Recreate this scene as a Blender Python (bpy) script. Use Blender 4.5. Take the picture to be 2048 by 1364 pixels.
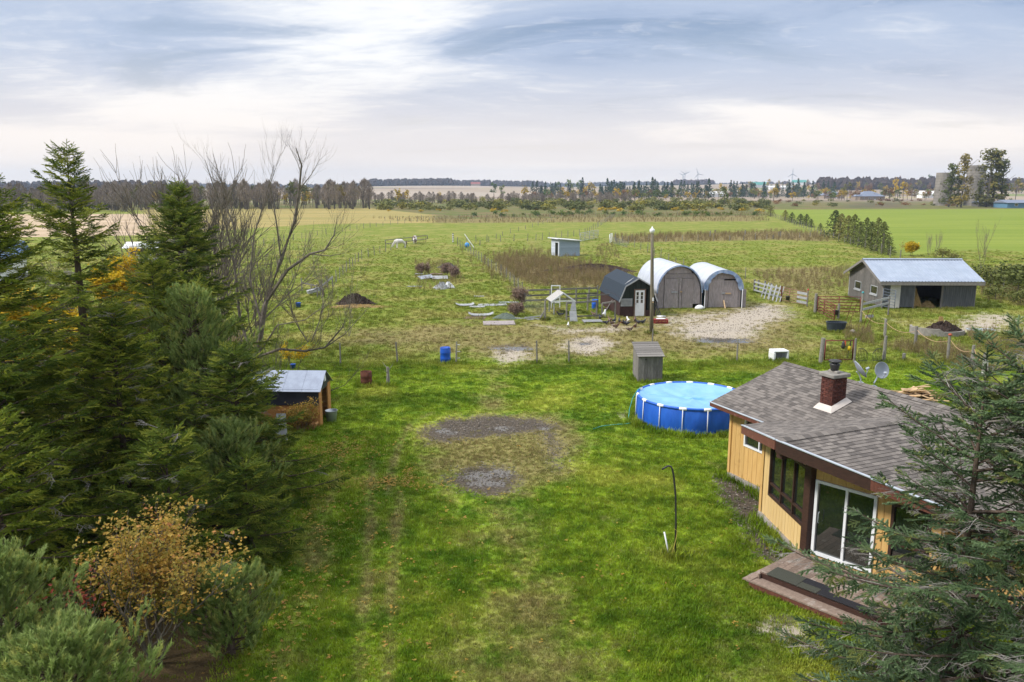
import bpy, bmesh, math, random
import numpy as np
from mathutils import Vector, Matrix, Euler, Quaternion
for _o in list(bpy.data.objects): bpy.data.objects.remove(_o)
R = math.radians
SC = bpy.context.scene
C = SC.collection
# ------------------------------------------------------------------ camera
CAM_H, LENS = 9.6, 28.0
FPX = LENS / 36 * 2048
PITCH = math.atan((682 - 378) / FPX)
cd = bpy.data.cameras.new('camera'); cam = bpy.data.objects.new('camera', cd); C.objects.link(cam)
cd.lens = LENS; cd.sensor_width = 36; cd.clip_start = 0.1; cd.clip_end = 30000
cam.location = (0, 0, CAM_H); cam.rotation_euler = (R(90) - PITCH, 0, 0)
SC.camera = cam
# ------------------------------------------------------------------ world
SKX, SKY_ = 12.3, 4.4
SUN_EL, SUN_AZ = R(43), R(-102)      # azimuth measured from +Y towards +X
W = bpy.data.worlds.new('World'); SC.world = W; W.use_nodes = True
nt = W.node_tree; nt.nodes.clear()
def wn(t, **k):
    n = nt.nodes.new(t)
    for a, b in k.items(): setattr(n, a, b)
    return n
def wmath(op, a, b=None, c=None, clamp=False):
    n = wn('ShaderNodeMath', operation=op, use_clamp=clamp)
    for i, x in enumerate((a, b, c)):
        if x is None: continue
        if isinstance(x, (int, float)): n.inputs[i].default_value = x
        else: nt.links.new(x, n.inputs[i])
    return n.outputs[0]
def wmix(f, a, b):
    n = wn('ShaderNodeMix', data_type='RGBA')
    for i, x in ((0, f), (6, a), (7, b)):
        if isinstance(x, (int, float)): n.inputs[i].default_value = x
        elif isinstance(x, tuple): n.inputs[i].default_value = (*x, 1)
        else: nt.links.new(x, n.inputs[i])
    return n.outputs[2]
def wramp(x, a, b):
    n = wn('ShaderNodeMapRange', interpolation_type='SMOOTHSTEP')
    nt.links.new(x, n.inputs[0]); n.inputs[1].default_value = a; n.inputs[2].default_value = b
    return n.outputs[0]
def wnoise(vec, sc, det, rough=.55, dist=0.0):
    n = wn('ShaderNodeTexNoise'); nt.links.new(vec, n.inputs['Vector'])
    n.inputs['Scale'].default_value = sc; n.inputs['Detail'].default_value = det
    n.inputs['Roughness'].default_value = rough; n.inputs['Distortion'].default_value = dist
    return n.outputs['Fac']
tc = wn('ShaderNodeTexCoord'); sx = wn('ShaderNodeSeparateXYZ'); nt.links.new(tc.outputs['Generated'], sx.inputs[0])
zc = wmath('MAXIMUM', sx.outputs[2], 0.0)
den = wmath('ADD', zc, 0.10)
px_ = wmath('DIVIDE', sx.outputs[0], den); py_ = wmath('DIVIDE', sx.outputs[1], den)
cv = wn('ShaderNodeCombineXYZ'); nt.links.new(px_, cv.inputs[0]); nt.links.new(py_, cv.inputs[1])
def cloud(rot, sc, loc, scale, det, rough, dist):
    m = wn('ShaderNodeMapping'); nt.links.new(cv.outputs[0], m.inputs[0]); m.inputs['Rotation'].default_value = (0, 0, R(rot)); m.inputs['Scale'].default_value = (*sc, 1); m.inputs['Location'].default_value = (*loc, 0)
    return wnoise(m.outputs[0], scale, det, rough, dist)
big = cloud(-14, (.42, .60), (SKX, SKY_), .62, 2, .5, .35)
mid = cloud(6, (.62, 1.0), (7.1, 3.0), 1.0, 7, .6, .9)
fine = cloud(28, (1.0, 2.2), (1.1, 5.0), 3.4, 8, .68, 1.2)
sky = wn('ShaderNodeTexSky', sky_type='NISHITA'); sky.sun_disc = False
sky.sun_elevation = SUN_EL; sky.sun_rotation = SUN_AZ; sky.air_density = 1.0; sky.dust_density = 1.0; sky.ozone_density = 1.5
sk = wn('ShaderNodeVectorMath', operation='SCALE'); nt.links.new(sky.outputs[0], sk.inputs[0]); sk.inputs['Scale'].default_value = 0.07
CLOUD_W, CLOUD_G, CLOUD_B = (0.83, 0.835, 0.845), (0.40, 0.475, 0.615), (0.235, 0.325, 0.495)
tot = wmath('ADD', wmath('ADD', wmath('MULTIPLY', big, .66), wmath('MULTIPLY', mid, .26)), wmath('MULTIPLY', fine, .10))
cl = wmix(wramp(tot, .430, .540), CLOUD_W, CLOUD_G)
cl = wmix(wmath('MULTIPLY', wramp(tot, .54, .625), .85), cl, CLOUD_B)
f_fine = wmath('MULTIPLY', wramp(fine, .50, .68), wmath('MULTIPLY', wramp(mid, .45, .60), .28))
cl = wmix(f_fine, cl, (.90, .90, .91))
f_gap = wmath('MULTIPLY', wramp(mid, .54, .68), .30)
cl = wmix(f_gap, cl, sk.outputs[0])
hz = wramp(sx.outputs[2], 0.175, 0.0)
col = wmix(wmath('MULTIPLY', hz, .88), cl, (0.94, 0.81, 0.69))
# the overcast deck brightens towards the zenith, as a thin cloud layer does
zen = wramp(sx.outputs[2], .22, .9)
gn = wn('ShaderNodeVectorMath', operation='SCALE'); nt.links.new(col, gn.inputs[0]); nt.links.new(wmath('ADD', wmath('MULTIPLY', zen, .70), 1.0), gn.inputs['Scale'])
bg = wn('ShaderNodeBackground'); nt.links.new(gn.outputs[0], bg.inputs[0]); bg.inputs[1].default_value = 0.42
wo = wn('ShaderNodeOutputWorld'); nt.links.new(bg.outputs[0], wo.inputs[0])
# ------------------------------------------------------------------ sun (thin overcast: wide and weak)
sd = bpy.data.lights.new('sun', 'SUN'); sd.energy = 1.5; sd.angle = R(10); sd.color = (1, .95, .88)
sun = bpy.data.objects.new('sun', sd); C.objects.link(sun); sun.location = (-20, 20, 60)
sdir = Vector((math.sin(SUN_AZ) * math.cos(SUN_EL), math.cos(SUN_AZ) * math.cos(SUN_EL), math.sin(SUN_EL)))
sun.rotation_euler = sdir.to_track_quat('Z', 'Y').to_euler()
vs = SC.view_settings; vs.view_transform = 'Standard'; vs.look = 'None'; vs.gamma = 1; vs.use_curve_mapping = False; vs.exposure = 1.58
SC.render.engine = 'CYCLES'
cy = SC.cycles; cy.max_bounces = 6; cy.diffuse_bounces = 3; cy.glossy_bounces = 3; cy.transmission_bounces = 4; cy.transparent_max_bounces = 8; cy.volume_bounces = 0
cy.use_denoising = True; cy.use_adaptive_sampling = True; cy.adaptive_threshold = .01; cy.caustics_reflective = False; cy.caustics_refractive = False
# ------------------------------------------------------------------ helpers
def G(x, y, z=0.0):
    """ground (or height z) point of the place seen in that direction from the drone"""
    u = (x - 1024) / FPX; v = -(y - 682) / FPX; c, s = math.cos(PITCH), math.sin(PITCH)
    d = (u, c + v * s, -s + v * c); t = (z - CAM_H) / d[2]
    return Vector((d[0] * t, d[1] * t, z))
def AY(x, y, Y):
    u = (x - 1024) / FPX; v = -(y - 682) / FPX; c, s = math.cos(PITCH), math.sin(PITCH)
    d = (u, c + v * s, -s + v * c); t = Y / d[1]
    return Vector((d[0] * t, Y, CAM_H + d[2] * t))
def link(o, parent=None):
    C.objects.link(o)
    if parent is not None: o.parent = parent
    return o
def tag(o, label=None, cat=None, group=None, kind=None):
    if label: o['label'] = label
    if cat: o['category'] = cat
    if group: o['group'] = group
    if kind: o['kind'] = kind
    return o
def thing(name, label, cat, loc=(0, 0, 0), rz=0.0, group=None, kind=None):
    o = bpy.data.objects.new(name, None); o.empty_display_size = .2; link(o)
    o.location = loc; o.rotation_euler = (0, 0, rz)
    return tag(o, label, cat, group, kind)
def copy_tree(o, parent=None, loc=None, rz=None, sc=None):
    c = o.copy(); link(c, parent)
    if loc is not None: c.location = loc
    if rz is not None: c.rotation_euler = (0, 0, rz)
    if sc is not None: c.scale = sc if hasattr(sc, '__len__') else (sc, sc, sc)
    for ch in list(o.children): copy_tree(ch, c)
    return c
class MB:
    def __init__(s): s.v = []; s.f = []; s.m = []; s.k = 0
    def add(s, vs, fs, m=None):
        b = len(s.v); s.v += [tuple(p) for p in vs]; s.f += [tuple(b + i for i in f) for f in fs]; s.m += [s.k if m is None else m] * len(fs); return s
    def box(s, c, d, rz=0.0, M=None):
        hx, hy, hz = d[0] / 2, d[1] / 2, d[2] / 2
        P = [Vector((x, y, z)) for z in (-hz, hz) for y in (-hy, hy) for x in (-hx, hx)]
        m = M if M is not None else Matrix.Rotation(rz, 3, 'Z')
        P = [m @ p + Vector(c) for p in P]
        return s.add(P, [(0, 2, 3, 1), (4, 5, 7, 6), (0, 1, 5, 4), (2, 6, 7, 3), (0, 4, 6, 2), (1, 3, 7, 5)])
    def bx(s, x0, x1, y0, y1, z0, z1): return s.box(((x0 + x1) / 2, (y0 + y1) / 2, (z0 + z1) / 2), (x1 - x0, y1 - y0, z1 - z0))
    def bar(s, a, b, w, h, up=(0, 0, 1)):
        """board from a to b, w across, h along up"""
        a, b = Vector(a), Vector(b); x = (b - a); L = x.length; x /= max(L, 1e-9)
        up = Vector(up)
        if abs(x.dot(up)) > .98: up = Vector((1, 0, 0))
        y = up.cross(x).normalized(); z = x.cross(y)
        M = Matrix((x, y, z)).transposed()
        return s.box((a + b) / 2, (L, w, h), M=M)
    def tube(s, pts, r, n=6, cap=True):
        pts = [Vector(p) for p in pts]; k = len(pts)
        rr = r if hasattr(r, '__len__') else [r] * k
        b = len(s.v); ref = Vector((0, 0, 1))
        for i, p in enumerate(pts):
            t = (pts[min(i + 1, k - 1)] - pts[max(i - 1, 0)])
            t = t.normalized() if t.length > 1e-9 else Vector((0, 0, 1))
            a = ref if abs(t.dot(ref)) < .93 else Vector((1, 0, 0))
            e1 = a.cross(t).normalized(); e2 = t.cross(e1)
            for j in range(n):
                q = 2 * math.pi * j / n; s.v.append(tuple(p + (e1 * math.cos(q) + e2 * math.sin(q)) * rr[i]))
        nf = 0
        for i in range(k - 1):
            for j in range(n):
                j2 = (j + 1) % n; s.f.append((b + i * n + j, b + i * n + j2, b + (i + 1) * n + j2, b + (i + 1) * n + j)); nf += 1
        if cap and n > 2:
            s.f.append(tuple(b + j for j in reversed(range(n)))); s.f.append(tuple(b + (k - 1) * n + j for j in range(n))); nf += 2
        s.m += [s.k] * nf; return s
    def lathe(s, prof, n=16, c=(0, 0, 0), M=None):
        c = Vector(c); V = []
        for r, z in prof:
            for j in range(n):
                q = 2 * math.pi * j / n; p = Vector((r * math.cos(q), r * math.sin(q), z)); V.append((M @ p if M is not None else p) + c)
        F = [(i * n + j, i * n + (j + 1) % n, (i + 1) * n + (j + 1) % n, (i + 1) * n + j) for i in range(len(prof) - 1) for j in range(n)]
        return s.add(V, F)
    def prism(s, poly, z0, z1):
        n = len(poly); V = [(p[0], p[1], z0) for p in poly] + [(p[0], p[1], z1) for p in poly]
        return s.add(V, [tuple(reversed(range(n))), tuple(range(n, 2 * n))] + [(i, (i + 1) % n, n + (i + 1) % n, n + i) for i in range(n)])
    def slab(s, pts, t):
        """polygon in space (ccw from above) thickened downwards along its normal by t"""
        P = [Vector(p) for p in pts]; nrm = (P[1] - P[0]).cross(P[2] - P[1]).normalized()
        n = len(P); V = P + [p - nrm * t for p in P]
        return s.add(V, [tuple(range(n)), tuple(reversed(range(n, 2 * n)))] + [(i, n + i, n + (i + 1) % n, (i + 1) % n) for i in range(n)])
    def mesh(s, name, mats, smooth=False):
        me = bpy.data.meshes.new(name); me.from_pydata(s.v, [], s.f)
        for m in (mats if isinstance(mats, (list, tuple)) else [mats]): me.materials.append(m)
        if any(s.m): me.polygons.foreach_set('material_index', s.m)
        if smooth: me.polygons.foreach_set('use_smooth', [True] * len(me.polygons))
        me.update(); return me
    def build(s, name, mats, parent=None, smooth=False, loc=None, bevel=0.0):
        o = bpy.data.objects.new(name, s.mesh(name, mats, smooth)); link(o, parent)
        if loc is not None: o.location = loc
        if bevel:
            b = o.modifiers.new('bevel', 'BEVEL'); b.width = bevel; b.segments = 1; b.limit_method = 'ANGLE'
        return o
# ------------------------------------------------------------------ materials
def new_mat(name):
    m = bpy.data.materials.new(name); m.use_nodes = True; m.node_tree.nodes.clear(); return m
class NT:
    def __init__(s, m): s.t = m.node_tree
    def n(s, t, **k):
        x = s.t.nodes.new(t)
        for a, b in k.items(): setattr(x, a, b)
        return x
    def set(s, sock, x):
        if isinstance(x, (int, float)): sock.default_value = x
        elif isinstance(x, tuple): sock.default_value = (*x, 1) if (sock.type == 'RGBA' and len(x) == 3) else x
        else: s.t.links.new(x, sock)
    def math(s, op, a, b=None, c=None, clamp=False):
        x = s.n('ShaderNodeMath', operation=op, use_clamp=clamp)
        for i, q in enumerate((a, b, c)):
            if q is not None: s.set(x.inputs[i], q)
        return x.outputs[0]
    def mix(s, f, a, b, blend='MIX'):
        x = s.n('ShaderNodeMix', data_type='RGBA', blend_type=blend)
        s.set(x.inputs[0], f); s.set(x.inputs[6], a); s.set(x.inputs[7], b); return x.outputs[2]
    def rng(s, x, a, b, c=0.0, d=1.0):
        q = s.n('ShaderNodeMapRange', interpolation_type='SMOOTHSTEP'); s.set(q.inputs[0], x)
        for i, z in enumerate((a, b, c, d)): q.inputs[i + 1].default_value = z
        return q.outputs[0]
    def noise(s, vec, sc, det=3, rough=.55, dist=0.0, out='Fac'):
        x = s.n('ShaderNodeTexNoise'); s.set(x.inputs['Vector'], vec)
        x.inputs['Scale'].default_value = sc; x.inputs['Detail'].default_value = det; x.inputs['Roughness'].default_value = rough; x.inputs['Distortion'].default_value = dist
        return x.outputs[out]
    def mapping(s, vec, sc=(1, 1, 1), loc=(0, 0, 0), rot=(0, 0, 0)):
        x = s.n('ShaderNodeMapping'); s.set(x.inputs[0], vec); x.inputs['Scale'].default_value = sc; x.inputs['Location'].default_value = loc; x.inputs['Rotation'].default_value = rot
        return x.outputs[0]
    def bump(s, h, st, d=.01):
        x = s.n('ShaderNodeBump'); s.set(x.inputs['Height'], h); x.inputs['Strength'].default_value = st; x.inputs['Distance'].default_value = d
        return x.outputs[0]
    def out(s, col, rough=.8, spec=.3, metal=0.0, nrm=None, trans=0.0, emis=None, sub=None):
        p = s.n('ShaderNodeBsdfPrincipled'); s.set(p.inputs['Base Color'], col); s.set(p.inputs['Roughness'], rough)
        s.set(p.inputs['Specular IOR Level'], spec); s.set(p.inputs['Metallic'], metal)
        if nrm is not None: s.set(p.inputs['Normal'], nrm)
        o = s.n('ShaderNodeOutputMaterial')
        if sub:   # leaf: some light passes through
            t = s.n('ShaderNodeBsdfTranslucent'); s.set(t.inputs[0], col); mx = s.n('ShaderNodeMixShader'); mx.inputs[0].default_value = sub
            s.t.links.new(p.outputs[0], mx.inputs[1]); s.t.links.new(t.outputs[0], mx.inputs[2]); s.t.links.new(mx.outputs[0], o.inputs[0])
        else: s.t.links.new(p.outputs[0], o.inputs[0])
        return p
MATS = {}
def pm(name, c1, c2=None, sc=4.0, rough=.75, spec=.3, metal=0.0, bump=0.0, stretch=(1, 1, 1), c3=None, f3=.5, sc3=1.2, rnd=.12, det=5, bd=.01):
    """procedural paint / wood / metal: two tones by noise, a third in stains, value jitter per object"""
    if name in MATS: return MATS[name]
    m = new_mat(name); t = NT(m); tc = t.n('ShaderNodeTexCoord').outputs['Object']
    oi = t.n('ShaderNodeObjectInfo')
    off = t.n('ShaderNodeVectorMath', operation='SCALE'); t.set(off.inputs[0], oi.outputs['Location']); off.inputs['Scale'].default_value = 1.37
    ad = t.n('ShaderNodeVectorMath', operation='ADD'); t.set(ad.inputs[0], tc); t.set(ad.inputs[1], off.outputs[0])
    v = t.mapping(ad.outputs[0], stretch)
    nz = t.noise(v, sc, det, .6)
    c2 = c2 or tuple(x * .72 for x in c1)
    col = t.mix(t.rng(nz, .33, .68), c1, c2)
    if c3 is not None:
        n3 = t.noise(ad.outputs[0], sc3, 5, .65)
        col = t.mix(t.rng(n3, f3, f3 + .14), col, c3)
    if rnd:
        hsv = t.n('ShaderNodeHueSaturation'); t.set(hsv.inputs['Color'], col)
        t.set(hsv.inputs['Value'], t.math('ADD', t.math('MULTIPLY', oi.outputs['Random'], rnd * 2), 1 - rnd)); col = hsv.outputs[0]
    t.out(col, rough, spec, metal, t.bump(nz, bump, bd) if bump else None)
    MATS[name] = m; return m
def leaf_mat(name, c1, c2, c3=None, sc=.6, rough=.6, sub=.25, f3=.6, inst=True):
    if name in MATS: return MATS[name]
    m = new_mat(name); t = NT(m); geo = t.n('ShaderNodeNewGeometry')
    nz = t.noise(geo.outputs['Position'], sc, 3, .6)
    oi = t.n('ShaderNodeObjectInfo')
    f = t.math('ADD', t.math('MULTIPLY', nz, .62), t.math('MULTIPLY', oi.outputs['Random'], .38))
    col = t.mix(t.rng(f, .3, .7), c1, c2)
    if c3 is not None:
        f2 = t.noise(geo.outputs['Position'], sc * 2.7, 2, .6)
        rr = t.math('FRACT', t.math('MULTIPLY', oi.outputs['Random'], 7.31))
        col = t.mix(t.rng(t.math('ADD', t.math('MULTIPLY', f2, .5), t.math('MULTIPLY', rr, .5)), f3, f3 + .12), col, c3)
    t.out(col, rough, .25, sub=sub); MATS[name] = m; return m
rnd = random.Random(7)
def U(a, b): return rnd.uniform(a, b)
HAZE = 0.00011
# ------------------------------------------------------------------ the ground
def axis_steps(lo, hi, fine, g):
    v = [hi]; st = fine
    while v[-1] < lo: st *= g; v.append(v[-1] + st)
    return v
xs = list(np.arange(-20, 20.01, .25)); xs += axis_steps(6200, 20, .25, 1.065)[1:]
neg = [-x for x in axis_steps(6200, 20, .25, 1.065)[1:]][::-1]; xs = neg + xs
PUDDLE = [((1003, 857), .30, .20), ((1010, 861), .14, .10), ((888, 862), .22, .2), ((1092, 858), .25, .14), ((905, 866), .16, .12), ((952, 952), .34, .30), ((985, 948), .22, .22), ((1006, 946), .26, .30), ((968, 966), .40, .22), ((1000, 968), .2, .16), ((1440, 681), 1.5, .55), ((1415, 683), .7, .3), ((1480, 684), .6, .3), ((1022, 697), 1.2, .35), ((1048, 699), .5, .25), ((1168, 688), .35, .2), ((1552, 1112), .22, .13), ((1572, 1238), .22, .12)]
ys = [-3000, -400, -60, -10, 2, 6] + list(np.arange(8, 60.01, .25)) + axis_steps(6200, 60, .25, 1.04)[1:]
GX, GY = np.meshgrid(np.array(xs), np.array(ys))
def hnoise(x, y, s, seed):
    r = np.random.RandomState(seed); o = 0
    for k in range(6):
        a = r.uniform(0, 6.28); f = s * r.uniform(.6, 1.7); ph = r.uniform(0, 6.28)
        o = o + np.sin((x * math.cos(a) + y * math.sin(a)) * f + ph)
    return o / 6
def ground_z(x, y):
    x = np.asarray(x, float); y = np.asarray(y, float)
    far = np.clip((y - 900) / 1500, 0, 1); far = far * far * (3 - 2 * far)
    left = np.clip((300 - x) / 900, 0, 1)
    z = far * (5.0 + 9 * np.clip(hnoise(x, y * .3, .0016, 3) + .25, 0, 1.2)) + far * np.exp(-((x - 700) / 330) ** 2) * 14 + far * np.exp(-((x + 230) / 430) ** 2) * 11 + far * np.clip((-900 - x) / 500, 0, 1) * 7
    z = z + np.clip((y - 3200) / 3000, 0, 1) * 14
    return z
GZ = ground_z(GX, GY) + hnoise(GX, GY, 1.1, 5) * .02 * np.clip((GY - 5) / 10, 0, 1)
def poly_mask(pts, soft, pix=True, X=None, Y=None):
    X = GX if X is None else X; Y = GY if Y is None else Y
    P = [(G(*p).x, G(*p).y) for p in pts] if pix else pts
    ins = np.zeros(X.shape, bool); d = np.full(X.shape, 1e9)
    for i in range(len(P)):
        (x0, y0), (x1, y1) = P[i], P[(i + 1) % len(P)]
        if y0 != y1:
            c = ((y0 > Y) != (y1 > Y)) & (X < (x1 - x0) * (Y - y0) / (y1 - y0) + x0); ins ^= c
        L2 = (x1 - x0) ** 2 + (y1 - y0) ** 2 + 1e-9
        t = np.clip(((X - x0) * (x1 - x0) + (Y - y0) * (y1 - y0)) / L2, 0, 1)
        d = np.minimum(d, np.hypot(X - x0 - t * (x1 - x0), Y - y0 - t * (y1 - y0)))
    sd_ = np.where(ins, d, -d); return np.clip(.5 + sd_ / (2 * soft), 0, 1)
def line_mask(pts, w, soft, X=None, Y=None):
    X = GX if X is None else X; Y = GY if Y is None else Y
    P = [(G(*p).x, G(*p).y) for p in pts]; d = np.full(X.shape, 1e9)
    for (x0, y0), (x1, y1) in zip(P, P[1:]):
        L2 = (x1 - x0) ** 2 + (y1 - y0) ** 2 + 1e-9
        t = np.clip(((X - x0) * (x1 - x0) + (Y - y0) * (y1 - y0)) / L2, 0, 1)
        d = np.minimum(d, np.hypot(X - x0 - t * (x1 - x0), Y - y0 - t * (y1 - y0)))
    return np.clip(.5 - (d - w) / (2 * soft), 0, 1)
DIRT = [([(1345, 668), (1370, 645), (1420, 640), (1480, 618), (1530, 608), (1562, 612), (1578, 632), (1540, 645), (1520, 660), (1500, 680), (1440, 690), (1390, 680)], 1.4, 1.0),
        ([(1300, 632), (1480, 617), (1505, 625), (1400, 650), (1310, 658)], 1.3, .66), ([(1128, 690), (1150, 676), (1190, 671), (1230, 684), (1218, 701), (1180, 708), (1138, 703)], .9, 1.0),
        ([(982, 705), (1010, 692), (1045, 694), (1064, 708), (1050, 724), (1003, 730)], .9, .9), ([(1045, 645), (1140, 655), (1235, 650), (1305, 652), (1240, 668), (1120, 670)], 1.0, .62),
        ([(1760, 636), (1850, 650), (1960, 622), (2060, 634), (2060, 662), (1960, 668), (1850, 660)], 1.5, .72),
        ([(1505, 1258), (1545, 1230), (1605, 1245), (1640, 1272), (1610, 1296), (1555, 1292)], .25, .75), ([(1228, 822), (1262, 820), (1275, 833), (1245, 840)], .3, .6),
        ([(1540, 1098), (1585, 1108), (1600, 1120), (1545, 1128)], .2, .8)]
MUD = [([(848, 858), (900, 838), (1000, 832), (1090, 842), (1112, 856), (1040, 867), (930, 876), (862, 884)], .55, 1.2), ([(888, 964), (920, 938), (1000, 930), (1034, 950), (1022, 984), (958, 990)], .5, 1.2),
       ([(1078, 850), (1100, 850), (1128, 900), (1122, 945), (1100, 930)], .4, .95), ([(1428, 948), (1470, 958), (1527, 985), (1532, 1030), (1596, 1102), (1575, 1130), (1515, 1115), (1480, 1040), (1440, 990)], .4, 1.15),
       ([(960, 690), (1060, 684), (1075, 700), (1000, 706)], .7, .7), ([(1150, 684), (1185, 680), (1192, 692), (1160, 694)], .6, .8), ([(1390, 672), (1500, 676), (1520, 688), (1410, 692)], .8, .8),
       ([(1110, 532), (1200, 525), (1240, 545), (1150, 552)], 1.5, .7), ([(1690, 405), (1830, 403), (1850, 416), (1640, 417)], 9, .6)]
WORN = [([(600, 664), (900, 640), (1150, 640), (1500, 596), (1610, 618), (1680, 690), (1560, 716), (1300, 724), (1000, 734), (900, 716), (690, 694)], 2.6, .85),
        ([(835, 852), (950, 822), (1110, 826), (1175, 850), (1190, 900), (1135, 965), (1050, 995), (900, 995), (855, 960), (835, 900)], .9, .95), ([(945, 730), (1025, 726), (1036, 780), (1030, 835), (925, 835), (945, 780)], .6, .62),
        ([(870, 990), (1070, 990), (1120, 1100), (1330, 1364), (1250, 1500), (800, 1500), (850, 1364), (930, 1100)], 1.2, .66), ([(590, 1040), (640, 1000), (690, 1100), (620, 1250), (560, 1500), (480, 1500), (560, 1200)], .6, .72),
        ([(1480, 535), (1710, 528), (1720, 612), (1520, 604)], 3, .80), ([(560, 470), (760, 462), (790, 500), (600, 560)], 5, .4), ([(1000, 478), (1180, 470), (1240, 505), (1100, 530), (1000, 515)], 4, .45), ([(1740, 680), (1900, 680), (2060, 720), (2060, 800), (1900, 740)], 1.5, .6),
        ([(1380, 1150), (1500, 1190), (1700, 1364), (1600, 1500), (1300, 1500)], 1.0, .5), ([(820, 500), (930, 480), (1010, 590), (900, 600), (780, 560)], 3, .4)]
WEED = [([(985, 520), (1040, 510), (1120, 520), (1215, 538), (1250, 562), (1190, 578), (1080, 572), (1010, 556)], 1.8, 1), ([(1225, 472), (1560, 462), (1660, 468), (1660, 484), (1560, 480), (1230, 486)], 3, 1), ([(740, 436), (1530, 424), (1540, 443), (860, 447)], 4, .8)]
TRACK = [([(862, 826), (820, 848), (797, 890), (783, 945), (775, 990)], .26, .3), ([(745, 925), (737, 1100), (716, 1364), (700, 1500)], .24, .30), ([(800, 985), (790, 1080), (772, 1364), (760, 1500)], .24, .30), ([(690, 885), (660, 1000), (640, 1060)], .2, .3)]
def zones(X, Y):
    z = {k: np.zeros(X.shape) for k in ('dirt', 'mud', 'worn', 'past', 'weed', 'crop', 'tan', 'gold', 'scrub', 'litter', 'stone', 'far')}
    for k, L in (('dirt', DIRT), ('mud', MUD), ('worn', WORN), ('weed', WEED)):
        for p, s_, w in L: z[k] = np.maximum(z[k], poly_mask(p, s_ * 1.5, X=X, Y=Y) * w)
    for p, w, s_ in TRACK: z['worn'] = np.maximum(z['worn'], line_mask(p, w, s_, X=X, Y=Y) * .80)
    for (p, rx, ry) in PUDDLE:
        c = G(*p); z['stone'] = np.maximum(z['stone'], np.clip(1.1 - .5 * np.hypot((X - c.x) / (rx + .05), (Y - c.y) / (ry + .08)), 0, .95))
    z['past'] = np.clip((Y - 41 + hnoise(X, Y, .2, 9) * 3) / 6, 0, 1)
    z['crop'] = poly_mask([(1530, 420), (2060, 418), (2600, 424), (2600, 560), (2060, 506), (1960, 498), (1795, 512), (1700, 474), (1600, 438)], 2.5, X=X, Y=Y)
    z['tan'] = poly_mask([(-600, 430), (300, 428), (300, 470), (-600, 486)], 4, X=X, Y=Y)
    z['gold'] = poly_mask([(285, 419), (740, 416), (870, 430), (870, 446), (640, 448), (300, 470)], 5, X=X, Y=Y)
    z['scrub'] = np.maximum(poly_mask([(735, 398), (1530, 394), (1900, 398), (2600, 396), (2600, 416), (1530, 419), (1530, 432), (860, 438), (740, 424)], 8, X=X, Y=Y), poly_mask([(-600, 396), (740, 398), (740, 417), (280, 420), (-600, 430)], 8, X=X, Y=Y))
    z['litter'] = poly_mask([(-600, 640), (470, 640), (575, 880), (560, 1100), (470, 1364), (380, 1700), (-900, 1700)], .9, X=X, Y=Y)
    z['far'] = np.clip((Y - 560) / 160, 0, 1)
    return z
def add_zone_attrs(me, X, Y):
    z = zones(X, Y)
    for i, ks in enumerate((('dirt', 'mud', 'worn', 'past'), ('weed', 'crop', 'tan', 'gold'), ('scrub', 'litter', 'stone', 'far'))):
        a = me.attributes.new('zone%d' % (i + 1), 'FLOAT_COLOR', 'POINT')
        a.data.foreach_set('color', np.stack([z[k].ravel() for k in ks], 1).astype(np.float32).ravel())
    return z
nr, nc = GX.shape
me = bpy.data.meshes.new('ground')
idx = np.arange(nr * nc).reshape(nr, nc)
quads = np.stack([idx[:-1, :-1], idx[:-1, 1:], idx[1:, 1:], idx[1:, :-1]], -1).reshape(-1, 4)
me.vertices.add(nr * nc); me.vertices.foreach_set('co', np.stack([GX, GY, GZ], -1).astype(np.float32).ravel())
me.loops.add(quads.size); me.loops.foreach_set('vertex_index', quads.astype(np.int32).ravel())
me.polygons.add(len(quads)); me.polygons.foreach_set('loop_start', np.arange(0, quads.size, 4, dtype=np.int32))
me.polygons.foreach_set('use_smooth', np.ones(len(quads), bool)); me.update(calc_edges=True)
add_zone_attrs(me, GX, GY)
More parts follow.
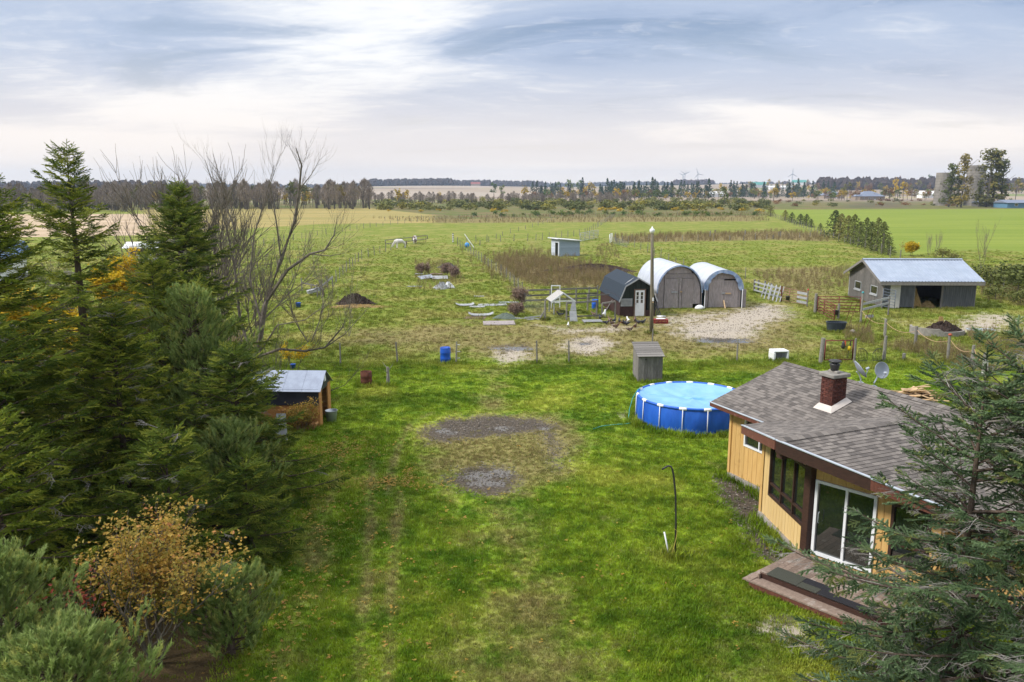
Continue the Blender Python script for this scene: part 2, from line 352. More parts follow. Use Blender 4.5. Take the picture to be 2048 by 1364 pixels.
def grass_colour(t, pos, worn, past, weed, crop):
    """the colour of the sward at a place: shared by the ground sheet and the blades standing on it"""
    n1 = t.noise(pos, .22, 4, .6); n2 = t.noise(pos, 1.3, 4, .62); n3 = t.noise(pos, 7.0, 3, .6)
    lawn = t.mix(t.rng(n2, .30, .70), (.078, .145, .006), (.232, .318, .016))
    lawn = t.mix(t.rng(n1, .50, .66), lawn, (.290, .322, .040))
    lawn = t.mix(t.math('MULTIPLY', t.rng(n3, .52, .72), .55), lawn, (.068, .108, .008))
    lawn = t.mix(t.math('MULTIPLY', t.rng(t.noise(t.mapping(pos, (1, 1, 1), (31, 7, 0)), .9, 6, .7), .57, .72), .6), lawn, (.31, .31, .09))
    lawn = t.mix(t.math('MULTIPLY', t.rng(t.noise(t.mapping(pos, (1, 1, 1), (-12, 19, 0)), .16, 4, .6), .50, .62), .75), lawn, t.mix(t.rng(n2, .3, .7), (.048, .115, .004), (.120, .205, .008)))
    pst = t.mix(t.rng(n2, .32, .66), (.105, .150, .012), (.190, .215, .030))
    pst = t.mix(t.rng(n1, .46, .62), pst, (.235, .225, .055))
    pst = t.mix(t.math('MULTIPLY', t.rng(n3, .5, .7), .4), pst, (.075, .115, .016))
    c = t.mix(past, lawn, pst)
    cr = t.mix(t.rng(t.noise(t.mapping(pos, (.02, .25, 1), rot=(0, 0, .12)), 1, 4, .6), .35, .65), (.140, .195, .020), (.195, .238, .034))
    c = t.mix(crop, c, cr)
    wd = t.mix(t.rng(n3, .35, .65), (.250, .180, .090), (.170, .155, .05))
    wn_ = t.rng(t.math('ADD', worn, t.math('MULTIPLY', t.math('SUBTRACT', t.math('ADD', t.math('ADD', t.math('MULTIPLY', n2, .6), t.math('MULTIPLY', n3, .5)), t.math('MULTIPLY', t.noise(pos, .45, 4, .6), .7)), .90), 1.5)), .30, .88)
    c = t.mix(t.math('MULTIPLY', wn_, .82), c, wd)
    br = t.mix(t.rng(n3, .3, .7), (.17, .12, .06), (.23, .17, .085))
    sp = t.math('MULTIPLY', t.rng(t.noise(pos, 15, 2, .5), .60, .70), t.rng(n2, .42, .6, .12, .62))
    c = t.mix(sp, c, (.36, .37, .19))
    return t.mix(t.math('MULTIPLY', t.rng(t.math('ADD', weed, t.math('MULTIPLY', t.math('SUBTRACT', n2, .5), 1.2)), .25, .9), .8), c, br), n1, n2, n3
gm = new_mat('ground'); t = NT(gm); geo = t.n('ShaderNodeNewGeometry'); pos = geo.outputs['Position']
ch = {}
for i, ks in enumerate((('dirt', 'mud', 'worn', 'past'), ('weed', 'crop', 'tan', 'gold'), ('scrub', 'litter', 'stone', 'far'))):
    a = t.n('ShaderNodeAttribute', attribute_name='zone%d' % (i + 1)); s_ = t.n('ShaderNodeSeparateColor'); t.set(s_.inputs[0], a.outputs['Color'])
    for k, o in zip(ks, (s_.outputs[0], s_.outputs[1], s_.outputs[2], a.outputs['Alpha'])): ch[k] = o
col, n1, n2, n3 = grass_colour(t, pos, ch['worn'], ch['past'], ch['weed'], ch['crop'])
nf = t.noise(pos, 26, 4, .7); nb = t.noise(pos, .9, 8, .75)
def zmask(k, amp, a=.35, b=.65):
    return t.rng(t.math('ADD', ch[k], t.math('MULTIPLY', t.math('SUBTRACT', t.math('ADD', t.math('MULTIPLY', nb, .6), t.math('MULTIPLY', n3, .4)), .5), amp)), a, b)
col = t.mix(zmask('litter', .8), col, t.mix(t.rng(nf, .35, .65), (.045, .032, .016), (.10, .07, .032)))
col = t.mix(zmask('scrub', .8), col, t.mix(t.rng(t.noise(pos, .06, 4), .4, .6), (.16, .125, .055), (.10, .12, .03)))
col = t.mix(zmask('gold', .6), col, t.mix(t.rng(t.noise(t.mapping(pos, (.02, .1, 1)), 1, 4), .35, .65), (.32, .25, .09), (.24, .21, .07)))
col = t.mix(zmask('tan', .5), col, t.mix(t.rng(t.noise(t.mapping(pos, (.03, .12, 1)), 1, 4), .35, .65), (.47, .36, .255), (.36, .27, .17)))
col = t.mix(zmask('dirt', 2.4, .30, .72), col, t.mix(t.rng(nf, .3, .7), (.44, .385, .315), (.30, .255, .20)))
col = t.mix(zmask('mud', 2.8, .34, .80), col, t.mix(t.rng(n3, .35, .65), (.052, .043, .034), (.105, .084, .062)))
stm = t.rng(t.math('ADD', ch['stone'], t.math('MULTIPLY', t.math('SUBTRACT', t.math('ADD', t.math('MULTIPLY', n3, .5), t.math('MULTIPLY', t.noise(pos, 3.1, 5, .7), .6)), .55), 2.6)), .46, .62)
col = t.mix(t.math('MULTIPLY', stm, .8), col, (.085, .072, .056))
# far fields: strips of stubble, plough and pasture
vor = t.n('ShaderNodeTexVoronoi', feature='F1', distance='MANHATTAN'); t.set(vor.inputs['Vector'], t.mapping(pos, (.0022, .0050, 0))); vor.inputs['Scale'].default_value = 1.0
cr = t.n('ShaderNodeValToRGB'); sv = t.n('ShaderNodeSeparateColor'); t.set(sv.inputs[0], vor.outputs['Color']); t.set(cr.inputs[0], sv.outputs[0])
el = cr.color_ramp.elements; el[0].position = 0; el[0].color = (.31, .245, .18, 1); el[1].position = .9; el[1].color = (.30, .26, .13, 1)
for p_, c_ in ((.25, (.27, .215, .165, 1)), (.42, (.17, .19, .06, 1)), (.56, (.34, .28, .22, 1)), (.72, (.21, .165, .13, 1))): e = el.new(p_); e.color = c_
cr.color_ramp.interpolation = 'CONSTANT'
col = t.mix(ch['far'], col, cr.outputs[0])
hgt = t.math('ADD', t.math('MULTIPLY', nf, .5), t.math('MULTIPLY', n3, 1.0))
ro = t.math('SUBTRACT', .95, t.math('MULTIPLY', stm, .86))
hgt = t.math('MULTIPLY', hgt, t.math('SUBTRACT', 1.0, stm))
t.out(col, ro, t.math('ADD', .15, t.math('MULTIPLY', stm, .5)), 0.0, t.bump(hgt, .55, .05))
ground = bpy.data.objects.new('ground', me); me.materials.append(gm); link(ground); tag(ground, 'green farmyard lawn and pasture ground with bare dirt patches', kind='structure')
# ------------------------------------------------------------------ geometry-node scatter (tufts, needles, leaves)
PROTO = bpy.data.collections.new('proto')     # never linked to the scene
def proto(mb, name, mat, smooth=False):
    o = bpy.data.objects.new(name, mb.mesh(name, mat, smooth)); PROTO.objects.link(o); return o
def scatter(name, P, ROT, S, protos, var, parent=None, kind='stuff', extra=None):
    """one object: protos instanced on points P with euler ROT, scale S, variant index var"""
    n = len(P); me = bpy.data.meshes.new(name); me.vertices.add(n); me.vertices.foreach_set('co', np.asarray(P, np.float32).ravel())
    for nm, ty, key, arr in (('rot', 'FLOAT_VECTOR', 'vector', ROT), ('scl', 'FLOAT', 'value', S), ('var', 'INT', 'value', var)):
        a = me.attributes.new(nm, ty, 'POINT'); a.data.foreach_set(key, np.asarray(arr, np.int32 if ty == 'INT' else np.float32).ravel())
    for nm, arr in (extra or {}).items():
        a = me.attributes.new(nm, 'FLOAT_COLOR', 'POINT'); a.data.foreach_set('color', np.asarray(arr, np.float32).ravel())
    o = bpy.data.objects.new(name, me); link(o, parent)
    if kind: o['kind'] = kind
    ng = bpy.data.node_groups.new(name, 'GeometryNodeTree')
    ng.interface.new_socket('Geometry', in_out='INPUT', socket_type='NodeSocketGeometry'); ng.interface.new_socket('Geometry', in_out='OUTPUT', socket_type='NodeSocketGeometry')
    gi = ng.nodes.new('NodeGroupInput'); go = ng.nodes.new('NodeGroupOutput'); ip = ng.nodes.new('GeometryNodeInstanceOnPoints')
    ng.links.new(gi.outputs[0], ip.inputs['Points'])
    jn = ng.nodes.new('GeometryNodeGeometryToInstance')
    for p in reversed(protos):
        oi = ng.nodes.new('GeometryNodeObjectInfo'); oi.inputs[0].default_value = p
        ng.links.new(oi.outputs['Geometry'], jn.inputs[0])
    ng.links.new(jn.outputs[0], ip.inputs['Instance']); ip.inputs['Pick Instance'].default_value = True
    def na(nm, ty):
        x = ng.nodes.new('GeometryNodeInputNamedAttribute'); x.data_type = ty; x.inputs[0].default_value = nm
        return x.outputs[0]
    ng.links.new(na('var', 'INT'), ip.inputs['Instance Index']); ng.links.new(na('scl', 'FLOAT'), ip.inputs['Scale'])
    er = ng.nodes.new('FunctionNodeEulerToRotation'); ng.links.new(na('rot', 'FLOAT_VECTOR'), er.inputs[0]); ng.links.new(er.outputs[0], ip.inputs['Rotation'])
    ng.links.new(ip.outputs[0], go.inputs[0])
    md = o.modifiers.new('scatter', 'NODES'); md.node_group = ng
    return o
# ------------------------------------------------------------------ sward: tufts of blades
def tuft_mb(n, h, spread, w, seed, lean=.5):
    r = random.Random(seed); mb = MB()
    for i in range(n):
        a = r.uniform(0, 6.28); d = spread * math.sqrt(r.random()); x, y = d * math.cos(a), d * math.sin(a)
        hh = h * r.uniform(.55, 1.15); b = r.uniform(0, 6.28); l = hh * lean * r.uniform(.2, 1.2); ww = w * r.uniform(.7, 1.2); c = b + 1.57
        dx, dy = math.cos(c) * ww, math.sin(c) * ww
        mx, my = x + math.cos(b) * l * .35, y + math.sin(b) * l * .35
        mb.add([(x - dx, y - dy, -.01), (x + dx, y + dy, -.01), (mx + dx * .7, my + dy * .7, hh * .6), (mx - dx * .7, my - dy * .7, hh * .6), (x + math.cos(b) * l, y + math.sin(b) * l, hh)], [(0, 1, 2, 3), (3, 2, 4)])
    return mb
sm = new_mat('sward'); t = NT(sm); geo = t.n('ShaderNodeNewGeometry')
a = t.n('ShaderNodeAttribute', attribute_name='zn', attribute_type='INSTANCER'); s_ = t.n('ShaderNodeSeparateColor'); t.set(s_.inputs[0], a.outputs['Color'])
gcol, g1, g2, g3 = grass_colour(t, geo.outputs['Position'], s_.outputs[0], s_.outputs[1], s_.outputs[2], 0.0)
oi = t.n('ShaderNodeObjectInfo'); hs = t.n('ShaderNodeHueSaturation'); t.set(hs.inputs['Color'], gcol)
t.set(hs.inputs['Value'], t.math('ADD', .82, t.math('MULTIPLY', oi.outputs['Random'], .62))); t.set(hs.inputs['Hue'], t.math('ADD', .482, t.math('MULTIPLY', oi.outputs['Random'], .03)))
t.out(hs.outputs[0], .7, .2, sub=.3)
tufts = [proto(tuft_mb(16, .075, .11, .0065, k), 'tuft', sm) for k in range(4)] + [proto(tuft_mb(20, .15, .16, .009, 20 + k, .7), 'tuft', sm) for k in range(2)]
def lawn_points(n, y0, y1, seed, pw):
    r = np.random.RandomState(seed)
    Y = (y0 ** pw + r.rand(n) * (y1 ** pw - y0 ** pw)) ** (1 / pw)
    X = (r.rand(n) * 2 - 1) * (Y * .66 + 1.5)
    z = zones(X, Y)
    bare = np.maximum.reduce([z['dirt'] * 1.0, z['mud'] * 1.0, z['stone'], z['litter'] * .96, z['tan'], z['scrub']])
    keep = r.rand(n) > np.clip(bare * 1.25 - .1, 0, .97)
    inhouse = poly_mask([(7.3, 25.7), (12.8, 13), (18, 15), (12.4, 27.8)], .05, False, X, Y) > .5
    pool = np.hypot(X - 7.6, Y - 32.6) < 2.3
    keep &= r.rand(n) < np.clip((y1 - Y) / (.6 * (y1 - y0)) if y1 > 100 else 2.0, 0, 1)
    k = keep & ~inhouse & ~pool & (z['crop'] < .5)
    return X[k], Y[k], {q: v[k] for q, v in z.items()}, r
def sward(n, y0, y1, seed, sc, pw=.4):
    X, Y, z, r = lawn_points(n, y0, y1, seed, pw); m = len(X)
    P = np.stack([X, Y, ground_z(X, Y)], 1)
    tall = r.rand(m) < np.where(Y < 42, .03, .16)
    S = sc * r.uniform(.7, 1.25, m) * np.where(z['worn'] > .4, .75, 1); var = np.where(tall, 4 + r.randint(0, 2, m), r.randint(0, 4, m))
    zn = np.stack([z['worn'], z['past'], z['weed'], np.ones(m)], 1)
    o = scatter('grass', P, np.stack([r.uniform(-.15, .15, m), r.uniform(-.15, .15, m), r.uniform(0, 6.28, m)], 1), S, tufts, var, extra={'zn': zn})
    tag(o, 'short green grass covering the lawn and the pastures', kind='stuff'); return o
sward(150000, 10.5, 44, 1, 1.0)
sward(110000, 42, 170, 2, 1.35)
# ------------------------------------------------------------------ palette
M_SIDING = pm('ochre siding', (.62, .395, .150), (.54, .325, .110), 3, .65, .3, bump=.12, stretch=(6, 6, .5), c3=(.43, .25, .085), f3=.56, sc3=1.6, rnd=.09)
M_PALE = pm('new pale siding', (.66, .47, .22), (.60, .41, .17), 3, .65, .3, bump=.12, stretch=(6, 6, .5), rnd=.06)
M_BROWN = pm('dark brown stain', (.060, .028, .020), (.035, .017, .012), 5, .55, .4, bump=.15, stretch=(2, 2, 6))
M_REDBROWN = pm('faded red-brown board', (.17, .062, .040), (.10, .038, .026), 4, .7, .3, bump=.2, stretch=(5, 5, 5), c3=(.30, .17, .13), f3=.58, sc3=3)
M_CONC = pm('weathered concrete', (.30, .28, .25), (.22, .205, .185), 6, .9, .2, bump=.25, c3=(.16, .15, .13), f3=.6)
M_WHITE = pm('white vinyl', (.78, .79, .80), (.70, .71, .72), 3, .45, .4, rnd=.04)
M_DRIP = pm('pale metal drip edge', (.62, .66, .72), (.5, .54, .6), 3, .35, .5, metal=.4, rnd=.02)
M_GLASS = new_mat('window glass'); NT(M_GLASS).out((.012, .016, .014), .03, .5).inputs['IOR'].default_value = 2.1
M_BRICK = pm('dark red brick', (.105, .036, .026), (.060, .024, .020), 8, .85, .25, bump=.3, rnd=.35, c3=(.13, .06, .045), f3=.58, sc3=9)
M_MORTAR = pm('mortar', (.10, .062, .05), (.08, .05, .042), 9, .95, .1, rnd=0)
M_FLASH = pm('painted flashing', (.62, .56, .50), (.54, .48, .43), 3, .5, .4, rnd=0)
M_BLACK = pm('black metal', (.022, .022, .024), (.035, .034, .034), 6, .5, .5, rnd=.1)
M_DISH = pm('grey dish enamel', (.30, .33, .38), (.24, .27, .32), 3, .45, .5, rnd=.05)
M_GALV = pm('galvanised metal', (.50, .54, .58), (.40, .44, .48), 5, .42, .5, metal=.5, rnd=.05)
M_DECK = pm('worn red deck boards', (.255, .190, .150), (.185, .135, .105), 4, .8, .2, bump=.2, stretch=(3, 3, 3), c3=(.36, .31, .27), f3=.52, sc3=2.5, rnd=.15)
M_GREYWOOD = pm('weathered grey wood', (.215, .20, .185), (.135, .125, .115), 5, .88, .2, bump=.35, stretch=(8, 8, 1.0), c3=(.27, .25, .23), f3=.6, rnd=.2)
M_POST = pm('grey cedar post', (.25, .235, .21), (.15, .14, .12), 7, .9, .15, bump=.4, stretch=(6, 6, 1), c3=(.33, .31, .28), f3=.6, rnd=.2)
M_RAWWOOD = pm('fresh cut lumber', (.56, .40, .24), (.47, .32, .175), 4, .8, .2, bump=.1, rnd=.2)
M_PLY = pm('weathered plywood', (.33, .29, .285), (.25, .22, .215), 3, .88, .15, bump=.25, stretch=(3, 3, .8), c3=(.50, .47, .47), f3=.60, sc3=7, rnd=.14)
M_OSB = pm('orange strand board', (.46, .235, .085), (.34, .16, .05), 14, .85, .2, bump=.3, rnd=.1)
# ------------------------------------------------------------------ shingles
def shingle_mat(name, attr):
    m = new_mat(name); t = NT(m)
    if attr: a = t.n('ShaderNodeAttribute', attribute_name='tone').outputs['Fac']
    else: a = t.n('ShaderNodeObjectInfo').outputs['Random']
    r = t.n('ShaderNodeValToRGB'); t.set(r.inputs[0], a); e = r.color_ramp.elements
    e[0].position = 0; e[0].color = (.090, .080, .072, 1); e[1].position = 1; e[1].color = (.225, .200, .178, 1)
    for p, c in ((.3, (.132, .117, .105)), (.6, (.172, .152, .136))): q = e.new(p); q.color = (*c, 1)
    n = t.noise(t.n('ShaderNodeNewGeometry').outputs['Position'], 55, 3, .7)
    c = t.mix(t.rng(n, .35, .65, 0, .35), r.outputs[0], (.10, .09, .09))
    t.out(c, .9, .2, 0.0, t.bump(n, .5, .006)); return m
M_SH, M_SHF = shingle_mat('asphalt shingle', False), shingle_mat('asphalt shingle field', True)
HOUSE_O = Vector((7.36, 25.64, 0)); HOUSE_R = R(-66.5)
HM = Matrix.Translation(HOUSE_O) @ Matrix.Rotation(HOUSE_R, 4, 'Z')
house = thing('bungalow', 'ochre-sided bungalow with grey shingle roof, brick chimney and glazed prow front', 'house', HOUSE_O, HOUSE_R)
def siding(a, b, rects, mat, name='siding_panel', out=1, groove=.2):
    """sheets of grooved siding on the wall line a-b (local u,v); rects are (s0,s1,z0,z1); outward side is to the left of a->b when out=-1"""
    a, b = Vector((*a, 0)), Vector((*b, 0)); d = (b - a).normalized(); n = Vector((d.y, -d.x, 0)) * out
    for s0, s1, z0, z1 in rects:
        k = max(1, round((s1 - s0) / 1.22))
        for i in range(k):
            q0, q1 = s0 + (s1 - s0) * i / k, s0 + (s1 - s0) * (i + 1) / k
            mb = MB(); mid = a + d * (q0 + q1) / 2 + Vector((0, 0, (z0 + z1) / 2)); Mx = Matrix((d, n, Vector((0, 0, 1)))).transposed()
            mb.box(mid + n * -.02, (q1 - q0 - .004, .05, z1 - z0), M=Mx)
            m_ = max(1, round((q1 - q0) / groove)); w = (q1 - q0) / m_
            for j in range(m_):
                c = a + d * (q0 + w * (j + .5)) + Vector((0, 0, (z0 + z1) / 2)); mb.box(c + n * .011, (w - .012, .014, z1 - z0 - .003), M=Mx)
            mb.build(name, mat, house)
def frame_on(a, b, s0, s1, z0, z1, mat, bars=(), rows=(), w=.06, dep=.09, name='window', out=1, trim=None, pane=True, parent=None):
    """window or door: a frame object with panes as sub-parts"""
    a, b = Vector((*a, 0)), Vector((*b, 0)); d = (b - a).normalized(); n = Vector((d.y, -d.x, 0)) * out
    Mx = Matrix((d, n, Vector((0, 0, 1)))).transposed()
    mb = MB()
    def bb(p0, p1, y0, y1, dd=dep, o=0.0): mb.box(a + d * (p0 + p1) / 2 + n * (.01 + o) + Vector((0, 0, (y0 + y1) / 2)), (p1 - p0, dd, y1 - y0), M=Mx)
    bb(s0, s0 + w, z0, z1); bb(s1 - w, s1, z0, z1); bb(s0 + w, s1 - w, z0, z0 + w); bb(s0 + w, s1 - w, z1 - w, z1)
    for f in bars: bb(s0 + (s1 - s0) * f - w * .42, s0 + (s1 - s0) * f + w * .42, z0 + w, z1 - w, dep * .8)
    for z in rows: bb(s0 + w, s1 - w, z - w * .4, z + w * .4, dep * .7)
    fr = mb.build(name, mat, parent or house)
    if pane:
        cs = [s0 + w] + [s0 + (s1 - s0) * f for f in bars] + [s1 - w]; rs = [z0 + w] + list(rows) + [z1 - w]
        for i in range(len(cs) - 1):
            for j in range(len(rs) - 1):
                pb = MB(); pb.box(a + d * (cs[i] + cs[i + 1]) / 2 + n * -.012 + Vector((0, 0, (rs[j] + rs[j + 1]) / 2)), (cs[i + 1] - cs[i], .012, rs[j + 1] - rs[j]), M=Mx); pb.build('pane', M_GLASS, fr)
    return fr
# foundation
fb = MB()
def found(a, b, h=.2, w=.22, out=1):
    a, b = Vector((*a, 0)), Vector((*b, 0)); d = (b - a).normalized(); n = Vector((d.y, -d.x, 0)) * out
    fb.box((a + b) / 2 - n * .02 + Vector((0, 0, h / 2 - .1)), ((b - a).length + .02, w, h + .2), M=Matrix((d, n, Vector((0, 0, 1)))).transposed())
A0, A1, B0, B1, D1 = (0, 0), (3.05, 0), (3.05, -1.28), (5.88, -2.24), (8.9, -1.22)
for a, b in ((A0, (3.05, 0)), ((3.05, 0), B0), (B0, B1), (B1, D1), (D1, (8.9, 0)), ((8.9, 0), (13.5, 0)), ((0, 5.2), (0, 0)), ((13.5, 0), (13.5, 5.2))): found(a, b)
fb.build('foundation', M_CONC, house)
siding(A0, A1, [(.02, .7, .2, 2.5), (.7, 1.95, .2, 1.34), (.7, 1.95, 2.34, 2.5), (1.95, 3.0, .2, 2.5)], M_SIDING)
frame_on(A0, A1, .68, 1.97, 1.34, 2.34, M_WHITE, bars=(.56,), w=.055)
siding((3.05, 0), B0, [(.02, 1.26, .2, 2.6)], M_SIDING)
siding(B0, B1, [(.10, .55, .2, 2.75), (.55, 2.86, .2, .92), (.55, 2.86, 2.56, 2.75)], M_PALE)
cb = MB(); cb.box((3.06, -1.27, 1.45), (.12, .12, 2.5), rz=R(-10)); cb.build('corner_trim', M_SIDING, house)
cb = MB(); cb.box((-.012, -.012, 1.35), (.1, .1, 2.3)); cb.build('corner_trim', M_SIDING, house)
frame_on(B0, B1, .55, 2.86, .92, 2.56, M_BROWN, bars=(.345, .675), rows=(1.30,), w=.07, dep=.1)
pb = MB(); pb.box((5.9, -2.27, 1.72), (.22, .22, 2.75), rz=R(0)); pb.build('corner_post', M_BROWN, house, bevel=.01)
siding(B1, D1, [(.14, 1.72, 2.36, 2.85), (1.72, 2.06, .2, 2.75), (2.06, 2.95, .2, .82), (2.06, 2.95, 2.3, 2.75), (2.95, 3.18, .2, 2.75), (.14, 1.72, .2, .36)], M_SIDING)
frame_on(B1, D1, 2.06, 2.95, .82, 2.3, M_BROWN, rows=(1.32,), w=.07)
door = frame_on(B1, D1, .16, 1.72, .36, 2.36, M_WHITE, bars=(.52,), w=.075, dep=.11, name='sliding_door')
dd = Vector((3.02, 1.02, 0)).normalized(); dn = Vector((dd.y, -dd.x, 0))
hb = MB(); p = Vector((*B1, 0)) + dd * .33 + dn * .09
hb.tube([p + Vector((0, 0, 1.25)), p + dn * .05 + Vector((0, 0, 1.28)), p + dn * .05 + Vector((0, 0, 1.52)), p + Vector((0, 0, 1.55))], .012, 6); hb.build('handle', M_GALV, door)
siding(D1, (8.9, 0), [(.02, 1.2, .2, 2.6)], M_SIDING, out=1)
siding((8.9, 0), (13.5, 0), [(.02, 1.5, .2, 2.5), (1.5, 2.5, .2, 1.2), (1.5, 2.5, 2.2, 2.5), (2.5, 4.58, .2, 2.5)], M_SIDING)
frame_on((8.9, 0), (13.5, 0), 1.5, 2.5, 1.2, 2.2, M_WHITE, bars=(.5,), w=.055)
gb = MB(); gb.add([(0, 0, .2), (0, 5.2, .2), (0, 5.2, 2.5), (0, 2.6, 3.4), (0, 0, 2.5)], [(0, 1, 2, 3, 4)]); gb.add([(13.5, 0, .2), (13.5, 5.2, .2), (13.5, 5.2, 2.5), (13.5, 2.6, 3.4), (13.5, 0, 2.5)], [(4, 3, 2, 1, 0)]); gb.bx(0, 13.5, 5.15, 5.2, .2, 2.5)
gb.build('rear_wall', M_SIDING, house)
# roofs: decks with thickness, then tabs
SA, SB = (3.65 - 2.58) / 3.1, (3.5 - 2.58) / 3.75
def zA(v): return 2.58 + SA * (min(v, 5.2 - v) + .5)
def zB(u): return 2.58 + SB * (3.75 - abs(u - 5.89))
rb = MB()
rb.slab([(-.5, -.5, zA(-.5)), (13.9, -.5, zA(-.5)), (13.9, 2.6, 3.65), (-.5, 2.6, 3.65)], .1)
rb.slab([(-.5, 2.6, 3.65), (13.9, 2.6, 3.65), (13.9, 5.7, 2.58), (-.5, 5.7, 2.58)], .1)
rb.slab([(2.14, -1.35, 2.58), (5.89, -3.46, 3.5), (5.89, 2.17, 3.5), (2.14, -.5, 2.58)], .09)
rb.slab([(5.89, -3.46, 3.5), (9.64, -1.35, 2.58), (9.64, -.5, 2.58), (5.89, 2.17, 3.5)], .09)
roof = rb.build('roof', M_BROWN, house)
TABS = []   # (p0,p1,p2,p3) lower-left, lower-right, upper-right, upper-left in local space
def courses(pt, rng_lo, rng_hi, b0, b1, slope_len, tab=.19, exp=.132):
    n = int(slope_len / exp); r = random.Random(3)
    for i in range(n + 1):
        f0, f1 = i * exp / slope_len, min(1.0, (i + 1.12) * exp / slope_len)
        if f0 >= 1: break
        lo0, hi0, lo1, hi1 = rng_lo(f0), rng_hi(f0), rng_lo(f1), rng_hi(f1)
        a = min(lo0, lo1) - r.uniform(0, tab)
        while a < max(hi0, hi1):
            w = tab * r.uniform(.75, 1.25); e = a + w
            q0, q1 = max(a, lo0), min(e, hi0); q2, q3 = min(e, hi1), max(a, lo1)
            if q1 - q0 > .02 or q2 - q3 > .02:
                q1 = max(q1, q0 + .002); q2 = max(q2, q3 + .002)
                TABS.append((pt(q0 + .003, f0, .020), pt(q1 - .003, f0, .020), pt(q2 - .003, f1, .008), pt(q3 + .003, f1, .008)))
            a = e
def ptA(u, f, h): v = -.5 + 3.1 * f; return Vector((u, v - h * .32, zA(v) + h))
def ptA2(u, f, h): v = 5.7 - 3.1 * f; return Vector((u, v + h * .32, 2.58 + 1.07 * f + h))
lA = 3.28
# the left slope of A in two runs, one each side of the cross gable
def vall(f): return (f * 1.07) / SB          # how far the valley has run at that height
courses(ptA, lambda f: -.52, lambda f: min(2.14 + vall(f), 5.89) + .03 if f < .86 else 5.89, 0, 1, lA)
courses(ptA, lambda f: max(9.64 - vall(f), 5.89) - .03, lambda f: 13.9, 0, 1, lA)
courses(ptA2, lambda f: -.52, lambda f: 13.9, 0, 1, lA)
def ptB(v, f, h): u = 2.14 + 3.75 * f; return Vector((u - h * .24, v, 2.58 + .92 * f + h))
def ptB2(v, f, h): u = 9.64 - 3.75 * f; return Vector((u + h * .24, v, 2.58 + .92 * f + h))
lB = 3.86
rake = lambda f: -1.35 - 2.11 * f - .02
courses(ptB, rake, lambda f: -.5 + 2.67 * f, 0, 1, lB)
courses(ptB2, rake, lambda f: -.5 + 2.67 * f, 0, 1, lB)
camv = Vector((0, 0, CAM_H))
def tab_key(T):
    c = HM @ ((T[0] + T[2]) / 2); n = (T[1] - T[0]).cross(T[3] - T[0]); n = HM.to_3x3() @ n
    if n.z < 0: n = -n
    v = camv - c; return -(n.dot(v) / max(v.length, .1) ** 3) + (1 if (HM @ T[0]).x / max((HM @ T[0]).y, 1) > .44 else 0)
TABS.sort(key=tab_key)
TMESH = {}
for T in TABS[:300]:
    c = (T[0] + T[1] + T[2] + T[3]) / 4; x = (T[1] - T[0]).normalized(); n = x.cross(T[3] - T[0]).normalized()
    if n.z < 0: n = -n
    mb = MB(); P = [p - c for p in T]; mb.add(P + [p - n * .007 for p in P], [(0, 1, 2, 3), (0, 4, 5, 1), (1, 5, 6, 2), (3, 7, 4, 0)])
    key = tuple(round(v, 2) for p in P for v in p)
    if key not in TMESH: TMESH[key] = mb.mesh('shingle', M_SH)
    o = bpy.data.objects.new('shingle', TMESH[key]); link(o, roof); o.location = c
mb = MB(); tones = []; rr = random.Random(5)
for T in TABS[300:]:
    x = (T[1] - T[0]).normalized(); n = x.cross(T[3] - T[0]).normalized()
    if n.z < 0: n = -n
    mb.add(list(T) + [p - n * .007 for p in T], [(0, 1, 2, 3), (0, 4, 5, 1), (1, 5, 6, 2), (3, 7, 4, 0)]); tones += [rr.random()] * 8
o = mb.build('shingle_field', M_SHF, roof); o['kind'] = 'stuff'
o.data.attributes.new('tone', 'FLOAT', 'POINT').data.foreach_set('value', tones)
def caps(a, b, w, name='ridge_cap', sA=.3):
    a, b = Vector(a), Vector(b); L = (b - a).length; d = (b - a) / L; n = int(L / .2); s = Vector((-d.y, d.x, 0)); k = Vector((0, 0, -w * sA))
    c = MB()
    c.add([Vector((0, 0, .035)) - d * .0, Vector((0, 0, .028)) + d * .26, s * w + k + Vector((0, 0, .03)), s * w + k + d * .26 + Vector((0, 0, .02)), -s * w + k + Vector((0, 0, .03)), -s * w + k + d * .26 + Vector((0, 0, .02)),
           Vector((0, 0, .015)), s * w + k, -s * w + k], [(0, 1, 3, 2), (0, 4, 5, 1), (0, 2, 7, 6), (0, 6, 8, 4)])
    me_ = c.mesh('ridge_cap', M_SH)
    for i in range(n):
        o = bpy.data.objects.new(name, me_); link(o, roof); o.location = a + d * (i * L / n)
caps((8.2, 2.6, 3.66), (-.5, 2.6, 3.66), .15, sA=SA)
caps((5.89, -3.46, 3.51), (5.89, 2.17, 3.51), .15, sA=SB)
# fascias and drip edges
def fascia(a, b, h, mat, up=.03, t=.045, drip=True):
    a, b = Vector(a), Vector(b); d = (b - a); n = Vector((d.y, -d.x, 0)).normalized()
    fm = MB(); q = Vector((0, 0, up))
    fm.add([a + q, b + q, b + q - Vector((0, 0, h)), a + q - Vector((0, 0, h)), a + q + n * t, b + q + n * t, b + q + n * t - Vector((0, 0, h)), a + q + n * t - Vector((0, 0, h))], [(4, 5, 6, 7), (0, 3, 2, 1), (0, 1, 5, 4), (3, 7, 6, 2), (0, 4, 7, 3), (1, 2, 6, 5)])
    f = fm.build('fascia', mat, house)
    if drip:
        dm = MB(); dm.bar(a + n * (t * .7) + Vector((0, 0, up + .016)), b + n * (t * .7) + Vector((0, 0, up + .016)), t * 1.9, .022); dm.build('drip_edge', M_DRIP, f)
    return f
L_, P_, R_ = (2.14, -1.35, 2.56), (5.89, -3.46, 3.48), (9.64, -1.35, 2.56)
Lq, Pq, Rq = Vector(L_), Vector(P_), Vector(R_)
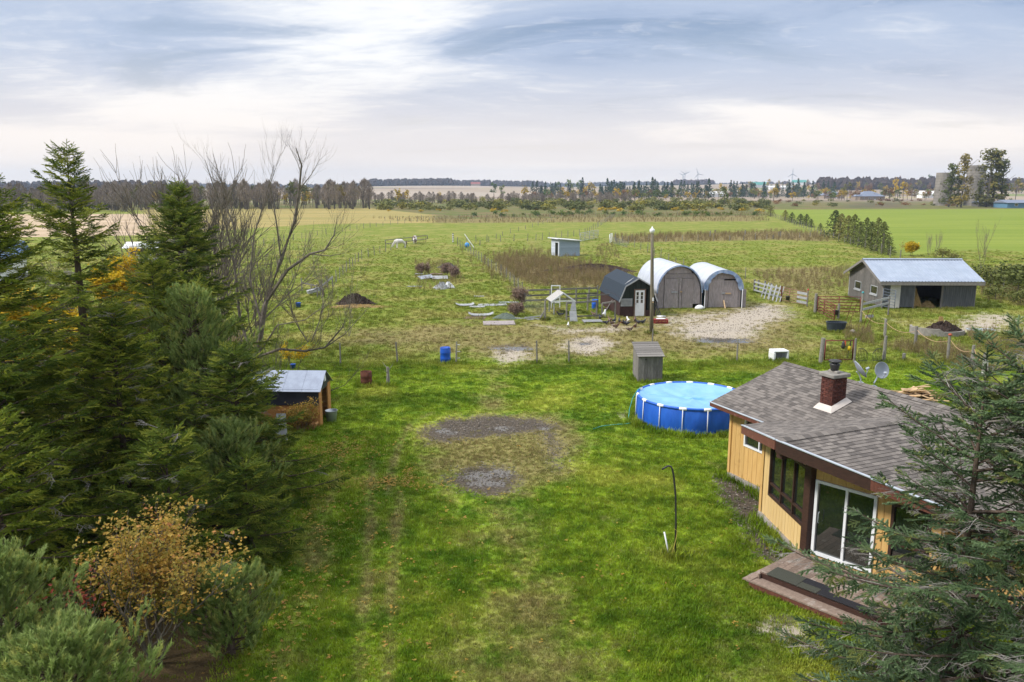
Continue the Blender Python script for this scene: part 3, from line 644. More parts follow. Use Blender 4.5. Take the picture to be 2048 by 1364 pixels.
f = fascia(L_, Pq, .25, M_REDBROWN); f['label'] = 'faded reddish-brown rake board'
Q1 = Pq.lerp(Rq, .52); fascia(Pq, Q1, .30, M_BROWN); fascia(Q1 + Vector((0, 0, -.02)), R_, .26, M_REDBROWN)
fascia((-.53, -.5, 2.56), (2.1, -.5, 2.56), .13, M_REDBROWN, up=.0); fascia((9.66, -.5, 2.56), (13.9, -.5, 2.56), .15, M_REDBROWN, up=0.0)
bm_ = MB(); bm_.bx(5.79, 5.99, -3.36, -2.0, 3.02, 3.40); bm_.build('ridge_beam', M_BROWN, house, bevel=.01)
wm = MB(); wm.add([(5.5, -2.1, 2.7), (5.88, -2.2, 2.7), (5.88, -2.2, 3.4), (5.5, -2.1, 3.3)], [(0, 1, 2, 3)]); 
# wall triangles that close the prow under its roof
for s, (a, b) in ((1, (B0, B1)), (-1, (D1, B1))):
    wb = MB(); P0 = Vector((*a, 0)); P1 = Vector((*b, 0)); d = (P1 - P0).normalized(); n = Vector((d.y, -d.x, 0)) * s
    P0 = P0 - n * .03; P1 = P1 - n * .03
    wb.add([P0 + Vector((0, 0, 2.6)), P1 + Vector((0, 0, 2.6)), P1 + Vector((0, 0, 3.42)), P0 + Vector((0, 0, zB(P0.x) - .08))], [(0, 1, 2, 3)] if s > 0 else [(3, 2, 1, 0)])
    wb.build('gable_glazing', M_GLASS, house)
# chimney
chim = thing_ = bpy.data.objects.new('chimney', None); link(chim, house)
cu0, cu1, cv0, cv1, cz0, cz1 = 2.85, 3.32, .92, 1.46, 2.9, 4.08
MB().bx(cu0 + .012, cu1 - .012, cv0 + .012, cv1 - .012, cz0, cz1 - .005).build('core', M_MORTAR, chim)
def brick_mesh(lx, ly, lz): return MB().box((0, 0, 0), (lx, ly, lz)).mesh('brick', M_BRICK)
bh = .067; nb_ = int((cz1 - 3.05) / bh); bw = {}
for i in range(nb_):
    z = 3.05 + bh * (i + .5)
    for side in range(4):
        L = (cu1 - cu0) if side % 2 == 0 else (cv1 - cv0); x = (.0 if i % 2 else -.105)
        while x < L - .01:
            q0, q1 = max(x, 0), min(x + .205, L)
            if q1 - q0 > .03:
                w = round(q1 - q0 - .010, 3); key = (w, side % 2)
                if key not in bw: bw[key] = brick_mesh(w, .03, bh - .011) if side % 2 == 0 else brick_mesh(.03, w, bh - .011)
                o = bpy.data.objects.new('brick', bw[key]); link(o, chim); c = (q0 + q1) / 2; j = U(-.003, .003)
                o.location = ((cu0 + c, cv0 + .010 + j, z), (cu1 - .010 + j, cv0 + c, z), (cu0 + c, cv1 - .010 + j, z), (cu0 + .010 + j, cv0 + c, z))[side]
            x += .205 + .006
fl = MB(); e = .13; h = 3.24
fl.add([(cu0 - .015, cv0 - .015, h), (cu1 + .015, cv0 - .015, h), (cu1 + .015, cv1 + .015, h + .22), (cu0 - .015, cv1 + .015, h + .22),
        (cu0 - e, cv0 - e, zA(cv0 - e) + .035), (cu1 + e, cv0 - e, zA(cv0 - e) + .035), (cu1 + e, cv1 + e, zA(cv1 + e) + .04), (cu0 - e, cv1 + e, zA(cv1 + e) + .04)], [(4, 5, 1, 0), (5, 6, 2, 1), (6, 7, 3, 2), (7, 4, 0, 3)])
fl.build('flashing', M_FLASH, chim)
MB().bx(cu0 - .07, cu1 + .07, cv0 - .07, cv1 + .07, cz1, cz1 + .12).build('cap_slab', M_CONC, chim, bevel=.02)
MB().bx(cu0 + .06, cu1 - .06, cv0 + .18, cv1 - .22, cz1 + .118, cz1 + .19).build('flue_base', M_CONC, chim, bevel=.01)
MB().lathe([(.0, .19), (.11, .19), (.12, .24), (.15, .36), (.15, .39), (.10, .40), (.10, .43), (.19, .45), (.17, .49), (.05, .52), (0, .525)], 18, ((cu0 + cu1) / 2, (cv0 + cv1) / 2 - .02, cz1)).build('flue_cap', M_BLACK, chim, smooth=True)
# satellite dishes on the ridge
def dish(label, foot, aim, rad, side):
    d = thing('satellite_dish', label, 'dish', HM @ Vector(foot), 0, 'satellite dishes on the bungalow roof')
    aim = Vector(aim).normalized(); q = aim.to_track_quat('Z', 'Y').to_matrix()
    c = Vector((side[0], side[1], side[2]))
    n = 9; prof = [(rad * i / n, rad * .26 * (i / n) ** 2) for i in range(n + 1)]; prof2 = [(rad * 1.02, rad * .26), (rad * 1.0, rad * .26 - .02)] + [(rad * i / n, rad * .26 * (i / n) ** 2 - .012) for i in range(n - 1, -1, -1)]
    MB().lathe(prof + prof2, 28, c, q).build('reflector', M_DISH, d, smooth=True)
    a = MB(); a.tube([(0, 0, 0), (0, 0, .12), c * .6 + Vector((0, 0, .02)), c - aim * .06], .022, 8); a.box((0, 0, .01), (.14, .2, .03)); a.build('mast', M_GALV, d)
    f = MB(); low = c + q @ Vector((0, -rad * .95, rad * .2)); tip = c + q @ Vector((0, -rad * .35, rad * 1.05)); f.tube([low, tip], .014, 6); f.tube([tip, tip - aim * .1], [.035, .05], 8); f.build('feed_arm', M_GALV, d)
dish('grey dish beside the chimney, seen edge-on with its feed horn', (2.75, 2.64, 3.66), (.80, -.05, .55), .30, (-.10, .0, .40))
dish('dark round dish on a curved mast at the roof ridge', (2.9, 3.05, 3.53), (.25, -.85, .22), .26, (.26, .20, .48))
# ------------------------------------------------------------------ deck by the sliding door (frame: x along the door wall, y outwards)
dq = HM @ Vector((5.88, -2.24, 0)); dang = HOUSE_R + math.atan2(1.02, 3.02)
deck = thing('wooden_deck', 'worn reddish wooden deck with two steps outside the sliding door', 'deck', dq, dang)
for i in range(24):      # boards run away from the wall (local -y is outwards)
    x0 = -.18 + i * .145
    MB().box((0, 0, 0), (.138, 1.74, .035)).build('deck_board', M_DECK, deck, loc=(x0 + .07, -.16 - .87 - (.0 if i else 0), .335 + U(-.002, .002)))
MB().bx(-.19, 3.3, -1.92, -1.88, .19, .318).build('riser', M_BROWN, deck); MB().bx(-.19, -.15, -2.0, -.2, .0, .315).build('side_skirt', M_DECK, deck)
for k in range(3): MB().bx(-.34, 3.1, 0, .125, 0, .038).build('tread_board', M_DECK, deck, loc=(0, -2.26 + k * .13, .155))
MB().bx(-.28, 3.0, -2.24, -2.21, -.02, .153).build('riser', M_REDBROWN, deck)
sb = MB(); sb.slab([(-.20, -.35, .30), (-.46, -2.25, .18), (-.24, -2.25, .20), (-.02, -.35, .32)], .03); sb.build('side_plank', M_DECK, deck)
M_MAT1 = pm('grey-green ribbed mat', (.075, .078, .062), (.05, .052, .042), 30, .95, .1, bump=.4, rnd=.02, stretch=(1, 12, 1)); M_MAT2 = pm('black ribbed mat', (.018, .018, .022), (.03, .03, .034), 30, .9, .2, bump=.4, rnd=.02, stretch=(1, 12, 1))
for i, (x0, x1, y0, y1, m, l) in enumerate(((.0, .78, -1.94, -1.40, M_MAT1, 'grey-green doormat at the corner end of the deck edge'), (.79, 1.45, -1.66, -1.40, M_MAT2, 'black doormat strip nearer the sliding door'), (.79, 1.28, -1.94, -1.67, M_MAT1, 'grey-green doormat strip on the step edge'), (1.30, 2.6, -1.94, -1.67, M_MAT2, 'long black doormat strip on the step edge'))):
    o = MB().bx(x0, x1, y0, y1, .3545, .366).build('doormat', m); o.matrix_world = Matrix.Translation(dq) @ Matrix.Rotation(dang, 4, 'Z'); tag(o, l, 'doormat', 'doormats on the deck edge')
for (p, s, l) in (((1512, 1153), .14, 'pale stone in the grass by the deck corner'), ((1570, 1112), .12, 'flat pale stone lying beside the house foundation')):
    g = G(*p); mb = MB(); mb.lathe([(.0, .0), (s, .0), (s * 1.05, s * .3), (s * .7, s * .65), (s * .2, s * .75), (0, s * .75)], 9); o = mb.build('stone', M_CONC, smooth=False, loc=g); o.scale = (1.3, .8, .8); tag(o, l, 'stone')
# ------------------------------------------------------------------ pool
M_BLUE = pm('blue pool liner', (.020, .125, .56), (.012, .085, .44), 2.5, .5, .4, bump=.5, stretch=(1, 1, .35), rnd=0, bd=.05)
M_COVER = pm('pale blue pool cover', (.20, .42, .66), (.15, .36, .62), 1.6, .42, .5, bump=.5, c3=(.08, .28, .54), f3=.60, sc3=.7, rnd=0, bd=.05)
PC = Vector((7.62, 32.62, 0)); pr_, ph_ = 2.28, 1.02; NP = 15
pool = thing('swimming_pool', 'round blue above-ground pool with white frame and pale blue cover', 'pool', PC)
mb = MB(); prof = []
for i in range(9):
    f = i / 8; prof.append((pr_ * (1 + .025 * math.sin(f * math.pi) + (.03 if i == 0 else 0)), f * ph_))
V = []; n = 90
for k, (r_, z) in enumerate(prof):
    for j in range(n):
        q = 2 * math.pi * j / n; w = r_ + .02 * math.cos(q * NP) * math.sin(k / 8 * math.pi) + .008 * math.sin(q * 37 + k); V.append((w * math.cos(q), w * math.sin(q), z - (.03 if k == 0 else 0)))
mb.add(V, [(i * n + j, i * n + (j + 1) % n, (i + 1) * n + (j + 1) % n, (i + 1) * n + j) for i in range(8) for j in range(n)]); mb.build('liner_wall', M_BLUE, pool, smooth=True)
mb = MB(); mb.tube([(pr_ * math.cos(2 * math.pi * j / 60), pr_ * math.sin(2 * math.pi * j / 60), ph_ + .02) for j in range(61)], .055, 8, cap=False); mb.build('top_rail', M_BLUE, pool, smooth=True)
V = []; F = []; nr_ = 16; rc = random.Random(2)
for k in range(nr_ + 1):
    f = k / nr_
    for j in range(n):
        q = 2 * math.pi * j / n; sag = .16 * (1 - f ** 3) + .025 * math.sin(q * 5 + f * 6) * f * (1 - f) * 4 + .03 * math.sin(q * 2 + 1 + 9 * f) * (1 - f) + .02 * math.sin(q * 11 + 3 * f) * f ** 2 * (1 - f) * 6
        V.append((f * (pr_ - .03) * math.cos(q), f * (pr_ - .03) * math.sin(q), ph_ + .03 - sag))
F = [(i * n + j, i * n + (j + 1) % n, (i + 1) * n + (j + 1) % n, (i + 1) * n + j) for i in range(nr_) for j in range(n)]
mb = MB(); mb.add(V, F); mb.build('cover', M_COVER, pool, smooth=True)
for j in range(NP):
    q = 2 * math.pi * (j + .35) / NP; c, s = math.cos(q), math.sin(q)
    mb = MB(); mb.tube([((pr_ + .085) * c, (pr_ + .085) * s, 0), ((pr_ + .06) * c, (pr_ + .06) * s, ph_ + .0)], .018, 8); mb.build('leg', M_WHITE, pool, smooth=True)
    mb = MB(); mb.tube([((pr_) * math.cos(q + a), (pr_) * math.sin(q + a), ph_ + .022) for a in (-.065, -.03, 0, .03, .065)], [.058, .066, .068, .066, .058], 8); mb.build('rail_joint', M_WHITE, pool, smooth=True)
M_TEAL = pm('teal garden hose', (.03, .36, .33), (.02, .28, .27), 4, .5, .4, rnd=0)
hp = [PC + Vector((pr_ * math.cos(a), pr_ * math.sin(a), z)) for a, z in ((2.75, ph_ + .10),)]
g = [Vector((5.62, 33.6, 1.13)), Vector((5.42, 33.3, 1.12)), Vector((5.18, 33.1, .8)), Vector((5.02, 32.9, .35)), Vector((4.95, 32.6, .05)), Vector((5.2, 32.1, .03)), Vector((4.7, 31.8, .03)), Vector((4.2, 31.7, .03)), Vector((3.7, 31.5, .03)), Vector((3.3, 31.1, .03))]
mb = MB(); mb.tube([g[max(0, min(len(g) - 1, i // 3))].lerp(g[min(len(g) - 1, i // 3 + 1)], (i % 3) / 3) for i in range(3 * (len(g) - 1) + 1)], .016, 6); tag(mb.build('garden_hose', M_TEAL, smooth=True), 'teal hose hanging over the pool rim onto the lawn', 'hose')
# ------------------------------------------------------------------ slant-roofed wooden box
bo = thing('wooden_well_house', 'weathered grey wooden box with slanted board roof behind the pool', 'shed', G(1300, 764) + Vector((.0, 0, 0)), R(4))
W_, D_, hf, hb_ = 1.22, 1.25, 1.34, 1.72
for i in range(8):
    w = W_ / 8; x = -W_ / 2 + w * (i + .5)
    MB().box((0, 0, hf / 2), (w - .008, .03, hf)).build('plank', M_GREYWOOD, bo, loc=(x, 0, 0)); MB().box((0, 0, hb_ / 2), (w - .008, .03, hb_)).build('plank', M_GREYWOOD, bo, loc=(x, D_, 0))
for sd_ in (-1, 1):
    for i in range(8):
        w = D_ / 8; y0 = w * i; z0, z1 = hf + (hb_ - hf) * y0 / D_, hf + (hb_ - hf) * (y0 + w) / D_
        mb = MB(); x = sd_ * (W_ / 2 - .002); mb.add([(x - .015, y0 + .004, 0), (x + .015, y0 + .004, 0), (x + .015, y0 + w - .004, 0), (x - .015, y0 + w - .004, 0), (x - .015, y0 + .004, z0), (x + .015, y0 + .004, z0), (x + .015, y0 + w - .004, z1), (x - .015, y0 + w - .004, z1)], [(0, 3, 2, 1), (4, 5, 6, 7), (0, 1, 5, 4), (1, 2, 6, 5), (2, 3, 7, 6), (3, 0, 4, 7)]); mb.build('plank', M_GREYWOOD, bo)
rs = (hb_ - hf) / D_
for i in range(7):
    w = (D_ + .3) / 7; y0 = -.15 + w * i; mb = MB(); z0, z1 = hf + rs * y0 + .03, hf + rs * (y0 + w) + .03
    mb.slab([(-W_ / 2 - .08, y0, z0 + .03), (W_ / 2 + .08, y0, z0 + .03), (W_ / 2 + .08, y0 + w + .02, z1 + .02), (-W_ / 2 - .08, y0 + w + .02, z1 + .02)], .025); mb.build('roof_board', M_GREYWOOD, bo)
MB().box((-.24, -.018, 1.17), (.1, .01, .06)).build('vent_hole', M_BLACK, bo)
# ------------------------------------------------------------------ drums
def drum(name, label, loc, h, r, mat, ribs, lid=True, tilt=0.0):
    o = thing(name, label, 'barrel', loc)
    prof = [(0, 0), (r * .97, 0), (r, .03)]; 
    for f in ribs: prof += [(r, h * f - .03), (r * 1.045, h * f), (r, h * f + .03)]
    prof += [(r, h - .05), (r * .95, h - .012), (r * .95, h), (r * .90, h), (r * .90, h - .04), (0, h - .045)] if lid else [(r, h), (r * .97, h), (r * .96, h * .25), (0, h * .25)]
    MB().lathe(prof, 28).build('shell', mat, o, smooth=True)
    return o
M_BLUEPL = pm('blue plastic', (.010, .10, .52), (.008, .075, .42), 3, .4, .5, rnd=0)
M_RUST = pm('rusty steel', (.125, .042, .024), (.07, .026, .018), 5, .85, .3, bump=.3, c3=(.20, .085, .04), f3=.58, sc3=4, rnd=.1)
b = drum('plastic_barrel', 'bright blue plastic barrel standing between two fence posts', G(891, 726), .90, .29, M_BLUEPL, (.3, .68))
for a in (0.6, 3.7): MB().lathe([(0, 0), (.035, 0), (.035, .025), (0, .025)], 10, (.19 * math.cos(a), .19 * math.sin(a), .86)).build('bung', M_BLUEPL, b)
drum('burn_barrel', 'rusty open steel drum standing in the lawn', G(733, 771), .72, .28, M_RUST, (.34, .67), lid=False)
# ------------------------------------------------------------------ shepherd's hook
hk = G(1350, 1112); pts = [(0, 0, -.02), (-.01, 0, .9), (-.05, 0, 1.7), (-.12, 0, 2.25), (-.16, 0, 2.42), (-.20, 0, 2.50), (-.27, 0, 2.52), (-.34, 0, 2.48), (-.44, 0, 2.42)]
o = MB().tube(pts, .025, 8).build('hook_pole', M_BLACK, loc=hk, smooth=True); tag(o, 'slim black hook pole leaning over the lawn beside the house', 'pole')
o = MB().tube([(-.16, -.05, .0), (-.30, .05, .66)], .022, 8).build('leaning_stick', M_WHITE, loc=hk, smooth=True); tag(o, 'short white pipe leaning at the foot of the black hook pole', 'stick')
M_YROPE = pm('yellow cord', (.50, .40, .10), (.42, .33, .08), 6, .8, .2, rnd=0)
o = MB().tube([(-.05, -.02, .78), (.03, -.02, .72), (.0, -.03, .5), (-.05, -.05, .25), (-.12, -.08, .03)], .008, 5).build('cord', M_YROPE, loc=hk); tag(o, 'yellow cord tied round the black hook pole', 'cord')
# ------------------------------------------------------------------ fence helpers
def post_mesh(h, r, mat, seed=0, n=7):
    rr = random.Random(seed); mb = MB(); lean = (rr.uniform(-.03, .03), rr.uniform(-.03, .03))
    mb.tube([(0, 0, -.05), (lean[0] * h * .5, lean[1] * h * .5, h * .5), (lean[0] * h, lean[1] * h, h)], [r * 1.05, r, r * .9], n); return mb.mesh('post', mat)
PM_THIN = [post_mesh(1.3, .045, M_POST, k) for k in range(4)]; PM_THICK = [post_mesh(1.35, .085, M_POST, 10 + k, 9) for k in range(4)]; PM_FAR = [post_mesh(1.3, .06, M_POST, 20 + k, 5) for k in range(3)]
M_WIRE = pm('fence wire', (.30, .31, .32), (.22, .22, .22), 6, .6, .4, metal=.3, rnd=.1)
def fence(name, label, pts, nposts, meshes, hs=(.9, 1.1), wires=(), wr=.004, z=1.0, cat='fence', group=None):
    """posts along a pixel polyline, each its own part; wires as one strand each"""
    W3 = [G(*p) for p in pts]; seg = [(W3[i + 1] - W3[i]).length for i in range(len(W3) - 1)]; L = sum(seg)
    f = thing(name, label, cat, W3[0], 0, group); r = random.Random(hash(name + label) % 9999 if False else len(label) * 7 + nposts); tops = []
    for k in range(nposts):
        s = L * k / max(1, nposts - 1); i = 0
        while i < len(seg) - 1 and s > seg[i]: s -= seg[i]; i += 1
        p = W3[i].lerp(W3[i + 1], s / max(seg[i], 1e-6)) - W3[0] + Vector((r.uniform(-.06, .06), r.uniform(-.06, .06), 0)) * (1 if z else 0)
        o = bpy.data.objects.new('post', meshes[r.randrange(len(meshes))]); link(o, f); o.location = p; h = r.uniform(*hs); o.scale = (r.uniform(.85, 1.15), r.uniform(.85, 1.15), h); o.rotation_euler = (r.uniform(-.04, .04), r.uniform(-.04, .04), r.uniform(0, 6))
        tops.append((p, h * 1.3))
    for w in wires:
        mb = MB(); mb.tube([p + Vector((0, -.05, min(w, h - .05))) for p, h in tops], wr, 3, cap=False); mb.build('wire', M_WIRE, f)
    return f
# yard posts between lawn and farmyard
f = fence('post_fence', 'row of slim grey posts between the lawn and the dirt yard', [(680, 730), (847, 728), (912, 728)], 3, PM_THIN, (.95, 1.02))
for p in ((1074, 727), (1138, 727), (1304, 698), (1474, 724)):
    o = bpy.data.objects.new('post', PM_THIN[rnd.randrange(4)]); link(o, f); o.location = G(*p) - f.location; o.scale = (1, 1, U(.95, 1.05))
for i in range(3): MB().box((0, 0, 0), (.22, .02, .03)).build('insulator', M_WHITE, f, loc=G(912, 728) - f.location + Vector((.13, -.05, .35 + i * .38)))
st = MB().tube([(0, 0, -.05), (.02, 0, .5), (.0, .02, .92)], [.10, .075, .07], 9).build('tree_stub', M_POST, loc=G(776, 770)); tag(st, 'short dead tree stub in the lawn beside the rusty drum', 'stump')
for a, l, z in ((.8, .35, .7), (2.6, .3, .85), (4.2, .28, .6)): MB().tube([(0, 0, z), (l * math.cos(a) * .7, l * math.sin(a) * .7, z + l * .6), (l * math.cos(a), l * math.sin(a), z + l)], [.02, .012, .006], 5).build('twig', M_POST, st)
# pasture fences
LW = (.35, .65, .95)
fence('wire_fence', 'fence of thin posts along the horse lane, nearer the bare trees', [(672, 565), (720, 520), (782, 500)], 14, PM_THIN, (.9, 1.05), LW)
fence('wire_fence', 'wire fence running from the poultry pen up to the far paddocks', [(1045, 590), (1015, 560), (985, 540), (945, 510), (916, 492)], 20, PM_THIN, (.8, 1.0), (.2, .4, .6, .8, 1.0))
fence('wire_fence', 'far wire fence crossing behind the horses towards the lilac shed', [(916, 488), (960, 484), (1060, 482), (1170, 470)], 16, PM_FAR, (.9, 1.1), LW)
fence('wire_fence', 'fence along the back edge of the far paddocks', [(770, 442), (880, 438), (1010, 436), (1210, 432), (1370, 430), (1530, 427)], 34, PM_FAR, (1.0, 1.3), (.5, 1.0))
fence('wire_fence', 'fence slanting back between the two far paddocks', [(1170, 470), (1195, 455), (1228, 434)], 22, PM_FAR, (.9, 1.2), (.5, 1.0))
fence('wire_fence', 'fence from the lilac shed gate across the grass behind the tarp sheds', [(1220, 478), (1262, 492), (1310, 512), (1370, 545), (1450, 560), (1490, 558)], 14, PM_THIN, (.95, 1.2), LW)
fence('wire_fence', 'fence in the brown weed strip below the far green paddock', [(1230, 482), (1320, 484), (1470, 482), (1560, 478), (1640, 474)], 16, PM_FAR, (.8, 1.1), (.4, .8))
fence('wire_fence', 'white-topped fence following the cedar row', [(1532, 430), (1560, 440), (1600, 454), (1650, 474), (1700, 490), (1755, 506), (1800, 520)], 40, PM_FAR, (1.0, 1.25), (.5, 1.0))
fence('wire_fence', 'fence beside the shrubs behind the metal-roofed barn', [(1960, 560), (2010, 580), (2048, 572), (2100, 590)], 6, PM_THIN, (1.0, 1.2), LW)
fence('wire_fence', 'left pasture fence of thin posts seen through the bare branches', [(480, 500), (640, 470), (760, 452), (870, 440)], 26, PM_FAR, (.8, 1.0), (.5, .9))
fence('wire_fence', 'faint fence across the middle of the far paddock', [(940, 500), (1010, 470), (1080, 450), (1110, 440)], 14, PM_FAR, (.7, .9), (.8,))
# ------------------------------------------------------------------ poultry shed (gambrel)
M_DKGREEN = pm('dark green boards', (.020, .028, .022), (.013, .018, .015), 5, .7, .3, bump=.25, stretch=(9, 9, .6), rnd=.25)
M_MAROON = pm('dark maroon boards', (.060, .030, .028), (.038, .021, .020), 5, .75, .25, bump=.25, stretch=(9, 9, .6), rnd=.25)
M_SLATE = pm('dark slate shingle', (.030, .043, .060), (.021, .030, .043), 9, .85, .25, bump=.3, stretch=(1, 1, 4), rnd=.05)
M_TRIM = pm('brown trim', (.17, .115, .085), (.12, .08, .06), 5, .8, .2, rnd=.1)
M_GREYTRIM = pm('pale grey trim', (.36, .37, .38), (.28, .29, .30), 5, .7, .3, rnd=.1)
def gable_planks(parent, prof, y, n, mat, skip=None, name='plank', t=.03):
    """vertical planks filling a profile (list of (x,z), symmetric outline) on the plane y"""
    xs_ = [p[0] for p in prof]; x0, x1 = min(xs_), max(xs_)
    def top(x):
        for (a, za), (b, zb) in zip(prof, prof[1:]):
            if a <= x <= b: return za + (zb - za) * (x - a) / max(b - a, 1e-6)
        return prof[-1][1]
    w = (x1 - x0) / n
    for i in range(n):
        a, b = x0 + w * i + .005, x0 + w * (i + 1) - .005
        segs = [(0.0, None)]
        if skip:
            for sx0, sx1, sz0, sz1 in skip:
                if b > sx0 + .03 and a < sx1 - .03: segs = ([(0.0, sz0)] if sz0 > .05 else []) + [(sz1, None)]
        for z0, z1 in segs:
            ta, tb = (z1, z1) if z1 else (top(a), top(b)); 
            if min(ta, tb) - z0 < .03: continue
            mb = MB(); mb.add([(a, y, z0), (b, y, z0), (b, y + t, z0), (a, y + t, z0), (a, y, ta), (b, y, tb), (b, y + t, tb), (a, y + t, ta)], [(0, 3, 2, 1), (4, 5, 6, 7), (0, 1, 5, 4), (1, 2, 6, 5), (2, 3, 7, 6), (3, 0, 4, 7)]); mb.build(name, mat, parent)
coop = thing('poultry_shed', 'dark gambrel-roofed poultry shed with white half-glazed door', 'shed', (9.62, 60.35, 0), R(6))
pw = [(-1.36, 1.45), (-1.0, 2.32), (0, 2.9), (1.0, 2.32), (1.36, 1.45)]
gable_planks(coop, pw, 0, 13, M_DKGREEN, skip=[(-.28, .56, 0, 2.08)])
mbx = MB(); 
for i in range(7): mbx.bx(-1.36 + i * .15, -1.36 + i * .15 + .14, -.02, -.004, .0, .78)
mbx.build('lower_boards', M_MAROON, coop); MB().bx(.62, 1.36, -.02, -.004, 0, .5).build('lower_boards', M_MAROON, coop)
DC = 7.0
for s in (-1, 1):
    mb = MB(); mb.bx(s * 1.36 - .02, s * 1.36 + .02, .03, DC, 0, 1.5); mb.build('side_wall', M_MAROON, coop)
gable_planks(coop, pw, DC - .03, 6, M_MAROON)
ro_ = [(-1.50, 1.18), (-1.02, 2.38), (0, 2.98), (1.02, 2.38), (1.50, 1.18)]
for (a, za), (b, zb) in zip(ro_, ro_[1:]):
    mb = MB(); mb.slab([(a, -.18, za), (b, -.18, zb), (b, DC + .15, zb), (a, DC + .15, za)], .06); mb.build('roof_panel', M_SLATE, coop)
    mb = MB(); mb.bar((a * .995, -.2, za - .04), (b * .995, -.2, zb - .04), .04, .09); mb.build('barge_board', M_GREYTRIM, coop)
for k in range(3): mb = MB(); mb.bar((-.95 + k * .12, .35 + k * .1, 2.47 + k * .07), (-.45 + k * .12, .4 + k * .1, 2.77 + k * .07), .05, .02); mb.build('loose_slat', M_GREYTRIM, coop)
dr = MB().bx(-.22, .50, -.05, -.012, .04, 2.02).build('door', M_WHITE, coop)
for cx in (-.05, .29):
    for k in range(3): MB().bx(cx - .085, cx + .085, -.058, -.048, 1.05 + k * .29, 1.30 + k * .29).build('pane', M_GLASS, dr)
MB().lathe([(0, 0), (.03, 0), (.03, .05), (0, .06)], 8, (-.16, -.05, .98), Matrix.Rotation(R(90), 3, 'X')).build('knob', M_BLACK, dr)
mb = MB(); mb.bx(-.32, -.225, -.06, -.01, 0, 2.12); mb.bx(.505, .60, -.06, -.01, 0, 2.12); mb.bx(-.225, .505, -.06, -.01, 2.03, 2.12); mb.build('door_frame', M_TRIM, coop)
vt = MB().bx(-1.34, -.44, -.05, -.022, .80, 1.40).build('vent_shutter', M_GREYTRIM, coop)
for k in range(7): MB().box((0, 0, 0), (.8, .02, .05), M=Matrix.Rotation(R(35), 3, 'X')).build('slat', M_GREYTRIM, vt, loc=(-.89, -.06, .85 + k * .083))
o = MB().tube([(1.12 + .16 * math.cos(a) * .6, -.07, 1.75 + .34 * math.sin(a)) for a in np.linspace(0, 6.28, 15)], .03, 6).build('coiled_rope', M_YROPE, smooth=True); o.matrix_world = coop.matrix_basis; tag(o, 'yellow rope coil hanging on the dark poultry shed wall', 'rope')
for k, (x, l) in enumerate(((1.55, 1.1), (1.7, .95), (1.85, .8))):
    o = MB().bar((x, -.1, .02), (x - .25, .35, l), .06, .04).build('leaning_board', M_BLACK); o.matrix_world = coop.matrix_basis; tag(o, 'dark scrap board leaning between the poultry shed and the tarp shed', 'board', 'dark boards between the sheds')
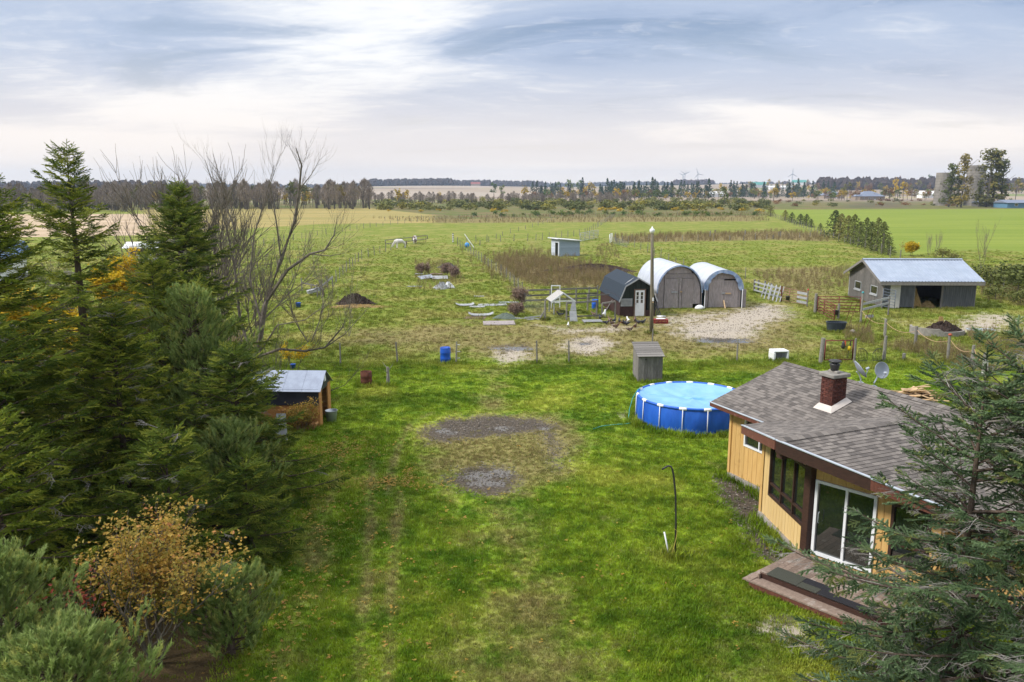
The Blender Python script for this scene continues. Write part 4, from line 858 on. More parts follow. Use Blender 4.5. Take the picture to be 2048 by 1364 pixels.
# ------------------------------------------------------------------ tarp-covered hoop sheds
M_TARP = pm('silver-white tarp', (.46, .49, .545), (.38, .41, .47), 1.1, .5, .4, bump=.8, stretch=(.7, 2.2, .7), c3=(.54, .56, .60), f3=.55, rnd=0, bd=.06)
M_TARPT = pm('teal tarp underside', (.035, .115, .16), (.025, .08, .12), 1.5, .55, .4, bump=.7, rnd=0, bd=.05); M_TARPB = pm('blue tarp hem', (.16, .24, .40), (.30, .36, .46), 3, .55, .4, bump=.7, rnd=0, bd=.04)
def arch(h, w, base, k=10, gothic=.98):
    pts = []
    for i in range(2 * k + 1):
        a = math.pi * (1 - i / (2 * k)); x = math.cos(a); z = math.sin(a) ** gothic
        pts.append((w * math.copysign(abs(x) ** 1.0, x), base + (h - base) * z))
    return pts
def hoop_shed(label, loc, rz, w, h, base, depth, doors, seed, hem):
    o = thing('tarp_shed', label, 'shed', loc, rz, 'tarp-covered hoop sheds'); r = random.Random(seed); pts = arch(h, w, base)
    n = len(pts); V = []; F = []; ny = 24
    for j in range(ny + 1):
        y = -.22 + (depth + .4) * j / ny
        for i, (x, z) in enumerate(pts):
            sg = .05 * math.sin(j / ny * math.pi * 7) ** 2 + r.uniform(-.012, .012); edge = min(i, n - 1 - i)
            s = 1.03 - sg * .35 * (0 if edge < 2 else 1)
            V.append((x * s, y + (r.uniform(-.05, .05) if j in (0, ny) else 0), (z - base) * s + base + .03 + (r.uniform(-.06, .05) if edge == 0 else 0)))
    F = [(j * n + i, j * n + i + 1, (j + 1) * n + i + 1, (j + 1) * n + i) for j in range(ny) for i in range(n - 1)]
    mb = MB(); mb.add(V, F); tp = mb.build('tarp', M_TARP, o, smooth=True); sm_ = tp.modifiers.new('s', 'SOLIDIFY'); sm_.thickness = .015
    mb = MB(); V = []      # ragged hem folded over the front
    for i, (x, z) in enumerate(pts):
        s = 1.035; V += [(x * s, -.235, (z - base) * s + base + .04), (x * (s - hem / w * r.uniform(.7, 1.2)), -.26 + r.uniform(-.02, .02), (z - base) * (s - hem / h * r.uniform(.7, 1.3)) + base - .0)]
    mb.add(V, [(2 * i, 2 * i + 1, 2 * i + 3, 2 * i + 2) for i in range(n - 1)]); mb.build('tarp_hem', M_TARPB, o)
    for s in (-1, 1):      # skirt down the side
        mb = MB(); V = []
        for j in range(13):
            y = -.1 + depth * j / 12; V += [(s * (w * 1.0 + .02), y, base + .05), (s * (w + .02 + .05 * math.sin(j * 1.9)), y, base - .55 + r.uniform(-.12, .12)), (s * (w + .05 * math.sin(j * 2.3)), y, .02)]
        mb.add(V, [(3 * j + k, 3 * j + 3 + k, 3 * j + 4 + k, 3 * j + 1 + k) for j in range(12) for k in range(2)]); mb.build('side_skirt', M_TARPT if hem > .2 else M_PLY, o)
    pr2 = [(x * .97, z * .985 if z > base else z) for x, z in pts]
    # plywood front: sheets cut to the arch
    def top(x):
        for (a, za), (b, zb) in zip(pr2, pr2[1:]):
            if a <= x <= b: return za + (zb - za) * (x - a) / max(b - a, 1e-6)
        return base * .9
    def sheet(x0, x1, z0, z1, y=0.0, nm='plywood_sheet', t=.025):
        k = 6; lo = [(x0 + (x1 - x0) * i / k) for i in range(k + 1)]; mb = MB(); V = [(x, y, z0) for x in lo] + [(x, y, max(z0 + .02, min(z1, top(x)))) for x in lo] + [(x, y + t, z0) for x in lo] + [(x, y + t, max(z0 + .02, min(z1, top(x)))) for x in lo]
        m = k + 1; mb.add(V, [(i, i + 1, m + i + 1, m + i) for i in range(k)] + [(2 * m + i, 3 * m + i, 3 * m + i + 1, 2 * m + i + 1) for i in range(k)] + [(m + i, m + i + 1, 3 * m + i + 1, 3 * m + i) for i in range(k)] + [(0, m, 3 * m, 2 * m), (k, 2 * m + k, 3 * m + k, m + k)])
        return mb.build(nm, M_PLY, o)
    for s in doors: sheet(*s)
    mb = MB(); mb.add([(x, depth, z) for x, z in pr2] + [(pr2[-1][0], depth, 0), (pr2[0][0], depth, 0)], [tuple(range(n + 2))]); mb.build('rear_wall', M_PLY, o)
    return o
h1 = hoop_shed('larger pale tarp shed with two plywood doors, beside the poultry shed', (13.62, 64.6, 0), R(4.5), 1.86, 3.45, 1.25, 6.6,
    [(-1.78, -1.25, 0.02, 9, .02), (-1.22, -.05, .03, 2.45, -.03, 'door'), (.0, .22, .02, 2.5, .0), (.25, 1.18, .03, 2.45, -.03, 'door'), (1.2, 1.78, .35, 9, .02), (-1.22, 1.2, 2.47, 2.85, .0), (-1.0, 1.0, 2.87, 9, .015)], 4, .10)
for x, z, w, m in ((-.62, 1.28, .5, M_GREYTRIM), (.10, 1.32, .14, M_RAWWOOD)): MB().bx(x, x + w, -.07, -.03, z, z + .12).build('latch_board', m, h1)
h2 = hoop_shed('smaller tarp shed with teal side skirt and blue hem', (17.30, 65.0, 0), R(1), 1.62, 3.05, 1.45, 6.8,
    [(-1.45, -1.18, 0.02, 9, .02), (-1.15, .08, .03, 2.35, -.03, 'door'), (.1, 1.25, .03, 2.25, -.02, 'door'), (1.27, 1.5, .02, 9, .02), (-1.2, 1.2, 2.37, 9, .0)], 9, .42)
for x, z, w, m in ((-.10, 1.15, .3, M_GREYTRIM), (.22, 1.13, .45, M_RAWWOOD)): MB().bx(x, x + w, -.07, -.03, z, z + .1).build('latch_board', m, h2)
for x in (-1.52, 1.55): MB().tube([(x, -.28, 0), (x, -.28, 1.55)], .035, 6).build('tarp_pole', M_WHITE, h2)
MB().bar((.12, -.55, 0), (.1, -.06, .62), .08, .08).build('door_prop', M_RAWWOOD, h2)
MB().bx(1.68, 2.0, .15, .2, 0, 1.5).build('side_board', M_PLY, h2)
# plastic sack between the sheds
sk_ = MB(); sk_.lathe([(0, 0), (.3, 0), (.34, .1), (.25, .3), (.1, .42), (0, .42)], 11); o = sk_.build('feed_sack', M_WHITE, loc=G(1399, 618), smooth=True); o.scale = (1.2, .8, .8); tag(o, 'crumpled white plastic sack between the two tarp sheds', 'sack')
# ------------------------------------------------------------------ yard light
pl = thing('yard_light_pole', 'tall grey-brown wooden pole with white lamp in front of the sheds', 'lamp post', G(1303, 667), 0)
M_POLE = pm('pole wood', (.20, .175, .125), (.13, .115, .085), 5, .9, .2, bump=.4, stretch=(5, 5, .5), rnd=0)
MB().tube([(0, 0, -.1), (-.05, 0, 2.4), (-.12, 0, 5), (-.18, 0, 6.75)], [.135, .125, .11, .095], 12).build('pole', M_POLE, pl, smooth=True)
MB().lathe([(0, 0), (.10, 0), (.15, .10), (.17, .16), (.17, .26), (.10, .30), (.05, .36), (.04, .44), (0, .46)], 14, (-.18, 0, 6.72)).build('lamp_head', M_WHITE, pl, smooth=True)
MB().box((0.0, -.17, 2.35), (.1, .06, .22)).build('meter_box', M_WHITE, pl); MB().box((0, -.16, 2.16), (.1, .05, .05)).build('tag_plate', M_RAWWOOD, pl)
# ------------------------------------------------------------------ poultry yard
M_CRATE = pm('red plastic crate', (.30, .022, .022), (.22, .016, .018), 4, .5, .4, rnd=.1)
cr_ = thing('poultry_crate', 'low red plastic poultry crate beside the light pole', 'crate', G(1321, 646), R(-3)); mb = MB()
for y in (-.27, .27): 
    for z in (.03, .14, .25): mb.box((0, y, z), (1.0, .03, .035))
for x in np.linspace(-.5, .5, 11): mb.box((x, -.27, .14), (.03, .03, .26)); mb.box((x, .27, .14), (.03, .03, .26))
for y in np.linspace(-.25, .25, 6): mb.box((-.5, y, .14), (.03, .03, .26)); mb.box((.5, y, .14), (.03, .03, .26))
mb.build('slatted_sides', M_CRATE, cr_); MB().bx(-.5, .5, -.28, .28, .0, .02).build('base', M_CRATE, cr_); MB().bx(-.51, .51, -.29, .29, .262, .285).build('lid', M_CRATE, cr_)
o = MB().lathe([(0, .01), (.30, .0), (.36, .06), (.34, .06), (.28, .025), (0, .03)], 18).build('feed_pan', M_WHITE, loc=G(1321, 646) + Vector((0, 0, .286)), smooth=True); o.scale = (1, .6, 1); tag(o, 'pale flat pan lying on the red poultry crate', 'pan')
o = MB().lathe([(0, .0), (.30, .0), (.36, .07), (.0, .09)], 18).build('upturned_pan', M_WHITE, loc=G(1324, 635) + Vector((0, .3, 0)), smooth=True); tag(o, 'white upturned pan on the ground behind the red crate', 'pan')
pen = thing('poultry_pen', 'timber and wire poultry pen of grey posts and rails', 'fence', G(1090, 640))
def P3(x, y, z=0): g = G(x, y); return g - pen.location + Vector((0, 0, z))
def ppost(x, y, h, r=.07): MB().tube([P3(x, y, -.03), P3(x, y, h)], [r, r * .9], 8).build('post', M_POST, pen)
for x, y, h in ((1090, 641, 1.55), (1133, 640, 1.3), (1193, 635, 1.25), (1204, 635, 1.1), (1230, 634, 1.2), (1042, 612, 1.4), (1100, 610, 1.3), (1152, 608, 1.4), (1178, 606, 1.4), (1195, 606, 1.5), (1175, 622, 1.35), (1214, 615, 1.4)): ppost(x, y, h)
def prail(a, za, b, zb, w=.05, h=.12, m=None): MB().bar(P3(*a, za), P3(*b, zb), w, h).build('rail', m or M_GREYWOOD, pen)
prail((1133, 640), 1.28, (1193, 635), 1.25, .1, .12, M_POST); prail((1204, 635), 1.08, (1230, 634), 1.2, .1, .12, M_POST); prail((1133, 640), .25, (1204, 636), .2, .05, .1); prail((1206, 634), .1, (1224, 625), 1.0, .06, .08)
for z in (1.3, .85, .45): prail((1042, 612), z, (1195, 606), z, .05, .13)
prail((1175, 622), 1.25, (1230, 620), 1.3, .06, .1); prail((1080, 642), .2, (1092, 640), .9, .06, .08)
for k in range(9):
    mb = MB(); z = .12 + k * .14
    mb.tube([P3(1042, 612, z), P3(1066, 628, z), P3(1090, 641, z), P3(1133, 640, min(z, 1.25))], .006, 3, cap=False); mb.build('wire', M_WIRE, pen)
for k in range(30):
    f = k / 29; a = P3(1042, 612).lerp(P3(1090, 641), f); mb = MB(); mb.tube([a, a + Vector((0, 0, 1.3))], .005, 3, cap=False); mb.build('wire', M_WIRE, pen)
# little white gable shelter in the pen
sh = thing('gable_shelter', 'small white gabled shelter roof on posts inside the poultry pen', 'shelter', G(1121, 626), R(10))
M_WSHIN = pm('worn white shingle', (.42, .41, .39), (.32, .30, .28), 8, .85, .2, bump=.3, rnd=.05)
for s in (-1, 1):
    mb = MB(); pts_ = [(0, -.9, 1.75), (0, .95, 1.75), (s * .98, .95, 1.05), (s * .98, -.9, 1.05)]; mb.slab(pts_ if s < 0 else pts_[::-1], .05); mb.build('roof_slope', M_WSHIN, sh)
    mb = MB(); mb.bar((0, -.92, 1.70), (s * .98, -.92, 1.01), .04, .10); mb.build('barge_board', M_WHITE, sh)
    for y in (-.8, .85): MB().bx(s * .72 - .04, s * .72 + .04, y - .04, y + .04, 0, 1.2).build('post', M_GREYTRIM, sh)
MB().bx(-.85, .85, -.93, -.90, 1.02, 1.12).build('tie_beam', M_WHITE, sh)
fr = thing('clothes_rack', 'upright white frame behind the gabled shelter', 'frame', G(1111, 618), 0)
mb = MB(); mb.bx(-.38, -.30, -.03, .03, 0, 1.95); mb.bx(.30, .38, -.03, .03, 0, 1.95); mb.bx(-.3, .3, -.03, .03, 1.87, 1.95); mb.bx(-.3, .3, -.03, .03, .5, .57); mb.bx(-.3, .3, -.03, .03, .9, .97); mb.build('frame', M_WHITE, fr)
wb = thing('leaning_door_panel', 'cracked white panel leaning on the pen rail', 'panel', G(1147, 643), R(5)); mb = MB(); mb.slab([(-.26, .0, .0), (.30, .0, .0), (.24, .3, .78), (-.28, .26, .72)], -.03); mb.build('lower_piece', M_GREYTRIM, wb); mb = MB(); mb.slab([(-.22, .27, .76), (.25, .31, .80), (.18, .48, 1.42), (-.05, .46, 1.40)], -.03); mb.build('upper_piece', M_GREYTRIM, wb)
def pallet(label, loc, rz, w=1.35, d=1.0, n=6, tilt=0.0, group='pallets and slats on the ground'):
    o = thing('pallet', label, 'pallet', loc, rz, group)
    for k in range(3): MB().bx(-w / 2, w / 2, -.05, .05, 0, .09).build('bearer', M_GREYWOOD, o, loc=(0, -d / 2 + .05 + (d - .1) * k / 2, 0))
    for k in range(n): MB().bx(-.05, .05, -d / 2, d / 2, .092, .112).build('slat', M_GREYTRIM, o, loc=(-w / 2 + .06 + (w - .12) * k / (n - 1), 0, 0))
    return o
p_ = pallet('flat weathered pallet in front of the poultry pen', G(1185, 644), R(95), 1.0, 1.4, 6)
lp = thing('slat_heap', 'loose heap of pale slats at the corner of the pen', 'boards', G(1063, 638))
for k in range(9): MB().box((0, 0, 0), (U(.9, 1.6), .07, .03)).build('slat', M_GREYTRIM, lp, loc=(U(-.6, .6), U(-.5, .5), .03 + k * .014)).rotation_euler = (0, U(-.04, .04), U(-.7, .7))
o = drum('feed_drum', 'small blue drum inside the poultry pen', G(1190, 617), .75, .27, M_BLUEPL, (.5,)); o['category'] = 'drum'
# ------------------------------------------------------------------ metal-roofed barn
M_CORR = pm('ribbed blue-grey steel roof', (.36, .41, .50), (.30, .35, .44), 1.5, .38, .5, metal=.55, bump=.05, c3=(.42, .46, .52), f3=.6, rnd=.04)
M_CORRD = pm('dark ribbed steel', (.115, .12, .135), (.08, .085, .098), 2, .55, .4, metal=.35, c3=(.16, .13, .11), f3=.6, stretch=(4, 4, .6), rnd=.1)
M_BARNW = pm('grey barn board', (.155, .145, .135), (.10, .094, .088), 5, .9, .2, bump=.3, stretch=(8, 8, .7), c3=(.19, .175, .16), f3=.6, rnd=.16)
barn = thing('metal_roof_barn', 'open-fronted grey barn with ribbed metal roof', 'barn', (30.24, 64.5, 0), R(-1.5))
BW, BD, BH, BR = 7.4, 7.0, 2.35, 3.68
def corrugated(a, b, down, pitch, amp, mat, name, parent, nrm):
    """ribbed sheet from edge a-b extended by vector down"""
    a, b, down, nrm = Vector(a), Vector(b), Vector(down), Vector(nrm).normalized(); L = (b - a).length; d = (b - a) / L; n = max(1, int(L / pitch)); V = []
    for i in range(n):
        for f, h in ((0, 0), (.55, 0), (.68, 1), (.87, 1)):
            p = a + d * (L * (i + f) / n) + nrm * amp * h; V += [p, p + down]
    V += [b, b + down]; m = len(V) // 2
    mb = MB(); mb.add(V, [(2 * i, 2 * i + 1, 2 * i + 3, 2 * i + 2) for i in range(m - 1)]); o = mb.build(name, mat, parent); s = o.modifiers.new('s', 'SOLIDIFY'); s.thickness = .008; return o
hx0, hx1, oh = -.45, BW + .5, .4; sl = (BR - BH) / (BD / 2)
for i in range(8):
    x0 = hx0 + (hx1 - hx0) * i / 8; x1 = hx0 + (hx1 - hx0) * (i + 1) / 8
    corrugated((x0, BD / 2, BR + .06), (x1, BD / 2, BR + .06), (0, -BD / 2 - oh, -(BD / 2 + oh) * sl), .23, .035, M_CORR, 'roof_sheet', barn, (0, 0, 1)); corrugated((x0, BD / 2, BR + .06), (x1, BD / 2, BR + .06), (0, BD / 2 + oh, -(BD / 2 + oh) * sl), .23, .035, M_CORR, 'roof_sheet', barn, (0, 0, 1))
mb = MB(); mb.slab([(hx0, BD / 2 - .2, BR + .06), (hx1, BD / 2 - .2, BR + .06), (hx1, BD / 2, BR + .13), (hx0, BD / 2, BR + .13)], .01); mb.slab([(hx0, BD / 2, BR + .13), (hx1, BD / 2, BR + .13), (hx1, BD / 2 + .2, BR + .06), (hx0, BD / 2 + .2, BR + .06)], .01); mb.build('ridge_cap', M_CORR, barn)
MB().bx(hx0, hx1, -oh - .03, -oh + .02, BH - oh * sl - .24, BH - oh * sl + .02).build('eave_board', M_GREYWOOD, barn)
for s in (0, 1):
    mb = MB(); x = hx0 if s == 0 else hx1; mb.bar((x, -oh, BH - oh * sl - .06), (x, BD / 2, BR - .04), .04, .2); mb.bar((x, BD + oh, BH - oh * sl - .06), (x, BD / 2, BR - .04), .04, .2); mb.build('barge_board', M_GREYWOOD, barn)
# left gable in boards (plank per plank), with two windows
nb = 26; w = BD / nb; WIN = ((1.0, 2.35, .98, 1.68), (4.35, 5.7, .98, 1.68))
for i in range(nb):
    y0 = w * i + .006; y1 = w * (i + 1) - .006; ym = (y0 + y1) / 2
    tz = lambda y: BH + (BR - BH) * (1 - abs(y - BD / 2) / (BD / 2)) - .03
    segs = [(0, None)]
    for a, b, z0, z1 in WIN:
        if a - .02 < ym < b + .02: segs = [(0, z0), (z1, None)]
    for z0, z1 in segs:
        ta, tb = (z1, z1) if z1 else (tz(y0), tz(y1)); mb = MB(); mb.add([(-.02, y0, z0), (.02, y0, z0), (.02, y1, z0), (-.02, y1, z0), (-.02, y0, ta), (.02, y0, ta), (.02, y1, tb), (-.02, y1, tb)], [(0, 3, 2, 1), (4, 5, 6, 7), (0, 1, 5, 4), (1, 2, 6, 5), (2, 3, 7, 6), (3, 0, 4, 7)]); mb.build('plank', M_BARNW, barn)
for a, b, z0, z1 in WIN:
    mb = MB(); mb.bx(-.05, .0, a, b, z0 - .0, z0 + .06); mb.bx(-.05, 0, a, b, z1 - .06, z1); mb.bx(-.05, 0, a, a + .06, z0 + .06, z1 - .06); mb.bx(-.05, 0, b - .06, b, z0 + .06, z1 - .06); wf = mb.build('window', M_GREYTRIM, barn)
    MB().bx(-.012, .004, a + .06, b - .06, z0 + .06, z1 - .06).build('pane', M_GLASS, wf); MB().bx(-.1, 0, a - .06, b + .06, z0 - .12, z0 - .002).build('sill', M_GREYTRIM, wf)
MB().bx(-.04, .04, BD - .04, BD + .04, 0, BH).build('corner_board', M_GREYTRIM, barn); MB().bx(-.05, .05, -.06, .03, 0, BH).build('corner_board', M_GREYWOOD, barn)
mb = MB(); mb.bx(0, BW, BD - .03, BD, 0, BH); mb.add([(BW, 0, 0), (BW, BD, 0), (BW, BD, BH), (BW, BD / 2, BR), (BW, 0, BH)], [(0, 1, 2, 3, 4)]); mb.build('rear_wall', M_BARNW, barn)
corrugated((.06, -.01, BH - .12), (.55, -.01, BH - .12), (0, 0, -2.1), .11, .03, M_CORRD, 'wall_sheet', barn, (0, -1, 0))
MB().bx(.56, 1.38, -.05, -.01, .05, 2.02).build('white_door', pm('dull white board', (.52, .50, .47), (.44, .42, .39), 3, .7, .3, rnd=0), barn)
corrugated((1.40, -.01, BH - .12), (2.50, -.01, BH - .12), (0, 0, -2.1), .11, .03, M_CORRD, 'wall_sheet', barn, (0, -1, 0))
corrugated((4.86, -.02, BH - .10), (BW, -.02, BH - .10), (0, 0, -2.15), .16, .045, M_CORRD, 'wall_sheet', barn, (0, -1, 0))
for x in (2.52, 4.78, BW): MB().bx(x - .07, x + .07, .0, .12, 0, BH + .05).build('door_post', M_GREYWOOD, barn)
M_HAY = pm('hay', (.36, .25, .105), (.24, .16, .06), 18, .95, .1, bump=.9, rnd=.1, bd=.04)
def heap(name, label, cat, loc, rx, ry, h, mat, seed, rough=.16, n=26, m=9):
    r = np.random.RandomState(seed); mb = MB(); V = [(0, 0, h)]
    for k in range(1, m + 1):
        f = k / m
        for j in range(n):
            q = 2 * math.pi * j / n; z = h * (1 - f ** 1.6) * (1 + r.uniform(-rough, rough)) if k < m else -.02; e = 1 + .18 * math.sin(q * 3 + seed) * f + r.uniform(-.05, .05)
            V.append((rx * f * e * math.cos(q), ry * f * e * math.sin(q), z))
    F = [(0, 1 + j, 1 + (j + 1) % n) for j in range(n)] + [(1 + (k - 1) * n + j, 1 + k * n + j, 1 + k * n + (j + 1) % n, 1 + (k - 1) * n + (j + 1) % n) for k in range(1, m) for j in range(n)]
    mb.add(V, F); o = mb.build(name, mat, loc=loc); return tag(o, label, cat)
BM = Matrix.Translation((30.24, 64.5, 0)) @ Matrix.Rotation(R(-1.5), 4, 'Z')
heap('hay_heap', 'tall golden hay heap just inside the barn opening', 'hay', BM @ Vector((3.0, 1.1, 0)), .55, .8, 1.6, M_HAY, 3); heap('hay_heap', 'low hay heap spilled on the barn floor', 'hay', BM @ Vector((4.1, .9, 0)), .75, .6, .5, M_HAY, 5)
# ------------------------------------------------------------------ gates, troughs and clutter
M_REDPIPE = pm('rusty red pipe', (.20, .048, .036), (.13, .034, .028), 7, .7, .3, c3=(.24, .11, .07), f3=.6, sc3=3, rnd=.12)
M_RUSTPIPE = pm('faded rusty pipe', (.30, .165, .115), (.22, .11, .08), 7, .75, .3, rnd=.12)
M_BLUEPIPE = pm('blue-grey pipe', (.13, .16, .20), (.10, .12, .16), 7, .6, .3, rnd=.12)
M_ROPE = pm('orange-buff rope', (.50, .33, .20), (.40, .26, .16), 8, .9, .1, rnd=0)
def gate(label, a, b, h, n, mat, r=.022, z0=.15, stiles=(0, .33, .66, 1), name='tube_gate', grid=0, cat='gate'):
    a, b = Vector(a), Vector(b); o = thing(name, label, cat, a); d = b - a
    for i in range(n): z = z0 + (h - z0) * i / (n - 1); MB().tube([Vector((0, 0, z)), d + Vector((0, 0, z))], r, 6).build('rail', mat, o, smooth=True)
    for f in stiles: MB().tube([d * f + Vector((0, 0, z0)), d * f + Vector((0, 0, h))], r * 1.2, 6).build('stile', mat, o, smooth=True)
    for k in range(grid):
        f = (k + .5) / grid; MB().tube([d * f + Vector((0, 0, z0)), d * f + Vector((0, 0, z0 + (h - z0) * .72))], r * .35, 4).build('bar', M_RUST, o)
    return o
def post(label, px, h, r=.085, cap=None, mat=None, group=None, name='fence_post', lean=(0, 0)):
    g = G(*px); o = thing(name, label, 'post', g, 0, group); MB().tube([(0, 0, -.04), (lean[0] * h, lean[1] * h, h)], [r * 1.05, r * .95], 9).build('shaft', mat or M_POST, o)
    if cap: MB().lathe([(0, 0), (r * 1.15, 0), (r * 1.2, .07), (r * .6, .13), (0, .15)], 9, (lean[0] * h, lean[1] * h, h - .02)).build('cap', cap, o, smooth=True)
    return o
M_PINK = pm('pink-red cap', (.55, .03, .07), None, 4, .5, .4, rnd=0); M_TEALC = pm('teal cap', (.05, .32, .36), None, 4, .5, .4, rnd=0); M_ORC = pm('orange-red cap', (.45, .10, .05), None, 4, .6, .3, rnd=0)
rl = thing('rail_fence', 'grey two-rail fence with square posts right of the tarp sheds', 'fence', G(1508, 585))
def RP(x, y, z): return G(x, y) - rl.location + Vector((0, 0, z))
for x, y, h in ((1508, 585, 1.25), (1516, 586, 1.25), (1529, 589, 1.3), (1541, 592, 1.2)): MB().box((0, 0, 0), (.14, .14, h)).build('post', M_GREYWOOD, rl, loc=RP(x, y, h / 2 - .02))
for z in (1.05, .68, .3): MB().bar(RP(1508, 586, z), RP(1562, 602, z), .04, .13).build('rail', M_GREYTRIM, rl)
for k, (x, y) in enumerate(((1526, 594), (1532, 597), (1541, 599), (1549, 601), (1556, 603))):
    g = G(x, y); o = thing('trestle_frame', 'whitish lumber frame leaning on the grey rail fence', 'frame', g, 0, 'whitish frames leaning on the rail fence')
    for dx in (-.1, .22): MB().bar((dx - .15, -.25, 0), (dx + .35, .35, 1.25), .07, .05).build('leg', M_GREYTRIM, o)
    MB().bar((-.2, -.05, .42), (.35, .0, .5), .06, .05).build('brace', M_GREYTRIM, o)
g1 = gate('faded rusty tube gate with white boards at its far end, nearer the tarp sheds', G(1562, 603), G(1612, 613), 1.22, 6, M_RUSTPIPE, .025)
d_ = G(1612, 613) - G(1562, 603)
for z in (.3, .68, 1.05): MB().bar(d_ * .62 + Vector((0, -.05, z)), d_ * 1.0 + Vector((0, -.05, z)), .03, .2).build('white_board', M_GREYTRIM, g1)
post('dark reddish post hinging the faded tube gate', (1562, 603), 1.35, .07, mat=M_RUST); post('slim post with a pink-red cap at the end of the faded gate', (1614, 614), 1.4, .05, M_PINK)
def bucket(label, loc, mat, s=1.0): o = MB().lathe([(0, 0), (.13, 0), (.17, .30), (.18, .31), (.165, .31), (.125, .02), (0, .02)], 14).build('bucket', mat, loc=loc, smooth=True); o.scale = (s, s, s); return tag(o, label, 'bucket')
bucket('black bucket hanging on the faded rusty gate', G(1573, 606) + Vector((0, -.22, .28)), M_BLACK, 1.1); bucket('black bucket hung on the short post behind the dark trough', G(1669, 637) + Vector((0, -.2, .3)), M_BLACK, 1.2)
post('stout pale post at the start of the red gates', (1630, 625), 1.5, .12); post('short pale post carrying a black bucket', (1676, 638), 1.15, .09); post('tall post with teal cap between the red gate and the rails', (1721, 646), 2.2, .075, M_TEALC)
gate('dark red tube gate standing closed in front of the barn', G(1634, 625), G(1719, 627), 1.30, 6, M_REDPIPE, .03, stiles=(0, .5, 1)); gate('dark red tube gate swung open towards the trough', G(1632, 625) + Vector((.05, -.1, 0)), G(1668, 643), 1.22, 6, M_REDPIPE, .028, stiles=(0, .4, 1))
rf = thing('board_rails', 'pale grey board rails between the teal-capped post and the barn', 'fence', G(1722, 645))
for z in (1.35, .95): MB().bar((0, 0, z), G(1776, 630) - G(1722, 645) + Vector((0, 0, z)), .04, .16).build('rail', M_GREYTRIM, rf)
MB().bar((.3, 0, .45), G(1746, 640) - G(1722, 645) + Vector((0, 0, .3)), .04, .2).build('rail', M_GREYTRIM, rf); MB().tube([G(1776, 630) - G(1722, 645), G(1776, 630) - G(1722, 645) + Vector((0, 0, 1.5))], .06, 8).build('post', M_GREYWOOD, rf)
gate('blue-grey tube gate beside the white barn door', G(1764, 619), G(1788, 624), 1.7, 7, M_BLUEPIPE, .02, z0=.3, stiles=(0, 1))
# trough
M_TROUGH = pm('dark stock tank plastic', (.030, .040, .055), (.022, .030, .042), 3, .45, .5, rnd=0)
tr = thing('stock_trough', 'dark oval stock trough beside the red gates', 'trough', G(1675, 664) + Vector((0, .3, 0)), R(-4)); mb = MB(); V = []; n = 32
for a_, z in ((.86, 0), (.92, .3), (1.0, .60), (1.05, .62), (1.05, .66), (.97, .66), (.90, .3), (.84, .12)):
    for j in range(n): q = 2 * math.pi * j / n; V.append((.66 * a_ * math.copysign(abs(math.cos(q)) ** .8, math.cos(q)), .46 * a_ * math.copysign(abs(math.sin(q)) ** .8, math.sin(q)), z))
F = [(i * n + j, i * n + (j + 1) % n, (i + 1) * n + (j + 1) % n, (i + 1) * n + j) for i in range(7) for j in range(n)] + [tuple(7 * n + j for j in range(n)), tuple(reversed(range(n)))]
mb.add(V, F); mb.build('tank', M_TROUGH, tr, smooth=False)
o = MB().lathe([(0, 0), (.12, .02), (.18, .12), (.16, .24), (.08, .3), (0, .31)], 11).build('round_stone', M_CONC, loc=G(1705, 668), smooth=True); tag(o, 'pale round stone on the grass beside the dark trough', 'stone')
for x, y, dx, l in ((1690, 648, .5, 1.6), (1698, 650, .55, 1.5), (1724, 662, .5, 1.5), (1731, 664, .55, 1.5)):
    o = MB().tube([(0, 0, 0), (dx, .25, l)], .02, 5).build('leaning_rod', M_RUST, loc=G(x, y)); tag(o, 'thin rusty rod leaning in the weeds by the teal-capped post', 'rod', 'rusty rods by the trough')
# chest shell
fz = thing('freezer_shell', 'white open-fronted freezer shell lying on the grass', 'freezer', G(1562, 723), R(6)); M_ENAM = pm('white enamel', (.74, .75, .74), (.66, .67, .66), 3, .4, .5, rnd=0)
mb = MB(); mb.bx(-.46, .46, 0, .70, 0, .09); mb.bx(-.46, .46, 0, .70, .52, .62); mb.bx(-.46, -.31, 0, .7, .09, .52); mb.bx(.34, .46, 0, .7, .09, .52); mb.build('shell', M_ENAM, fz, bevel=.035); MB().bx(-.31, .34, .62, .68, .09, .52).build('back_panel', M_GREYTRIM, fz)
# red yard gate near the house
rg = gate('small red pipe gate with wire mesh and gear hung on it', G(1648, 725), G(1704, 724), 1.25, 2, M_REDPIPE, .032, stiles=(0, 1), grid=20)
post('stout grey post hinging the small red gate', (1641, 727), 1.45, .12, lean=(.04, 0)); post('slim reddish post closing the small red gate', (1708, 726), 1.4, .06, mat=M_GREYWOOD)
M_YEL = pm('yellow strap', (.65, .48, .02), None, 4, .6, .3, rnd=0); M_ORG = pm('orange strap', (.62, .12, .05), None, 4, .6, .3, rnd=0)
gp = G(1648, 725).lerp(G(1704, 724), .63) + Vector((0, -.06, 0))
o = thing('hanging_harness', 'black and orange harness hung over the small red gate', 'harness', gp); MB().lathe([(0, 0), (.08, .02), (.11, .15), (.09, .36), (.04, .44), (0, .45)], 9, (0, 0, .78)).build('bag', M_BLACK, o, smooth=True); MB().box((.07, -.06, 1.12), (.07, .04, .26)).build('strap', M_ORG, o)
o = thing('hanging_halter', 'yellow halter dangling from the small red gate', 'halter', gp + Vector((.33, 0, 0))); MB().lathe([(0, 0), (.07, .05), (.12, .15), (.08, .27), (0, .3)], 9, (0, 0, .66)).build('noseband', M_YEL, o, smooth=True); MB().tube([(0.05, 0, .9), (.05, -.02, 1.26)], .03, 6).build('strap', M_BLACK, o); MB().tube([(-.02, 0, .68), (-.03, 0, .3)], .015, 5).build('lead', M_BLACK, o)
